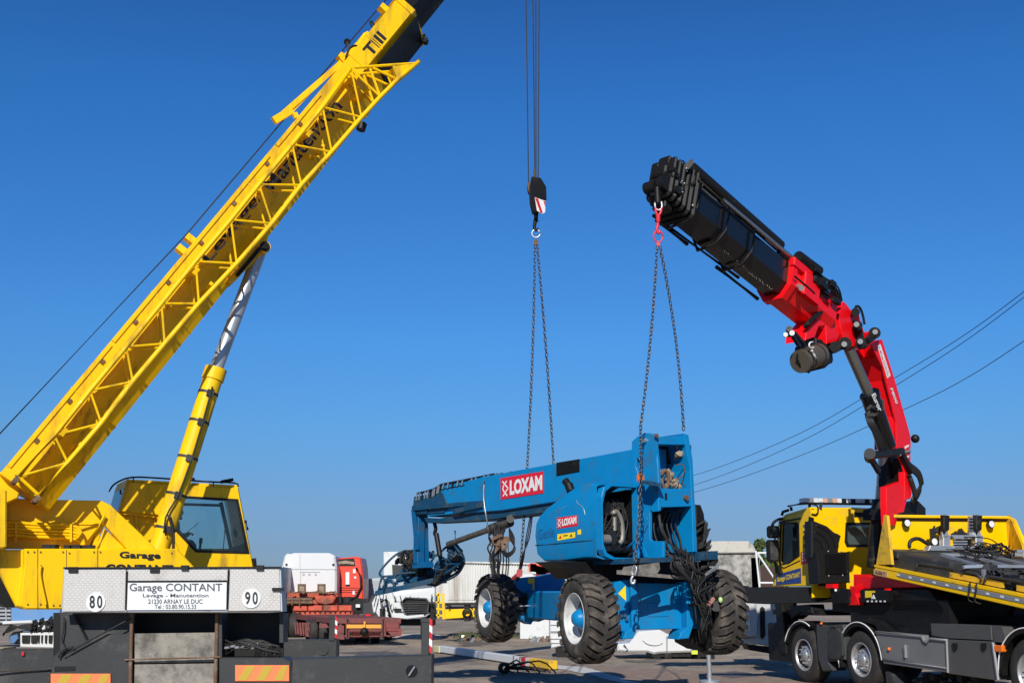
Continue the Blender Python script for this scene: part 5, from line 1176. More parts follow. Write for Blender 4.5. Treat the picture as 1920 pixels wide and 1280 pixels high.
for k in range(26): mb.box(ts(r4.uniform(1680, 1850), r4.uniform(1262, 1290), -.3), (1, 0, 0), (0, 0, 1), (0, 1, 0), r4.uniform(.05, .2), .05, .1)
mb.build('brake_parts', BLK, truck)
# stabiliser beam of the loader crane reaching left, with its leg
OB = Pl(ts(1500, 1100, .25), (0, -1, 0)); ob_ = lambda x, y, o=0: OB.at(x, y, o)
mb = MB(); mb.slab(OB, [(1392, 1097), (1404, 1098), (1404, 1100), (1555, 1100), (1575, 1104), (1575, 1128), (1440, 1132), (1400, 1130), (1393, 1112)], .30, 0, (), .012); mb.slab(OB, [(1318, 1104), (1396, 1102), (1396, 1126), (1318, 1126)], .2, -.06); sb = mb.build('stabiliser_beam', BLK2, truck)
mb = MB(); JY = OB.p.y - .1; mb.cyl(P(1322, 1108, JY), P(1322, 1200, JY), .085, n=16); mb.cyl(P(1327, 1190, JY - .05), V((P(1327, 1190, JY).x, JY - .05, .08)), .045, n=14); c = V((P(1327, 1190, JY).x, JY - .05, .0)); mb.cyl(c + UP * .02, c + UP * .09, .2, n=18); mb.build('stabiliser_leg', [CHR], sb)
# crane base
mb = MB(); mb.slab(TS, [(1600, 1076), (1612, 1080), (1690, 1078), (1760, 1094), (1740, 1100), (1612, 1104), (1600, 1098)], 2.2, -.15, (), .01); mb.slab(TS, [(1592, 1098), (1606, 1100), (1604, 1112), (1612, 1134), (1590, 1134), (1596, 1114)], .2, .0, (), .01); mb.box(ts(1560, 1098, .05), TFd, UP, TL, .12, .04, .06); mb.box(ts(1665, 1112, 0), TFd, UP, TL, .04, .09, .04); mb.build('crane_base', RED, truck)
mb = MB(); mb.slab(TS, [(1560, 1104), (1600, 1104), (1740, 1104), (1770, 1140), (1760, 1175), (1680, 1176), (1600, 1150), (1560, 1145)], 2.0, -.10, (), .01); mb.slab(TS, [(1556, 1102), (1590, 1104), (1592, 1130), (1560, 1130)], .2, .04); mb.slab(TS, [(1612, 1106), (1668, 1106), (1664, 1128), (1614, 1128)], .1, .06); mb.build('crane_subframe', BLK, truck)
mb = MB(); mb.mat(0).slab(TS, [(1622, 1107), (1640, 1107), (1640, 1110), (1634, 1111), (1634, 1119), (1622, 1120)], .01, .066); mb.mat(1).slab(TS, [(1633, 1122), (1637, 1114), (1641, 1122)], .01, .07); mb.ball(ts(1567, 1106, .05), .03, n=8)
for k in range(5): mb.slab(TS, board(1625 + k * 8, 1125, 1628 + k * 8, 1128), .01, .066)
mb.build('warning_sticker', [YST, SGN], truck)
# ---- red loader crane; its arm swings over towards us and to the left
AD = V((.713, .70, 0)); AN = V((.70, -.713, 0)); AP = Pl((2.22, 17.4, 0), AN); ap = lambda x, y, o=0: AP.at(x, y, o)
K = 7.75
def AY(x): # depth of the arm plane under pixel column x
    return AP.at(x, 900).y
mb = MB(); 
mb.slab(AP, [(1662, 912), (1690, 902), (1698, 920), (1700, 940), (1695, 960), (1684, 962), (1680, 985), (1664, 985), (1662, 945)], .12, .24, (), .012); mb.slab(AP, [(1696, 884), (1702, 890), (1710, 924), (1708, 934), (1696, 938)], .12, .26, (), .01)
crn = mb.build('crane_column', RED, truck)
mb = MB(); mb.slab(AP, [(1682, 952), (1722, 938), (1736, 952), (1736, 972), (1682, 972)], .7, .1, (), .01); mb.pipe([ap(1718, 938, .13), ap(1716, 972, .13)], .012); mb.build('column_cover', BLK, truck)
mb = MB(); mb.cyl(P(1651, 938, 22.7), P(1639, 1064, 22.7), .16, .14, n=24); sc1 = mb.build('outer_cylinder', BLK, truck)
mb = MB(); mb.cyl(P(1658, 850, 22.3), P(1651, 942, 22.7), .105, n=24); mb.build('piston_rod', CHR, sc1)
# lower arm, an open channel
nearp = [(1634, 646), (1652, 636), (1676, 712), (1705, 816), (1707, 845), (1708, 900), (1700, 904), (1692, 870), (1682, 850), (1680, 790), (1656, 690)]
mb = MB(); mb.slab(AP, nearp, .03, .24, (), .004); mb.slab(AP, [(1604, 656), (1652, 636), (1676, 712), (1705, 816), (1707, 880), (1703, 905), (1672, 895), (1650, 840), (1640, 780), (1622, 712)], .03, -.20)
oe = [(1652, 636), (1676, 712), (1705, 816), (1706, 838)]
for a, b in zip(oe, oe[1:]): p_, r_ = ap(*a, .23), ap(*b, .23); mb.prism([p_, r_, r_ - AN * .45, p_ - AN * .45], AD * .04)
ie = [(1645, 668), (1662, 712), (1676, 780), (1676, 840)]
for a, b in zip(ie, ie[1:]): p_, r_ = ap(*a, .20), ap(*b, .20); mb.prism([p_, r_, r_ - AN * .40, p_ - AN * .40], AD * .03)
la = mb.build('lower_arm', RED, truck)
mb = MB(); stp = nearp
mb.slab(AP, [(1645, 648), (1651, 645), (1670, 704), (1664, 709)], .003, .246, [[(1647, 651), (1650, 650), (1668, 703), (1665, 706)]]); mb.build('name_frame', SGN, la)
a, b = ap(1650.5, 651, .243), ap(1668, 705, .243); d = b - a; sd = (ap(1646, 651, .243) - a)
mb = MB(); text(mb, 'FASSI', ap(1647.5, 653, .243), ap(1665, 705, .243), ap(1651, 651, .243), .05, .006); mb.build('arm_lettering', SGN, la)
mb = MB(); text(mb, 'F800', ap(1668.5, 728, .243), ap(1679, 757, .243), ap(1673, 727, .243), .02, .006); mb.build('arm_lettering', SGN, la)
mb = MB()
for k in range(7): mb.mat(k % 2); mb.slab(AP, [(1697, 836 + k * 5), (1705, 833 + k * 5), (1704, 837 + k * 5), (1697, 841 + k * 5)], .006, .25)
mb.build('warning_stripe', [REFL_W, REFL_R], la)
mb = MB(); mb.cyl(ap(1630, 738, .2), ap(1663, 838, .2), .175, n=22); mb.cyl(ap(1630, 738, .2), ap(1633, 744, .2), .19, n=22); ic = mb.build('inner_cylinder', BLK2, truck)
mb = MB(); mb.cyl(ap(1592, 655, .15), ap(1630, 740, .2), .10, n=20); mb.build('piston_rod', mk('dull rod', (.30, .30, .28), .25, .9), ic)
mb = MB(); text(mb, 'Euror', ap(1633, 740, .44), ap(1647, 772, .44), ap(1640, 736, .44), .03, .01); mb.build('script_lettering', SGN, ic)
mb = MB()
for k in range(7): mb.pipe([ap(1622 + k * 2, 775 + k, .3), ap(1628 + k * 2, 795, .36), ap(1640 + k * 2, 815, .36), ap(1648 + k * 2, 838, .33), ap(1660 + k, 850, .3)], .016, 6, 3)
mb.box(ap(1645, 765, .28), (1, 0, .6), (0, 0, 1), (0, 1, 0), .14, .10, .05)
for k in range(8): mb.box(ap(1640 + r4.uniform(-14, 8), 765 + r4.uniform(-8, 14), .32), (1, 0, .4), (0, 0, 1), (0, 1, 0), .03, .03, .03)
mb.build('arm_hose', RUB, truck)
mb = MB(); mb.bar(ap(1628, 854, .4), ap(1690, 846, .3), .16, .14, AN, .03); mb.cyl(ap(1631, 850, .5), ap(1631, 858, .3), .10, n=14); mb.bar(ap(1631, 856, .35), ap(1648, 884, .3), .07, .10, AN); mb.bar(ap(1690, 850, .3), ap(1708, 885, .3), .10, .10, AN)
mb.bar(ap(1676, 862, .0), ap(1684, 905, .0), .3, .3, AN)
mb.slab(AP, [(1665, 850), (1690, 848), (1700, 880), (1694, 905), (1666, 912)], .2, .0)
mb.build('link_arm', BLK, truck)
mb = MB()
for k in range(9): mb.pipe([ap(1700 + k, 862 + k, .3), ap(1712 + k * 1.5, 884, .34), ap(1722 + k, 896 + k, .34), ap(1726, 918 - k, .3), ap(1718 - k, 936, .25), ap(1710, 944, .2)], .024, 6, 4)
mb.pipe([ap(1704, 890, .3), ap(1712, 912, .3), ap(1718, 934, .3)], .05, 7, 3)
mb.build('hose_loop', RUB, truck)
mb = MB(); mb.bar(ap(1703, 821, .2), ap(1713, 820, .2), .015, .015); c = ap(1716, 822, .2); mb.ball(c, .085, n=12); wl_ = mb.build('work_lamp', BLK, la)
mb = MB(); mb.cyl(ap(1707, 845, .26), ap(1690, 848, .27), .02, n=8)
for x, y in ((1688, 846), (1687, 852)): mb.ball(ap(x, y, .36), .035, n=8)
mb.build('link_pins', SLV, truck)
# knuckle
mb = MB(); mb.slab(AP, [(1573, 592), (1580, 565), (1585, 567), (1604, 592), (1611, 590), (1617, 612), (1622, 625), (1634, 620), (1640, 632), (1630, 650), (1616, 640), (1600, 650), (1583, 640), (1576, 615)], .42, .26, (), .01)
mb.slab(AP, [(1512, 620), (1530, 600), (1560, 580), (1566, 583), (1578, 618), (1570, 640), (1550, 645), (1548, 610), (1535, 612), (1528, 632), (1510, 638)], .40, .22, (), .01)
mb.slab(AP, [(1548, 590), (1566, 580), (1580, 566), (1588, 600), (1598, 648), (1575, 652), (1560, 640), (1552, 612)], .36, .10)
kn = mb.build('knuckle_joint', RED, truck)
mb = MB(); mb.pipe([ap(x, y, .26) for x, y in ((1510, 612), (1525, 596), (1545, 580), (1568, 570))], .045, 8, 4)
mb.bar(ap(1624, 640, .36), ap(1640, 628, .34), .12, .10, AN); 
for x, y, r_ in ((1608, 610, .09), (1614, 642, .10), (1640, 624, .11), (1584, 644, .12), (1566, 650, .10), (1604, 585, .08)): mb.cyl(ap(x, y, .26), ap(x, y, .40), r_, n=12)
mb.bar(ap(1608, 606, .33), ap(1614, 644, .33), .12, .07, AN); mb.slab(AP, [(1552, 616), (1570, 616), (1582, 640), (1580, 655), (1566, 662), (1556, 650)], .5, .1); mb.bar(ap(1612, 642, .35), ap(1618, 652, .35), .14, .07, AN)
mb.pipe([ap(x, y, .3) for x, y in ((1602, 582), (1606, 574), (1613, 578), (1618, 592), (1621, 608))], .025, 6, 4)
mb.build('knuckle_link', BLK, kn)
mb = MB()
for x, y in ((1606, 608), (1613, 640), (1641, 622), (1583, 645)): mb.cyl(ap(x, y, .40), ap(x, y, .425), .05, n=10)
mb.build('pin_cap', SLV, kn)
# winch below the knuckle
mb = MB(); mb.slab(AP, [(1496, 650), (1512, 636), (1540, 636), (1560, 655), (1562, 676), (1546, 690), (1514, 698), (1500, 688), (1492, 668)], .05, .15); mb.slab(AP, [(1530, 632), (1560, 650), (1562, 680), (1540, 690), (1530, 670)], .35, .25, (), .02)
mb.bar(ap(1482, 622, .2), ap(1500, 650, .2), .05, .08, AN); mb.bar(ap(1490, 624, .2), ap(1508, 645, .2), .04, .06, AN); mb.cyl(ap(1480, 616, .25), ap(1478, 627, .1), .055, n=10); mb.pipe([ap(x, y, .2) for x, y in ((1496, 648), (1494, 672), (1502, 690), (1517, 698))], .02)
wn_ = mb.build('winch', BLK, truck)
mb = MB(); mb.cyl(ap(1500, 678, .22), ap(1536, 664, .22), .20, n=22); mb.mat(1)
for t in (.15, .3, .8): p_ = ap(1500, 678, .22).lerp(ap(1536, 664, .22), t); e = (ap(1536, 664, .22) - ap(1500, 678, .22)).normalized(); mb.cyl(p_, p_ + e * .02, .206, n=22)
mb.build('winch_drum', [mk('grease brown drum', (.12, .10, .075), .5, .4, .3, 8), BLK], wn_)
mb = MB(); mb.mat(0); mb.pipe([ap(x, y, .45) for x, y in ((1525, 641), (1519, 642), (1517, 648), (1521, 652), (1526, 651))], .014, 6, 3); mb.cyl(ap(1473, 627, .3), ap(1472, 628, .2), .04, n=10); mb.cyl(ap(1485, 624, .36), ap(1485, 624, .3), .045, n=12); mb.pipe([ap(x, y, .45) for x, y in ((1522, 656), (1526, 664), (1530, 672))], .02); split(mb, 'winch_lamp', SGN, wn_)
# upper boom: red sleeve, black telescopic sections, all real box beams coming towards us
E0 = ap(1548, 602, 0); E1 = ap(1262, 372, 0); UD = (E1 - E0).normalized(); UN = AN; UW = UN.cross(UD); UW = UW if UW.z > 0 else -UW
LB = (E1 - E0).length
def ub(s_, n_, w_): return E0 + UD * s_ + UN * n_ + UW * w_
def hexb(mb, s0, s1, hw, hh, dn=0, dw=0):
    pr = [(hw, hh), (hw, -hh * .35), (hw * .55, -hh), (-hw * .55, -hh), (-hw, -hh * .35), (-hw, hh)]
    n = 6; vs = [ub(s0, a + dn, b + dw) for a, b in pr] + [ub(s1, a + dn, b + dw) for a, b in pr]
    mb.add(vs, [(i, (i + 1) % n, n + (i + 1) % n, n + i) for i in range(n)] + [tuple(range(n))[::-1], tuple(range(n, 2 * n))])
def sA(x, y): return (ap(x, y) - E0).dot(UD)
sr = sA(1450, 558)
mb = MB(); hexb(mb, .15, sr, .31, .34); hexb(mb, sr - .12, sr + .02, .35, .38)
mb.box(ub(sr - .25, .33, .30), UD, UN, UW, .3, .05, .08, .02); mb.box(ub(sr - .55, .35, .05), UD, UN, UW, .25, .05, .22, .02)
ua = mb.build('boom_sleeve', RED, truck)
mb = MB()
for k in range(16): mb.box(ub(r4.uniform(.3, 1.1), .40 + r4.uniform(-.05, .05), r4.uniform(.1, .42)), UD, UN, UW, r4.uniform(.03, .09), r4.uniform(.02, .05), r4.uniform(.02, .06))
for k in range(6): mb.pipe([ub(.1, .36, .3), ub(.4 + .1 * k, .44, .42 - .03 * k), ub(.8, .42, .40), ub(1.2 + .1 * k, .38, .38)], .016, 6, 3)
mb.pipe([ap(x, y, .4) for x, y in ((1490, 518), (1505, 530), (1522, 545), (1527, 550))], .018, 6, 3)
mb.build('control_valves', BLK, truck)
mb = MB(); mb.cyl(ap(1497, 537, .36), ap(1503, 540, .48), .05, n=12); mb.build('pin_end', ALU, ua)
mb = MB(); hexb(mb, sr - .05, LB * .66, .255, .29); hexb(mb, LB * .60, LB * .80, .275, .31); hexb(mb, LB * .78, LB * .97, .25, .29)
ub_ = mb.build('upper_boom', BLK2, truck)
mb = MB()
for s_ in (.62, .78, .95): 
    t = LB * s_; mb.pipe([ub(t, .33, .32), ub(t, .33, -.12), ub(t + .05, .20, -.37), ub(t, -.20, -.37), ub(t, -.33, -.1)], .025, 6)
mb.pipe([ub(LB * .55, .31, .3), ub(LB * .97, .34, .33)], .02); mb.pipe([ub(LB * .5, -.3, -.2), ub(LB * 1.0, -.36, -.22)], .03)
for s_, e_ in ((.35, .62), (.8, .98)): mb.pipe([ub(LB * s_, -.36, -.26), ub(LB * e_, -.36, -.26)], .035)
mb.build('sequence_bracket', BLK, ub_)
mb = MB(); mb.cyl(ub(LB * .42, .20, .50), ub(LB * .98, .20, .56), .105, n=16); mb.cyl(ub(LB * .30, .2, .36), ub(LB * .42, .2, .38), .06, n=12); mb.cyl(ub(-.0 + .9, .34, .50), ub(LB * .34, .34, .46), .10, n=14); mb.build('extension_cylinder', BLK, ub_)
mb = MB(); mb.cyl(ub(LB * .30, .25, .42), ub(LB * .80, .25, .42), .045, n=12); mb.cyl(ub(LB * .66, .12, .42), ub(LB * .96, .12, .44), .045, n=12); mb.build('piston_rod', mk('grey blue rod', (.35, .38, .42), .2, .9), ub_)
mb = MB()
for k in range(46): t = sr + .25 + k * .032; mb.ball(ub(t, .12 + r4.uniform(-.03, .03), -.318), .008, n=4); 
for k in range(26): t = sr + .4 + k * .05; mb.ball(ub(t, -.10 + r4.uniform(-.01, .01), -.318), .007, n=4)
mb.build('grease_marks', SLV, ub_)
# stack of section heads at the tip
mb = MB()
for k in range(6):
    t = LB * (.965 + .022 * k) ; g_ = .34 - .018 * k
    mb.box(ub(t, 0, .04 + .015 * k), UN, UW, UD, g_, g_ + .06, .016, .06)
    mb.box(ub(t, .0, g_ + .14 + .02 * k), UN, UW, UD, .12, .09, .02, .03); mb.box(ub(t, -g_ * .7, .2 + .1), UN, UW, UD, .08, .22, .02, .03); mb.box(ub(t, g_ * .7, .2 + .12), UN, UW, UD, .08, .2, .02, .03)
hexb(mb, LB * 1.0, LB * 1.09, .17, .19, 0, .02); mb.cyl(ub(LB * 1.09, .2, .0), ub(LB * 1.09, .08, 0), .13, n=16); mb.cyl(ub(LB * 1.09, .0, .0), ub(LB * 1.09, -.22, 0), .10, n=16); mb.cyl(ub(LB * 1.05, .3, -.05), ub(LB * 1.05, -.3, -.05), .07, n=14)
for k in range(5): mb.box(ub(LB * (.99 + .02 * k), .22, -.05 + .07 * k), UD + UW * .4, UW, UN, .07, .03, .05)
mb.box(ub(LB * 1.04, .0, -.18), UN, UW, UD, .10, .16, .09, .03); mb.box(ub(LB * 1.07, 0, .26), UN, UW, UD, .16, .10, .14, .04)
for k in range(42):
    mb.box(ub(LB * r4.uniform(.95, 1.06), r4.uniform(-.34, .36), r4.uniform(.1, .46)), (r4.random(), r4.random(), r4.random()), (0, r4.random(), 1), (1, 0, .2), r4.uniform(.02, .07), r4.uniform(.015, .05), .025)
for k in range(5): a_ = ub(LB * (.955 + .016 * k), r4.uniform(-.3, .3), .46); mb.pipe([a_, a_ + UW * .09 + UD * .03, a_ + UW * .08 + UD * .09, a_ + UD * .12], .012, 6, 3)
mb.build('boom_head', BLK, ub_)
mb = MB()
for k in range(22): mb.ball(ub(LB * r4.uniform(.94, 1.07), r4.choice((.2, .33, .3, .0)), r4.uniform(-.2, .42)), r4.uniform(.012, .024), n=6)
hk_ = P(1234, 380, 17.35); mb.build('bolt_heads', SLV, ub_)
mb = MB(); mb.bar(P(1233, 352, 17.35), P(1234, 382, 17.35), .07, .10, UN, .02); mb.build('hook_lug', BLK, ub_)
# ---- tilted bed
HF = (ts(1640, 1063) - W2).dot(TFd); HB = TR(HF); hb_ = lambda x, y, o=0: HB.at(x, y, o)
mb = MB(); mb.slab(HB, [(1660, 965), (1893, 968), (1897, 975), (1897, 1068), (1672, 1068)], .05, 0, (), .0)
mb.slab(HB, [(1658, 964), (1893, 967), (1893, 972), (1660, 970)], .10, .10, (), .01)
hbd = mb.build('headboard', YEL2, truck)
mb = MB(); mb.slab(HB, [(1664, 971), (1892, 973), (1892, 977), (1664, 975)], .02, .02); mb.build('lip_shade_strip', RST, hbd)  # dark strip painted in as the shade under the top lip
mb = MB(); mb.slab(TS, [(1657, 965), (1663, 966), (1672, 1058), (1642, 1058), (1645, 1040)], .05, .02, (), .008); mb.build('side_wing', YELD, hbd)
p1, p2, p3, p4 = hb_(1889, 968, .05), hb_(1898, 968, .05), hb_(1940, 1062, 1.0), hb_(1900, 1066, .05)
mb = MB(); mb.prism([hb_(1889, 969, .0), hb_(1899, 972, .15), hb_(1920, 1022, 1.0), hb_(1926, 1066, 1.0), hb_(1897, 1066, 0)], TL * .05); mb.build('side_wing', YELD, hbd)
mb = MB(); mb.pipe([hb_(1891, 968, .0), hb_(1902, 975, .2), hb_(1921, 1020, 1.0)], .035); mb.pipe([hb_(1659, 966, .05), hb_(1674, 1056, .05)], .03); mb.build('wing_edge', YEL2, hbd)
# bed floor and side rail: falls towards the rear
r0 = ts(1640, 1062, .03); r1 = ts(2060, 1148, .03); RD = (r1 - r0).normalized(); RU = TL.cross(RD); RU = RU if RU.z > 0 else -RU; RLn = 6.5
mb = MB(); mb.prism([r0, r0 + RD * RLn, r0 + RD * RLn - RU * .19, r0 - RU * .15], -TL * .09, (), .012); mb.box(r0 + RD * RLn / 2 - TL * .06 + RU * .02, RD, RU, TL, RLn / 2, .02, .07); rl = mb.build('bed_side_rail', YEL2, truck)
mb = MB(); mb.box(r0 + RD * (RLn / 2 + .35) + TL * .006 - RU * .055, RD, RU, TL, RLn / 2 - .35, .035, .004); mb.mat(1)
for k in range(14): mb.box(r0 + RD * (.7 + .32 * k) + TL * .012 - RU * .055, RD, RU, TL, .035, .014, .003)
mb.build('rail_strip', [mk('grey strip', (.20, .22, .25), .5), SGN], rl)
mb = MB(); mb.box(r0 + RD * .18 + TL * .004 - RU * .09, RD, RU, TL, .2, .05, .003); mb.build('number_plate', mk('brownish sticker', (.5, .33, .16), .5), rl)
mb = MB(); a = r0 + RD * .03 + TL * .008 - RU * .12; text(mb, 'A-356 T', a, a + RD * .30, a + RU * .06, .03, .004); mb.build('lettering', mk('maroon lettering', (.16, .03, .02), .5), rl)
mb = MB(); mb.box(r0 + RD * RLn / 2 - TL * 1.27 - RU * .02, RD, TL, RU, RLn / 2, 1.2, .03); mb.build('bed_floor', mk('worn bed floor', (.04, .04, .04), .6, .1, .4, 6, (.12, .11, .10), .3, 5), truck)
mb = MB(); mb.box(r0 + RD * 1.0 - TL * 1.25 + RU * .16, RD, TL, RU, .9, 1.12, .16, .05); mb.box(r0 + RD * .35 - TL * 1.25 + RU * .28, RD, TL, RU, .18, 1.15, .06, .02); mb.build('bed_toolbox', GRYF, truck)
mb = MB(); mb.box(r0 + RD * 2.2 - TL * .16 + RU * .1, RD, RU, TL, .9, .045, .02); mb.box(r0 + RD * 4.2 - TL * .16 + RU * .1, RD, RU, TL, .8, .045, .02); 
mb.build('tie_rail', YELD, truck)
# lamps on the headboard
for x, y, o in ((1701, 980, .12), (1859, 982, .12), (1752, 1015, .35)):
    mb = MB(); c = hb_(x, y, o); mb.mat(0).lathe(c, -TFd, [(-.10, 0), (-.09, .05), (-.02, .075), (0, .078)], 20); mb.bar(c + UP * .02 + TFd * .09, c + UP * .10 + TFd * .09, .03, .03); mb.mat(1).cyl(c - TFd * .001, c - TFd * .012, .06, n=20); mb.build('work_lamp', [BLK, SGN], hbd)
# towing gear stacked at the headboard
mb = MB()
for x in (1771, 1832):
    mb.mat(0); mb.slab(HB, [(x - 4, 964), (x + 3, 964), (x + 8, 1003), (x + 8, 1008), (x - 3, 1008)], .06, .55, (), .01); mb.slab(HB, [(x - 2, 1003), (x + 12, 1003), (x + 12, 1028), (x - 2, 1028)], .12, .55, (), .015)
mb.slab(HB, [(1745, 1022), (1850, 1024), (1850, 1034), (1740, 1032)], .15, .6, (), .01); mb.slab(HB, [(1784, 1002), (1830, 1003), (1818, 1010), (1790, 1010)], .08, .6, (), .008)
for y in (1013, 1018, 1023): mb.slab(HB, board(1790, y, 1814, y + 2.6), .04, .62)
mb.slab(HB, [(1818, 967), (1824, 967), (1826, 1003), (1817, 1003)], .05, .5)
tg = mb.build('towing_bracket', ALU, truck)
mb = MB()
for x in (1776, 1837): mb.slab(HB, [(x - 6, 965), (x + 6, 966), (x + 5, 993), (x, 994), (x - 4, 1001), (x - 6, 990)], .1, .60, (), .02)
for k in range(4): mb.slab(HB, board(1818, 971 + k * 6, 1825, 974 + k * 6), .01, .56)
for k in range(14): mb.box(hb_(1758 + r4.uniform(-12, 8), 1004 + r4.uniform(-12, 10), .3), (r4.random(), 0, r4.random()), (0, 0, 1), (0, 1, 0), .04, .05, .04)
for k in range(18): mb.box(hb_(1805 + r4.uniform(-20, 24), 1006 + r4.uniform(-9, 3), .4), (r4.random(), 0, r4.random()), (0, 0, 1), (0, 1, 0), .05, .03, .04)
mb.slab(HB, [(1788, 1011), (1822, 1011), (1818, 1024), (1790, 1024)], .03, .55)
mb.build('rubber_pad', BLK, tg)
mb = MB(); mb.pipe([hb_(x, y, .3) for x, y in ((1705, 1028), (1706, 1016), (1714, 1010), (1724, 1010), (1736, 1017), (1744, 1022))], .035, 8, 4); mb.build('thick_hose', RUB, truck)
mb = MB(); bp_ = lambda f, l, h: r0 + RD * f - TL * l + RU * h
for a, b in (((1.2, .5, .36), (1.2, 1.5, .36)), ((1.2, .5, .36), (2.3, .35, .30)), ((1.2, 1.0, .36), (2.3, .95, .30)), ((1.2, 1.5, .36), (2.3, 1.45, .3)), ((2.3, .3, .30), (2.3, 1.5, .30)), ((2.6, .2, .28), (2.6, .2, .05)), ((2.3, .05, .28), (2.35, .6, .30)), ((1.3, 1.9, .4), (1.9, 2.4, .4)), ((3.2, 1.2, .25), (2.0, 2.2, .42)), ((1.3, 2.0, .45), (1.3, 2.5, .45)), ((3.0, .9, .2), (5.6, .9, .2)), ((3.0, 1.7, .2), (5.6, 1.7, .2))):
    mb.bar(bp_(*a), bp_(*b), .05, .05, TL)
mb.build('towing_frame', ALU, truck)
mb = MB()
for k in range(16):
    c = bp_(1.15 + r4.uniform(-.15, .15), 1.55 + r4.uniform(-.15, .15), .36 + .01 * k); r_ = r4.uniform(.2, .32)
    mb.pipe([c + TFd * math.cos(t * .52) * r_ * .7 + TL * math.sin(t * .52) * r_ + UP * (.06 * math.sin(t * 1.3 + k)) for t in range(13)], .012, 5)
for k in range(7): mb.pipe([bp_(.7, 1.0 + .1 * k, .40), bp_(1.1, 1.1 + r4.uniform(-.3, .3), .42), bp_(1.7, 1.0 + r4.uniform(-.3, .3), .34), bp_(2.2, .8 + r4.uniform(-.3, .3), .24)], .012, 5, 4)
mb.pipe([bp_(.4, 1.5, .6), bp_(.8, 1.8, .62), bp_(1.2, 1.75, .5), bp_(1.6, 1.6, .3)], .011, 6, 4)
mb.build('coiled_cable', RUB, truck)
mb = MB()
for k in range(20): mb.box(bp_(r4.uniform(2.0, 5.5), r4.uniform(.4, 2.2), .2 + r4.uniform(-.05, .15)), (r4.random(), r4.random(), 0), (0, 0, 1), (1, 0, 0), r4.uniform(.05, .2), r4.uniform(.02, .06), .05)
for k in range(3): mb.pipe([bp_(1.0 + 1.7 * k, .12, .06), bp_(1.05 + 1.7 * k, .12, .17), bp_(1.2 + 1.7 * k, .12, .20), bp_(2.5 + 1.7 * k, .14, .2), bp_(2.6 + 1.7 * k, .14, .08)], .025, 6, 2)
for k in range(26): mb.bar(bp_(r4.uniform(1.6, 5.5), r4.uniform(.2, 2.3), .12), bp_(r4.uniform(1.6, 5.5), r4.uniform(.2, 2.3), .12 + r4.uniform(0, .1)), .03, .03, TL)
mb.build('bed_fitting', GRYF, truck)
mb = MB()
for k in range(12): f_ = 1.95 + .38 * k; mb.box(bp_(f_, 1.25, .03), RD, TL, RU, .05, 1.1, .03)
for l_ in (.5, 1.25, 2.0): mb.box(bp_(4.0, l_, .07), RD, TL, RU, 2.3, .06, .03)
mb.build('bed_rib', BLK, truck)
mb = MB()
for k in range(9): c_ = bp_(r4.uniform(1.9, 3.6), r4.uniform(.3, 1.0), .14); mb.box(c_, RD, TL, RU, r4.uniform(.06, .16), r4.uniform(.05, .12), r4.uniform(.04, .08), .015)
split(mb, 'chain_box', BLK, truck)
mb = MB(); 
for f in (2.55, 2.7): mb.pipe([r0 + RD * f + TL * .03 + RU * .08, r0 + RD * (f + .05) + TL * .06, r0 + RD * f + TL * .05 - RU * .2, r0 + RD * (f + .08) - TL * .0 - RU * .24], .012, 6, 4)
mb.build('dangling_cable', RUB, truck)
mb = MB(); mb.bar(ts(1885, 1160, -.8), ts(1902, 1122, -.8), .1, .1); mb.box(tp(-3.5, -1.25, 1.7), TFd, TL, UP, .9, .8, .10); mb.build('bed_lift_arm', BLK, truck)
# ================================================================ BACKGROUND
rb_ = random.Random(21)
def img(Y): 
    pl = ypl(Y); return pl, (lambda x, y, o=0: pl.at(x, y, o))
# --- white tractor cab seen from behind
Y = 52; wp, w_ = img(Y)
t = thing('tractor_unit', 'white lorry cab seen from behind, standing beside the orange red cab', 'lorry', (w_(582, 1150).x, Y, 0))
mb = MB(); mb.slab(wp, [(529, 1060), (533, 1042), (538, 1037), (545, 1038), (550, 1036), (615, 1036), (620, 1037), (628, 1042), (631, 1060), (631, 1150), (531, 1150)], 2.1, 0, (), .08); cb2 = mb.build('cab', WHT, t)
mb = MB(); mb.slab(wp, board(531, 1066, 630, 1067), .03, .02); mb.slab(wp, board(562, 1038, 562.7, 1066), .03, .02); mb.slab(wp, board(563, 1071, 600, 1072), .03, .02); mb.slab(wp, board(563, 1071, 564, 1096), .03, .02)
for x in (569, 580, 592): mb.slab(wp, board(x - 2, 1074, x + 2, 1078), .02, .02)
mb.pipe([w_(533, 1084, .05), w_(536, 1100, .05), w_(539, 1118, .05)], .02); mb.build('panel_line', SLV, cb2)
mb = MB(); [mb.slab(wp, board(x - 2, 1056, x + 2, 1060), .03, .03) for x in (537, 625)]; mb.build('vent', BLK, cb2)
mb = MB(); mb.slab(wp, board(534, 1150, 630, 1178), 3, .5); mb.slab(wp, board(524, 1150, 544, 1190), .5, .8)
for x in (538,): mb.cyl((w_(x, 1180).x, Y - 1.5, .5), (w_(x, 1180).x + .4, Y - 1.5, .5), .5, n=20)
mb.build('chassis', BLK, t)
for sx in (532, 622):
    xx = w_(sx, 1180).x; road_wheel((xx, Y - .9, .5), (-1 if sx < 580 else 1, 0, 0), .5, .35, t); road_wheel((xx, Y + 3.4, .5), (-1 if sx < 580 else 1, 0, 0), .5, .35, t)
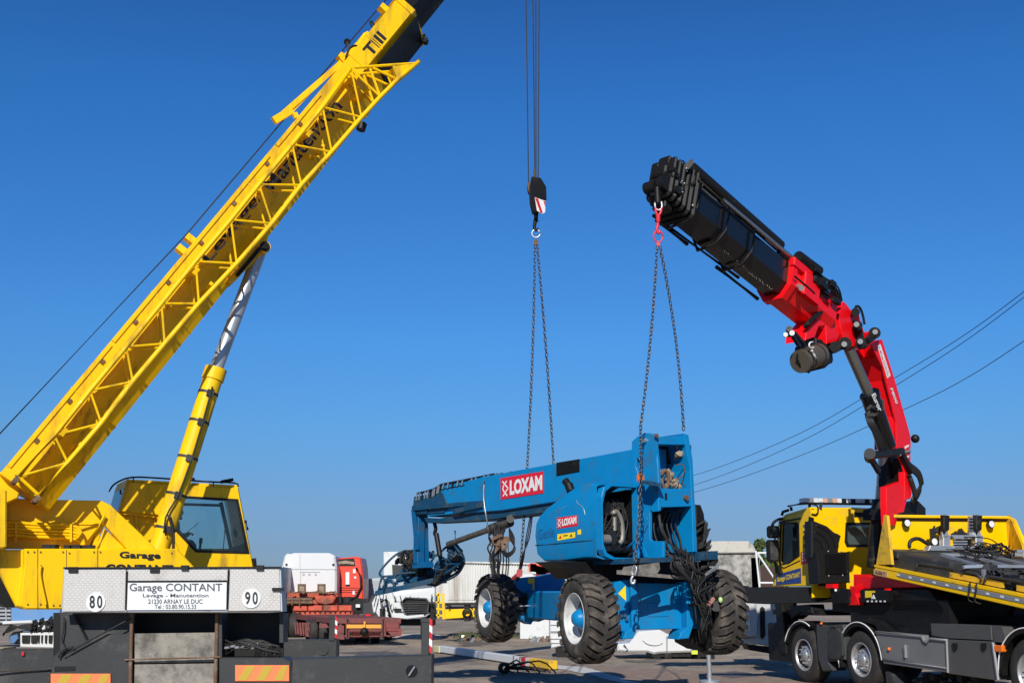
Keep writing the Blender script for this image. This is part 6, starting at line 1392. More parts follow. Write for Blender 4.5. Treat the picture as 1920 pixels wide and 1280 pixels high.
# left neighbour trailer edge (white posts)
Y = 50; wp, w_ = img(Y)
t = thing('box_trailer', 'white box trailer edge with door rods between the crane box and the white cab', 'trailer', (w_(524, 1150).x, Y, 0))
mb = MB(); mb.slab(wp, [(500, 1062), (530, 1062), (530, 1146), (500, 1146)], 5, 0, (), .03); mb.build('body', WHC, t)
mb = MB(); mb.cyl(w_(526, 1064, .08), w_(526, 1146, .08), .05, n=8); mb.slab(wp, board(523, 1100, 530, 1106), .1, .1); mb.slab(wp, board(500, 1148, 528, 1154), 4, 0); mb.build('door_rod', BLK, t)
for sx in (504, 524): road_wheel((w_(sx, 1180).x, Y + 2, .5), (-1 if sx < 510 else 1, 0, 0), .5, .35, t)
# --- orange red cab
Y = 53; wp, w_ = img(Y)
t = thing('tractor_unit', 'orange red lorry cab with its torn rear wall, right of the white cab', 'lorry', (w_(655, 1150).x, Y, 0))
mb = MB(); mb.slab(wp, [(612, 1050), (632, 1046), (668, 1043), (676, 1045), (679, 1060), (681, 1085), (681, 1120), (679, 1128), (672, 1126), (612, 1122)], 2.0, 0, (), .06); oc = mb.build('cab', ORG, t)
mb = MB(); mb.slab(wp, [(631, 1048), (664, 1046), (666, 1060), (631, 1060)], .1, .03); mb.slab(wp, board(648, 1095, 656, 1098), .03, .03)
for y in (1101, 1105, 1109): mb.slab(wp, board(634, y, 672, y + .8), .02, .02)
mb.pipe([w_(668, 1064, .1), w_(676, 1080, .1), w_(677, 1100, .1), w_(668, 1118, .1), w_(658, 1124, .1)], .05); mb.slab(wp, [(660, 1118), (680, 1122), (680, 1150), (640, 1155), (640, 1120)], 1.5, .1); mb.build('torn_parts', BLK, oc)
mb = MB(); mb.slab(wp, board(648, 1072, 655, 1095), .06, .05); mb.slab(wp, board(662, 1066, 667, 1074), .05, .05); mb.slab(wp, board(661, 1107, 665, 1114), .05, .05); mb.slab(wp, board(667, 1132, 675, 1138), .1, .3); mb.slab(wp, board(664, 1080, 668, 1084), .04, .04); split(mb, 'white_tape', SGN, oc)
mb = MB(); mb.slab(wp, [(631, 1053), (648, 1050), (664, 1053), (664, 1058), (648, 1056), (631, 1058)], .05, .06); mb.build('roof_lining', DRT, oc)
for sx in (640, 674): road_wheel((w_(sx, 1180).x, Y - .4, .5), (-1 if sx < 650 else 1, 0, 0), .5, .3, t)
# --- red low loader trailer
Y = 42; wp, w_ = img(Y)
t = thing('low_loader_trailer', 'rusty red low loader trailer with ramps and orange rear plates, behind the outrigger', 'trailer', (w_(650, 1180).x, Y, 0))
zt_ = w_(640, 1158).z
def gx(x, Yq): return P(x, 1150, Yq).x
mb = MB(); mb.add([(gx(622, 42), 42, zt_), (gx(752, 42), 42, zt_), (gx(664, 51), 51, zt_), (gx(548, 51), 51, zt_), (gx(622, 42), 42, zt_ - .18), (gx(752, 42), 42, zt_ - .18), (gx(664, 51), 51, zt_ - .18), (gx(548, 51), 51, zt_ - .18)], [(0, 1, 2, 3), (4, 7, 6, 5), (0, 4, 5, 1), (1, 5, 6, 2), (2, 6, 7, 3), (3, 7, 4, 0)])
for Yq in (43.2, 44.5, 46, 47.5): mb.bar((gx(600, Yq), Yq, zt_ - .28), (gx(735, Yq), Yq, zt_ - .28), .15, .15)
dk = mb.build('deck', MAR, t)
mb = MB(); pl = ypl(41.95)
mb.slab(pl, [(634, 1172), (640, 1168), (646, 1198), (632, 1198)], .2, 0); mb.slab(pl, [(648, 1163), (655, 1163), (655, 1196), (648, 1196)], .25, .02); mb.slab(pl, [(715, 1163), (722, 1163), (724, 1192), (716, 1192)], .25, .02)
mb.slab(pl, board(655, 1178, 716, 1184), .2, .05, (), .02); mb.slab(pl, [(722, 1166), (748, 1166), (751, 1190), (734, 1193), (724, 1180)], .3, .02, (), .02); mb.slab(pl, board(626, 1172, 645, 1186), .25, .02)
for k in range(14): mb.bar(pl.at(655 + k * 4.5, 1184, 0), pl.at(657 + k * 4.5 + rb_.uniform(-4, 4), 1194, -.2), .06, .06)
mb.slab(pl, board(640, 1190, 740, 1193), .2, -.1); mb.build('rear_frame', MAR, t)
mb = MB(); mb.slab(pl, board(650, 1170, 682, 1177), .02, .08); mb.slab(pl, board(686, 1170, 715, 1177), .02, .08); mb.slab(pl, board(682, 1164, 685, 1176), .02, .09); mb.build('reflective_plate', mk('orange rear plate', (.80, .33, .04), .45, 0, .15, 4), t)
mb = MB(); mb.ball(pl.at(683, 1183, .1), .14, n=10)
for x in (652, 719): mb.slab(pl, board(x - 2, 1160, x + 1, 1198), .1, .04)
mb.build('coupling', BLK, t)
mb = MB(); mb.slab(pl, board(726, 1172, 746, 1175), .02, .03); mb.slab(pl, board(724, 1180, 750, 1182), .02, .05); mb.bar(pl.at(750, 1178, 0), pl.at(749, 1192, 0), .08, .08); mb.build('tail_lamp', mk('dusty red lens', (.25, .03, .03), .5), t)
# gooseneck with hydraulic gear and stacked ramps
pg, g_ = img(50.5)
mb = MB(); mb.slab(pg, [(533, 1112), (545, 1110), (560, 1108), (600, 1110), (631, 1112), (634, 1118), (632, 1132), (548, 1134), (533, 1134)], 1.2, -.2, (), .03); mb.slab(pg, [(588, 1116), (626, 1112), (630, 1120), (624, 1130), (610, 1133), (594, 1129)], .3, .1, (), .03)
for k in range(4): mb.slab(pg, board(549 + k * 28.5, 1134, 576 + k * 28.5 - (0 if k < 3 else 2), 1145), .4, .1, (), .03)
mb.slab(pg, [(549, 1146), (661, 1144), (661, 1157), (549, 1160)], 1.0, 0, (), .02)
gn = mb.build('gooseneck', REDT, t)
mb = MB()
for k in range(12): mb.slab(pg, board(551 + k * 9.5, 1146, 554 + k * 9.5, 1149), .1, .04)
for k in range(3): mb.slab(pg, board(540 + k * 16, 1119 , 552 + k * 16, 1133), .3, .0)
mb.slab(pg, board(634, 1118, 641, 1132), .4, 0, (), .03); mb.slab(pg, board(644, 1118, 655, 1132), .4, 0, (), .03); split(mb, 'dark_opening', BLK, gn)
mb = MB()
for y in (1123, 1129): mb.cyl(g_(538, y, .2), g_(586, y, .2), .07, n=10)
mb.bar(g_(548, 1118, .25), g_(548, 1134, .25), .1, .05); mb.bar(g_(562, 1118, .25), g_(562, 1134, .25), .1, .05); mb.build('hydraulic_cylinder', RST, gn)
mb = MB(); 
for x in (564, 601): mb.slab(pg, board(x - 6, 1094, x + 9, 1110), .1, .1, [board(x - 3, 1097, x + 6, 1110)]); mb.mat(0)
for k in range(20): mb.bar(g_(540 + k * 4.6, 1110 + rb_.uniform(-1, 2), .2), g_(546 + k * 4.6, 1110 + rb_.uniform(-3, 1), .2), .07, .06)
mb.build('ramp_bracket', RST, gn)
mb = MB(); [mb.slab(pg, board(x - 3, 1097, x + 6, 1110), .05, .06) for x in (564, 601)]; mb.build('ramp_plate', DRT, gn)
mb = MB(); mb.slab(ypl(46), [(556, 1168), (600, 1166), (628, 1164), (632, 1192), (600, 1196), (560, 1190), (553, 1180)], .5, 0)
for k in range(9): mb.bar(P(553 + k * 5, 1166, 45.9), P(556 + k * 5 + rb_.uniform(-4, 4), 1188, 45.9), .05, .05)
mb.build('axle_frame', MAR, t)
for x, Yq in ((575, 46.6), (583, 45.4), (600, 44.2)):
    xx = gx(x, Yq); road_wheel((xx, Yq, .42), (-1, -.15, 0), .42, .3, t); road_wheel((xx + 2.2, Yq, .42), (1, .15, 0), .42, .3, t)
road_wheel((gx(544, 50.5), 50.5, .5), (-1, -.1, 0), .5, .5, t)
# --- wrecked white lorry with dark windscreen behind the basket
Y = 47; wp, w_ = img(Y)
t = thing('wrecked_lorry', 'crashed white lorry with crumpled front and black grille, behind the lift basket', 'lorry', (w_(765, 1150).x, Y, 0))
mb = MB(); mb.slab(wp, [(719, 1034), (768, 1033), (770, 1050), (772, 1090), (806, 1092), (812, 1096), (812, 1120), (806, 1124), (760, 1120), (719, 1115)], 2.0, -.3, (), .03); mb.slab(wp, [(697, 1130), (706, 1112), (722, 1110), (735, 1110), (740, 1124), (738, 1140), (742, 1158), (712, 1160), (705, 1148), (700, 1148)], .5, .15, (), .03)
mb.slab(wp, [(740, 1116), (800, 1106), (812, 1100), (816, 1104), (815, 1128), (806, 1132), (800, 1122), (760, 1120), (754, 1128), (744, 1128)], .6, .3, (), .03)
mb.slab(wp, [(736, 1130), (750, 1128), (756, 1146), (740, 1148)], .4, .35, (), .03); mb.slab(wp, [(732, 1148), (756, 1149), (764, 1154), (800, 1148), (806, 1150), (798, 1156), (764, 1160), (735, 1158)], .6, .4, (), .03)
wl2 = mb.build('cab', WHT, t)
mb = MB(); mb.slab(wp, [(735, 1058), (770, 1060), (806, 1066), (808, 1092), (740, 1098), (736, 1080)], .1, .0); mb.build('windscreen', GRYF, wl2)
mb = MB(); mb.slab(wp, [(754, 1126), (760, 1120), (800, 1122), (806, 1130), (803, 1146), (796, 1150), (762, 1152), (757, 1142)], .2, .45, (), .02); gr = mb.build('grille', BLK, wl2)
mb = MB()
for k in range(5): mb.slab(wp, [(757, 1130 + k * 4.4), (803, 1130 + k * 4), (803, 1131.4 + k * 4), (757, 1131.6 + k * 4.4)], .05, .5)
mb.pipe([w_(x, y, .5) for x, y in ((756, 1126), (764, 1121), (798, 1122), (804, 1130), (802, 1145), (794, 1150))], .035, 6); mb.build('grille_bar', GRYF, gr)
mb = MB(); mb.slab(wp, [(738, 1140), (752, 1140), (753, 1146), (740, 1147)], .05, .42); mb.slab(wp, board(712, 1140, 722, 1158), .3, .25); mb.pipe([w_(x, y, .5) for x, y in ((714, 1128), (724, 1122), (726, 1136), (732, 1158))], .05, 6)
for k in range(22): x = rb_.uniform(700, 812); mb.bar(w_(x, rb_.uniform(1110, 1150), .46), w_(x + rb_.uniform(-6, 6), rb_.uniform(1112, 1150), .46), .05, .03)
mb.slab(wp, board(715, 1160, 812, 1172), 1.6, -.1); mb.slab(wp, [(802, 1132), (815, 1130), (817, 1160), (806, 1164)], .6, .2); mb.build('torn_trim', BLK, wl2)
for sx in (718, 806): road_wheel((w_(sx, 1180).x, Y + .2, .5), (-1 if sx < 760 else 1, 0, 0), .5, .35, t)
# small dark car bonnet shape beside it and grey wedge
mb = MB(); mb.slab(ypl(49), [(680, 1130), (690, 1128), (699, 1112), (704, 1120), (712, 1142), (712, 1160), (680, 1160)], 1.2, 0, (), .03); o = tag(mb.build('scrap_panel', GRYF), 'dark grey wedge of scrap bodywork left of the crashed white lorry', 'scrap'); 
mb = MB(); mb.slab(ypl(46.5), [(684, 1150), (697, 1151), (696, 1155), (685, 1156)], .4, 0, (), .03); tag(mb.build('tail_lamp_unit', REFL_R), 'small loose red tail lamp beside the dark scrap panel', 'lamp')
# grey corrugated fence / container
def corr(name, label, cat, poly, Y, m, th=.25, step=2.2, rot=0, par=None):
    wp, w_ = img(Y); mb = MB(); mb.slab(wp, poly, th, 0, (), .02)
    xs = [p[0] for p in poly]; x0, x1 = min(xs), max(xs); ys = [p[1] for p in poly]; y0 = sorted(ys)[1] + 2; y1 = sorted(ys)[-2] - 2
    k = x0 + 2
    while k < x1 - 2: mb.slab(wp, board(k, y0, k + step * .5, y1), .05, .05); k += step
    o = mb.build(name, m, par)
    if par is None: tag(o, label, cat)
    return o
corr('corrugated_fence', 'pale grey corrugated sheet fence between the red cab and the crashed lorry', 'fence', [(680, 1085), (722, 1082), (722, 1150), (680, 1152)], 56, mk('pale grey sheet', (.42, .46, .50), .5), .2, 1.8)
# white container (long) behind the basket and wheel
Y = 50; wp, w_ = img(Y)
t = thing('shipping_container', 'long white weathered container on a dark frame, behind the front left wheel', 'container', (w_(930, 1150).x, Y, 0))
mb = MB(); mb.slab(wp, [(812, 1090), (836, 1052), (1062, 1058), (1062, 1128), (836, 1130), (836, 1134), (818, 1128)], 2.4, 0, (), .02)
cbd = mb.build('body', WHC, t)
mb = MB()
for k in range(46): x = 840 + k * 4.9; mb.slab(wp, board(x, 1057 if x > 850 else 1056, x + 2.3, 1124), .06, .05)
mb.slab(wp, [(834, 1051), (1062, 1056), (1062, 1059), (834, 1054)], .2, .12); mb.build('corrugation', WHC, cbd)
mb = MB(); mb.slab(wp, [(834, 1130), (1062, 1128), (1062, 1132), (834, 1134)], 2.3, .05); mb.slab(wp, board(870, 1132, 880, 1164), 2, 0); mb.slab(wp, board(1000, 1130, 1010, 1164), 2, 0); mb.build('support_frame', BLK, t)
corr('low_container', 'second low white container below the long one', 'container', [(836, 1137), (1000, 1135), (1000, 1160), (836, 1162)], 52.5, WHC, 2, 3.5)
# yellow lifting frame
Y = 45; wp, w_ = img(Y)
t = thing('loading_platform', 'small yellow tail lift platform frame with a wheel, in front of the containers', 'platform', (w_(860, 1160).x, Y, 0))
mb = MB(); mb.slab(wp, [(833, 1142), (890, 1140), (890, 1156), (834, 1160)], .8, 0, (), .02); mb.bar(w_(831, 1112, 0), w_(832, 1160, 0), .09, .09); mb.bar(w_(822, 1110, .0), w_(822, 1158, 0), .06, .06)
for y in (1114, 1128, 1140, 1152): mb.bar(w_(818, y, 0), w_(832, y + 2, 0), .06, .06)
mb.build('frame', YEL2, t)
mb = MB(); c = w_(876, 1149, .15); mb.lathe(c, (0, -1, 0), [(-.05, .10), (-.05, .19), (.05, .19), (.05, .10)], 18); mb.pipe([w_(842, 1142, .1), w_(846, 1136, .1), w_(838, 1134, .1)], .03); mb.pipe([w_(886, 1142), w_(880, 1134)], .03); mb.build('wheel', BLK, t)
# rubbish and weeds along the far yard
mb = MB()
for k in range(26):
    x = rb_.choice((rb_.uniform(855, 890), rb_.uniform(1000, 1045))); p = P(x, 1150, 46 + rb_.uniform(-1, 3)); p.z = rb_.uniform(.01, .05); mb.mat(rb_.randrange(3)); mb.box(p, (rb_.random(), rb_.random(), rb_.random()), (0, rb_.random(), 1), (1, 0, 0), rb_.uniform(.04, .22), rb_.uniform(.03, .07), .05)
o = mb.build('scrap_debris', [SLV, RST, GRYF]); o['kind'] = 'stuff'; o['label'] = 'scattered scrap pieces lying before the white containers'; o['category'] = 'debris'
mb = MB()
for k in range(10):
    x = 1000 + k * 5.5; p = P(x, 1060, 48.5); p.z = P(1030, 1072, 48.5).z + rb_.uniform(0, .25); mb.mat(k % 3); mb.box(p, (1, 0, rb_.uniform(-.3, .3)), (0, 0, 1), (0, 1, 0), rb_.uniform(.1, .35), rb_.uniform(.08, .18), .2)
mb.mat(2).wbox(P(975, 1074, 48.9).x, P(1052, 1074, 48.9).x, 48.4, 49.2, .02, P(1030, 1076, 48.9).z); o = tag(mb.build('salvage_rack', [REFL_R, ORG, WHT]), 'white rack topped with red and orange salvage parts, seen over the chassis', 'rack')
# weeds
LEAFY = []
def leafmat(name, c, c2): 
    m = mk(name, c, .75, 0, .0, 1.3); N = m.node_tree.nodes; mx = [n for n in N if n.bl_idname == 'ShaderNodeMix'][0]; mx.inputs[6].default_value = (*c, 1); mx.inputs[7].default_value = (*c2, 1)
    nz = [n for n in N if n.bl_idname == 'ShaderNodeTexNoise'][0]; nz.inputs['Scale'].default_value = 2.5
    return m
LF1 = leafmat('green foliage', (.035, .065, .015), (.10, .13, .03)); LF2 = leafmat('dull olive foliage', (.05, .07, .025), (.13, .13, .05)); BRK = mk('bark', (.12, .09, .06), .9, 0, .3, 8)
mb = MB()
for k in range(1500):
    x = rb_.choice((rb_.uniform(862, 892), rb_.uniform(1028, 1052), rb_.uniform(850, 1060))); p = P(x, 1150, 50 + rb_.gauss(0, .9)); p.z = 0; h = rb_.uniform(.05, .32); a = rb_.uniform(0, 6.3)
    d = V((math.cos(a), math.sin(a), 0)) * .015; tip = p + V((rb_.uniform(-.1, .1), rb_.uniform(-.1, .1), h)); mb.add([p - d, p + d, tip], [(0, 1, 2)])
o = mb.build('weeds', LF2); o['kind'] = 'stuff'
# --- trees
def tree(name, label, cat, x, Y, ytop, wpx, m, n=1500, group=None, base=None, leaf=.16, sp=1.0):
    c = P(x, 1100, Y); top = P(x, ytop, Y).z; rad = wpx / 2200 * Y / 2; h = top; t = thing(name, label, cat, (c.x, Y, 0), group)
    mb = MB(); mb.pipe([(c.x, Y, 0), (c.x + .1, Y, h * .3), (c.x - .05, Y + .1, h * .6)], .07 * h / 3 + .05, 8, 2, .05)
    for k in range(7):
        a = k * 2.4; e = V((math.cos(a) * rad * .7, math.sin(a) * rad * .7, h * rb_.uniform(.55, .9))); mb.pipe([(c.x, Y, h * .3 + .02 * k), V((c.x, Y, 0)) + e * .55 + V((0, 0, h * .1)), V((c.x, Y, 0)) + e], .06, 5, 2, .02)
    mb.build('trunk', BRK, t)
    mb = MB(); cl = []
    for k in range(26):
        a = rb_.uniform(0, 6.3); r_ = rad * math.sqrt(rb_.random()) * .85; z = h * rb_.uniform(.35, .9); cl.append((c.x + math.cos(a) * r_, Y + math.sin(a) * r_, z, rad * rb_.uniform(.22, .42)))
    for k in range(n):
        q = rb_.choice(cl); d = V((rb_.gauss(0, 1), rb_.gauss(0, 1), rb_.gauss(0, 1))).normalized() * q[3] * rb_.uniform(.55, 1.08); p = V(q[:3]) + d
        if p.z < .1 or p.z > h * 1.02: continue
        u = V((rb_.gauss(0, 1), rb_.gauss(0, 1), rb_.gauss(0, 1))).normalized(); v = u.cross(V((rb_.random(), 1, rb_.random()))).normalized(); s_ = leaf * rb_.uniform(.5, 1.2)
        mb.add([p - u * s_, p + v * s_ * .5, p + u * s_, p - v * s_ * .5], [(0, 1, 2, 3)])
    mb.build('crown', m, t)
tree('bush', 'green rounded bush behind the concrete wall, by the truck mirrors', 'bush', 1426, 46, 1000, 60, LF1, 6500, leaf=.12)
tree('bush', 'olive lower bush behind the white gate, below the green rounded one', 'bush', 1450, 47, 1026, 50, LF2, 4200, leaf=.11)
tree('tree', 'green tree rising behind the tilted bed at the right edge', 'tree', 1918, 40, 986, 34, LF2, 2200, leaf=.11)
for k, (x, yt, w) in enumerate(((690, 1079, 26), (712, 1081, 26), (735, 1083, 30), (668, 1084, 24), (645, 1086, 30), (760, 1086, 30), (795, 1085, 36), (830, 1088, 30))):
    tree('tree', 'dull olive tree in the far row behind the grey fence and cabs', 'tree', x, 120 + rb_.uniform(-5, 5), yt, w, LF2, 1100, 'far trees behind the yard', leaf=.35)
mb = MB(); 
hl = [(-200, 1106), (0, 1100), (200, 1098), (500, 1097), (760, 1101), (1000, 1104), (1300, 1102), (1600, 1098), (1900, 1100), (2200, 1104)]
pts = [P(x, y + rb_.uniform(-.5, .5), 420) for x, y in hl]; n = len(pts); mb.add(pts + [V((p.x, 380, -1)) for p in pts] + [V((p.x, 520, -1)) for p in pts], [(i, i + 1, n + i + 1, n + i) for i in range(n - 1)] + [(i + 1, i, 2 * n + i, 2 * n + i + 1) for i in range(n - 1)]); o = mb.build('hills', LF2); o['kind'] = 'structure'
# --- concrete building at the right
Y = 41; wp, w_ = img(Y)
t = thing('concrete_shed', 'stained grey concrete shed wall with pale roof edge, behind the right rear wheel', 'building', (w_(1380, 1150).x, Y, 0))
mb = MB(); mb.slab(wp, [(1310, 1036), (1418, 1034), (1424, 1040), (1424, 1165), (1310, 1165)], .25, 0, (), .01); mb.build('wall', CONC, t)
mb = MB(); mb.slab(wp, [(1310, 1014), (1404, 1014), (1414, 1024), (1419, 1036), (1310, 1037)], .5, .12, (), .03); mb.build('roof', CONT, t)
mb = MB(); mb.wbox(w_(1424, 1040).x - .3, w_(1424, 1040).x, Y, Y + 6, .02, w_(1424, 1045).z); mb.build('side_wall', CONC, t)
t = thing('field_gate', 'white tubular gate leaning beside the concrete shed', 'gate', (w_(1435, 1100).x, 38, 0))
g2 = ypl(38); mb = MB()
for a, b in (((1417, 1032), (1424, 1098)), ((1420, 1036), (1456, 1090)), ((1420, 1036), (1450, 1036)), ((1424, 1092), (1458, 1092)), ((1424, 1098), (1424, 1160))): mb.cyl(g2.at(*a), g2.at(*b), .032, n=8)
mb.build('rail', SGN, t)
mb = MB(); mb.slab(ypl(44), [(1424, 1060), (1470, 1066), (1470, 1120), (1424, 1120)], 2, 0); tag(mb.build('dark_shed', mk('dark stained boards', (.05, .028, .022), .8, 0, .4, 6)), 'dark maroon low shed behind the white gate', 'shed')
# --- pale body panels lying between the wheel and the truck
Y = 30; wp, w_ = img(Y)
t = thing('body_panel', 'pale grey moulded vehicle body with dark slot, left of the truck', 'vehicle body', (w_(1430, 1200).x, Y, 0))
mb = MB(); mb.slab(wp, [(1392, 1128), (1416, 1126), (1420, 1150), (1420, 1192), (1394, 1194)], .8, .2, (), .03); mb.slab(wp, [(1416, 1124), (1452, 1124), (1456, 1150), (1460, 1208), (1452, 1212), (1392, 1204), (1392, 1196), (1418, 1192)], .8, 0, (), .04); bp2 = mb.build('shell', mk('pale grey gel coat', (.47, .49, .49), .45, 0, .1, 2, (.3, .3, .28), .15), t)
mb = MB(); mb.slab(wp, [(1425, 1140), (1429, 1136), (1434, 1140), (1435, 1190), (1430, 1198), (1426, 1194)], .05, .03); mb.slab(wp, [(1400, 1208), (1462, 1214), (1464, 1228), (1405, 1218)], .7, -.1); mb.build('slot', BLK, bp2)
mb = MB(); mb.slab(wp, [(1392, 1145), (1406, 1146), (1407, 1180), (1394, 1184)], .03, .23, (), .01); mb.build('recess_panel', SGN, bp2)
# --- white fibreglass fairings under the lift
def ground_item(poly, Y, th, name, label, cat, m, c=.05):
    wp, w_ = img(Y); mb = MB(); mb.slab(wp, poly, th, 0, (), c); xs = [p[0] for p in poly]
    t = thing(name, label, cat, (w_(sum(xs) / len(xs), 1200).x, Y, 0)); o = mb.build('shell', m, t); return t, wp, w_, o
t, wp, w_, o = ground_item([(1157, 1207), (1180, 1205), (1197, 1183), (1238, 1180), (1252, 1188), (1284, 1195), (1296, 1208), (1298, 1222), (1236, 1224), (1226, 1226), (1215, 1222), (1172, 1222), (1158, 1220)], 33, 1.6, 'roof_fairing', 'white lorry roof fairing lying on the asphalt under the lift axle', 'fairing', WHT)
mb = MB()
for x in (1196, 1214, 1262, 1286): mb.wbox(w_(x, 1).x, w_(x, 1).x + .18, 33.05, 34.2, .0, P(x, 1222, 33).z)
mb.wbox(w_(1192, 1).x, w_(1296, 1).x, 33.1, 34.4, .06, P(1200, 1221, 33).z + .02); mb.build('underframe', BLK, t)
mb = MB(); mb.slab(wp, board(1249, 1192, 1252, 1220), .02, .02); mb.pipe([w_(x, y, .02) for x, y in ((1205, 1200), (1215, 1207), (1230, 1209), (1242, 1205))], .012, 5, 3); mb.pipe([w_(x, y, .05) for x, y in ((1170, 1208), (1176, 1216), (1168, 1222))], .03); mb.build('fairing_seam', SLV, o)
mb = MB(); mb.box(w_(1302, 1222, .1), (1, 0, 0), (0, 0, 1), (0, 1, 0), .08, .05, .05); mb.build('yellow_fitting', mk('lime tape', (.6, .75, .05), .5), o)
t, wp, w_, o = ground_item([(1031, 1158), (1046, 1157), (1072, 1160), (1076, 1205), (1034, 1215), (1031, 1190)], 34, .9, 'plastic_crate', 'white ribbed crate standing behind the rear left wheel', 'crate', WHT, .03)
mb = MB()
for y in (1170, 1182, 1184, 1196, 1204): mb.slab(wp, board(1032, y, 1072, y + 1.2), .04, .03)
mb.build('rib', SLV, o)
mb = MB(); mb.wbox(w_(1034, 1).x, w_(1074, 1).x, 34.05, 34.8, .0, P(1034, 1213, 34).z); mb.build('pallet', BLK, t)
# --- long low beam lying on the ground
a, b = G(820, 1223), G(1038, 1256)
d = (b - a).normalized(); nn = V((-d.y, d.x, 0)); L_ = (b - a).length
t = thing('road_barrier_beam', 'long low white beam with red band and yellow end lying on the asphalt', 'beam', a)
mb = MB(); mb.bar(a + d * L_ * .06 + UP * .13, a + d * L_ * .80 + UP * .12, .20, .19, nn, .02); mb.build('white_section', WHT, t)
mb = MB(); mb.bar(a + UP * .11, a + d * L_ * .06 + UP * .12, .24, .2, nn, .02); mb.build('beam_end', mk('pale yellow end', (.6, .55, .3), .6, 0, .2), t)
mb = MB(); mb.bar(a + d * L_ * .80 + UP * .12, a + d * L_ * .832 + UP * .12, .205, .195, nn); mb.build('red_band', REFL_R, t)
mb = MB(); mb.bar(a + d * L_ * .832 + UP * .12, a + d * L_ * .86 + UP * .12, .20, .19, nn); mb.build('white_band', WHT, t)
mb = MB(); mb.bar(a + d * L_ * .86 + UP * .12, a + d * L_ * 1.0 + UP * .12, .21, .2, nn, .02); mb.build('yellow_section', YELD, t)
mb = MB(); 
for k in (.74, .79): mb.bar(a + d * L_ * k + UP * .12, a + d * L_ * (k + .004) + UP * .12, .21, .2, nn)
mb.build('joint', BLK, t)
mb = MB(); p = G(945, 1262); mb.lathe(p + UP * .12, (.3, -.9, 0), [(-.07, .05), (-.07, .12), (.07, .12), (.07, .05)], 18)  # black ring and loops shaped to stand for a ragged cast shadow
for k in range(9): q2 = G(955 + k * 7, 1262 + rb_.uniform(-4, 4)); mb.pipe([p + UP * .1, q2 + UP * rb_.uniform(.05, .3), G(962 + k * 10, 1260 + rb_.uniform(-4, 6)) + UP * .02], .018, 6, 3)
mb.build('shadow_clump', RUB); tag(bpy.context.scene.objects['shadow_clump'], 'small black shape with loose loops standing for a cast shadow by the white beam', 'shadow shape')
# --- far left: fence, blue skip, engine block on the ground
corr('slatted_fence', 'grey slatted fence at the far left edge below the counterweight', 'fence', [(-60, 1118), (20, 1116), (20, 1172), (-60, 1172)], 40, mk('dull grey slats', (.10, .11, .12), .6), .1, 400)
mb = MB()
wp, w_ = img(39.9)
for k in range(7): mb.slab(wp, board(-60, 1121 + k * 7, 20, 1125 + k * 7), .05, .1)
mb.ball(w_(5, 1129, .15), .07, n=8); mb.bar(w_(11, 1128, .1), w_(12, 1165, .1), .04, .04); o = tag(mb.build('fence_slats', SLV), 'pale horizontal slats fixed on the far left fence', 'slats')
mb = MB(); mb.slab(ypl(38), [(20, 1139), (113, 1140), (113, 1166), (20, 1166)], 2.2, 0, (), .03); tag(mb.build('blue_skip', mk('faded blue paint', (.10, .25, .50), .55, 0, .15, 2, (.2, .25, .3), .3)), 'faded light blue skip standing behind the white engine', 'skip')
Y = 21; wp, w_ = img(Y)
t = thing('engine_block', 'white painted engine block with hoses standing left of the crane frame', 'engine', (w_(70, 1200).x, Y, 0))
mb = MB(); mb.slab(wp, [(37, 1186), (110, 1184), (110, 1215), (37, 1213)], .7, .1, (), .02); mb.slab(wp, [(38, 1180), (60, 1180), (64, 1164), (110, 1158), (110, 1186), (38, 1186)], .5, 0, (), .02); mb.slab(wp, [(4, 1164), (60, 1162), (60, 1167), (4, 1170)], .2, -.1, (), .01); eb_ = mb.build('block', WHT, t)
mb = MB()
for x0, x1 in ((41, 56), (58, 70), (71, 74), (77, 80), (84, 88), (91, 98), (100, 103)): mb.slab(wp, [(x0, 1190), (x1, 1190), (x1 - 1, 1205), (x0, 1205)], .05, .13)
for k in range(26): mb.box(w_(rb_.uniform(60, 108), rb_.uniform(1160, 1184), .05), (rb_.random(), 0, rb_.random()), (0, 0, 1), (0, 1, 0), rb_.uniform(.02, .07), rb_.uniform(.01, .04), .05)
mb.slab(wp, [(16, 1192), (24, 1184), (38, 1182), (38, 1208), (18, 1206)], .4, .1, (), .03)
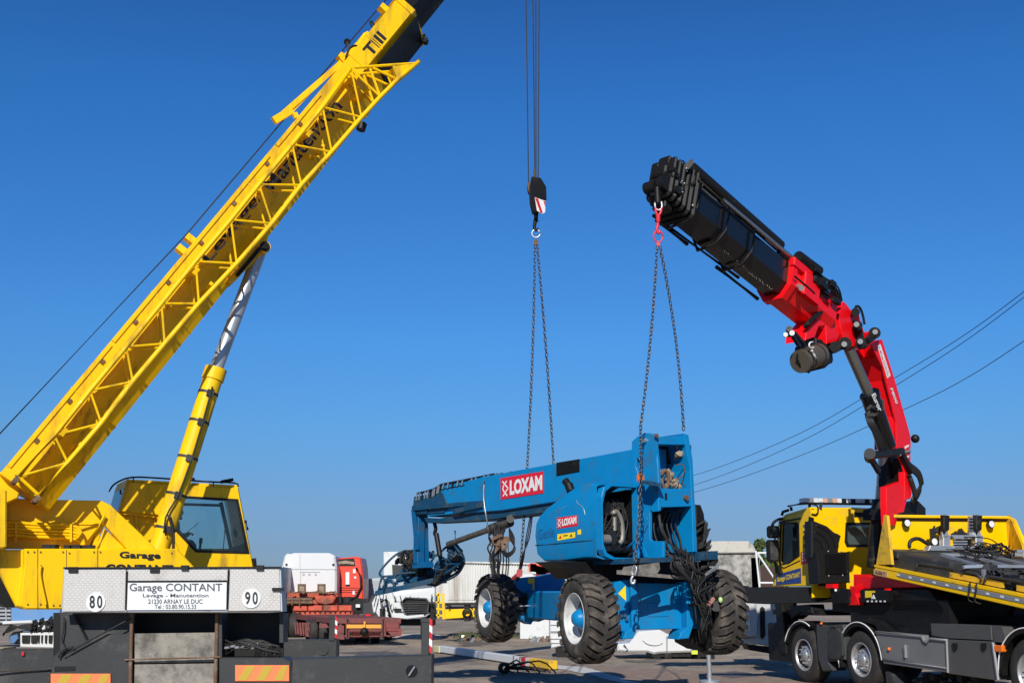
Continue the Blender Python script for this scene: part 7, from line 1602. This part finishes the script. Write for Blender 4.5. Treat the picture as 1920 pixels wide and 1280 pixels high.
for k in range(6): mb.pipe([w_(6, 1186 + k, .1), w_(20, 1182 - k * 2, .1), w_(40, 1172 + k, .1), w_(62, 1170 + k * 2, .1)], .014, 5, 3)
mb.build('openings', BLK, eb_)
mb = MB(); mb.slab(wp, [(18, 1192), (32, 1188), (34, 1196), (26, 1206), (19, 1206)], .05, .14, (), .01); mb.build('blue_cover', mk('blue plastic', (.08, .17, .34), .4), eb_)
mb = MB(); mb.wbox(w_(36, 1).x, w_(112, 1).x, Y + .05, Y + .6, .0, P(50, 1214, Y).z); mb.build('pallet', WOOD, t)
# heap and straw seen under the truck bed
mb = MB()
for k in range(260): p = P(rb_.uniform(1775, 1900), 1150, 30 + rb_.uniform(-1.5, 2)); p.z = rb_.uniform(.02, 1.45) * rb_.random() ** .3; mb.box(p, (rb_.random(), rb_.random(), rb_.random() * .3), (0, rb_.random(), 1), (1, 0, 0), rb_.uniform(.05, .16), rb_.uniform(.03, .08), .06)
o = mb.build('brick_heap', TERR); o['kind'] = 'stuff'
mb = MB()
for k in range(900):
    p = P(rb_.uniform(1772, 1860), 1150, 28.5 + rb_.uniform(-.6, .8)); p.z = rb_.uniform(.3, 1.1); a = rb_.uniform(-.9, .9); mb.add([p, p + V((.012, 0, .01)), p + V((math.sin(a) * .3, rb_.uniform(-.1, .1), .35))], [(0, 1, 2)])
o = mb.build('dry_stalks', WOOD); o['kind'] = 'stuff'
# --- overhead power lines
def catl(pts, Ys, r=.016):
    mb = MB(); mb.pipe([P(x, y, Y) for (x, y), Y in zip(pts, Ys)], r, 5, 6); return mb
for i, pts in enumerate(([(1960, 516), (1820, 620), (1680, 707), (1500, 812), (1310, 888), (1150, 925)], [(1960, 526), (1820, 632), (1680, 722), (1500, 828), (1310, 906), (1150, 945)], [(1960, 612), (1820, 704), (1700, 765), (1500, 854), (1310, 920), (1150, 955)])):
    mb = catl(pts, [45, 50, 56, 66, 80, 95]); tag(mb.build('power_line', RUB), ('uppermost overhead power line behind the red crane', 'middle overhead power line just under the uppermost', 'lowest overhead power line behind the red crane')[i], 'power line', 'overhead power lines')
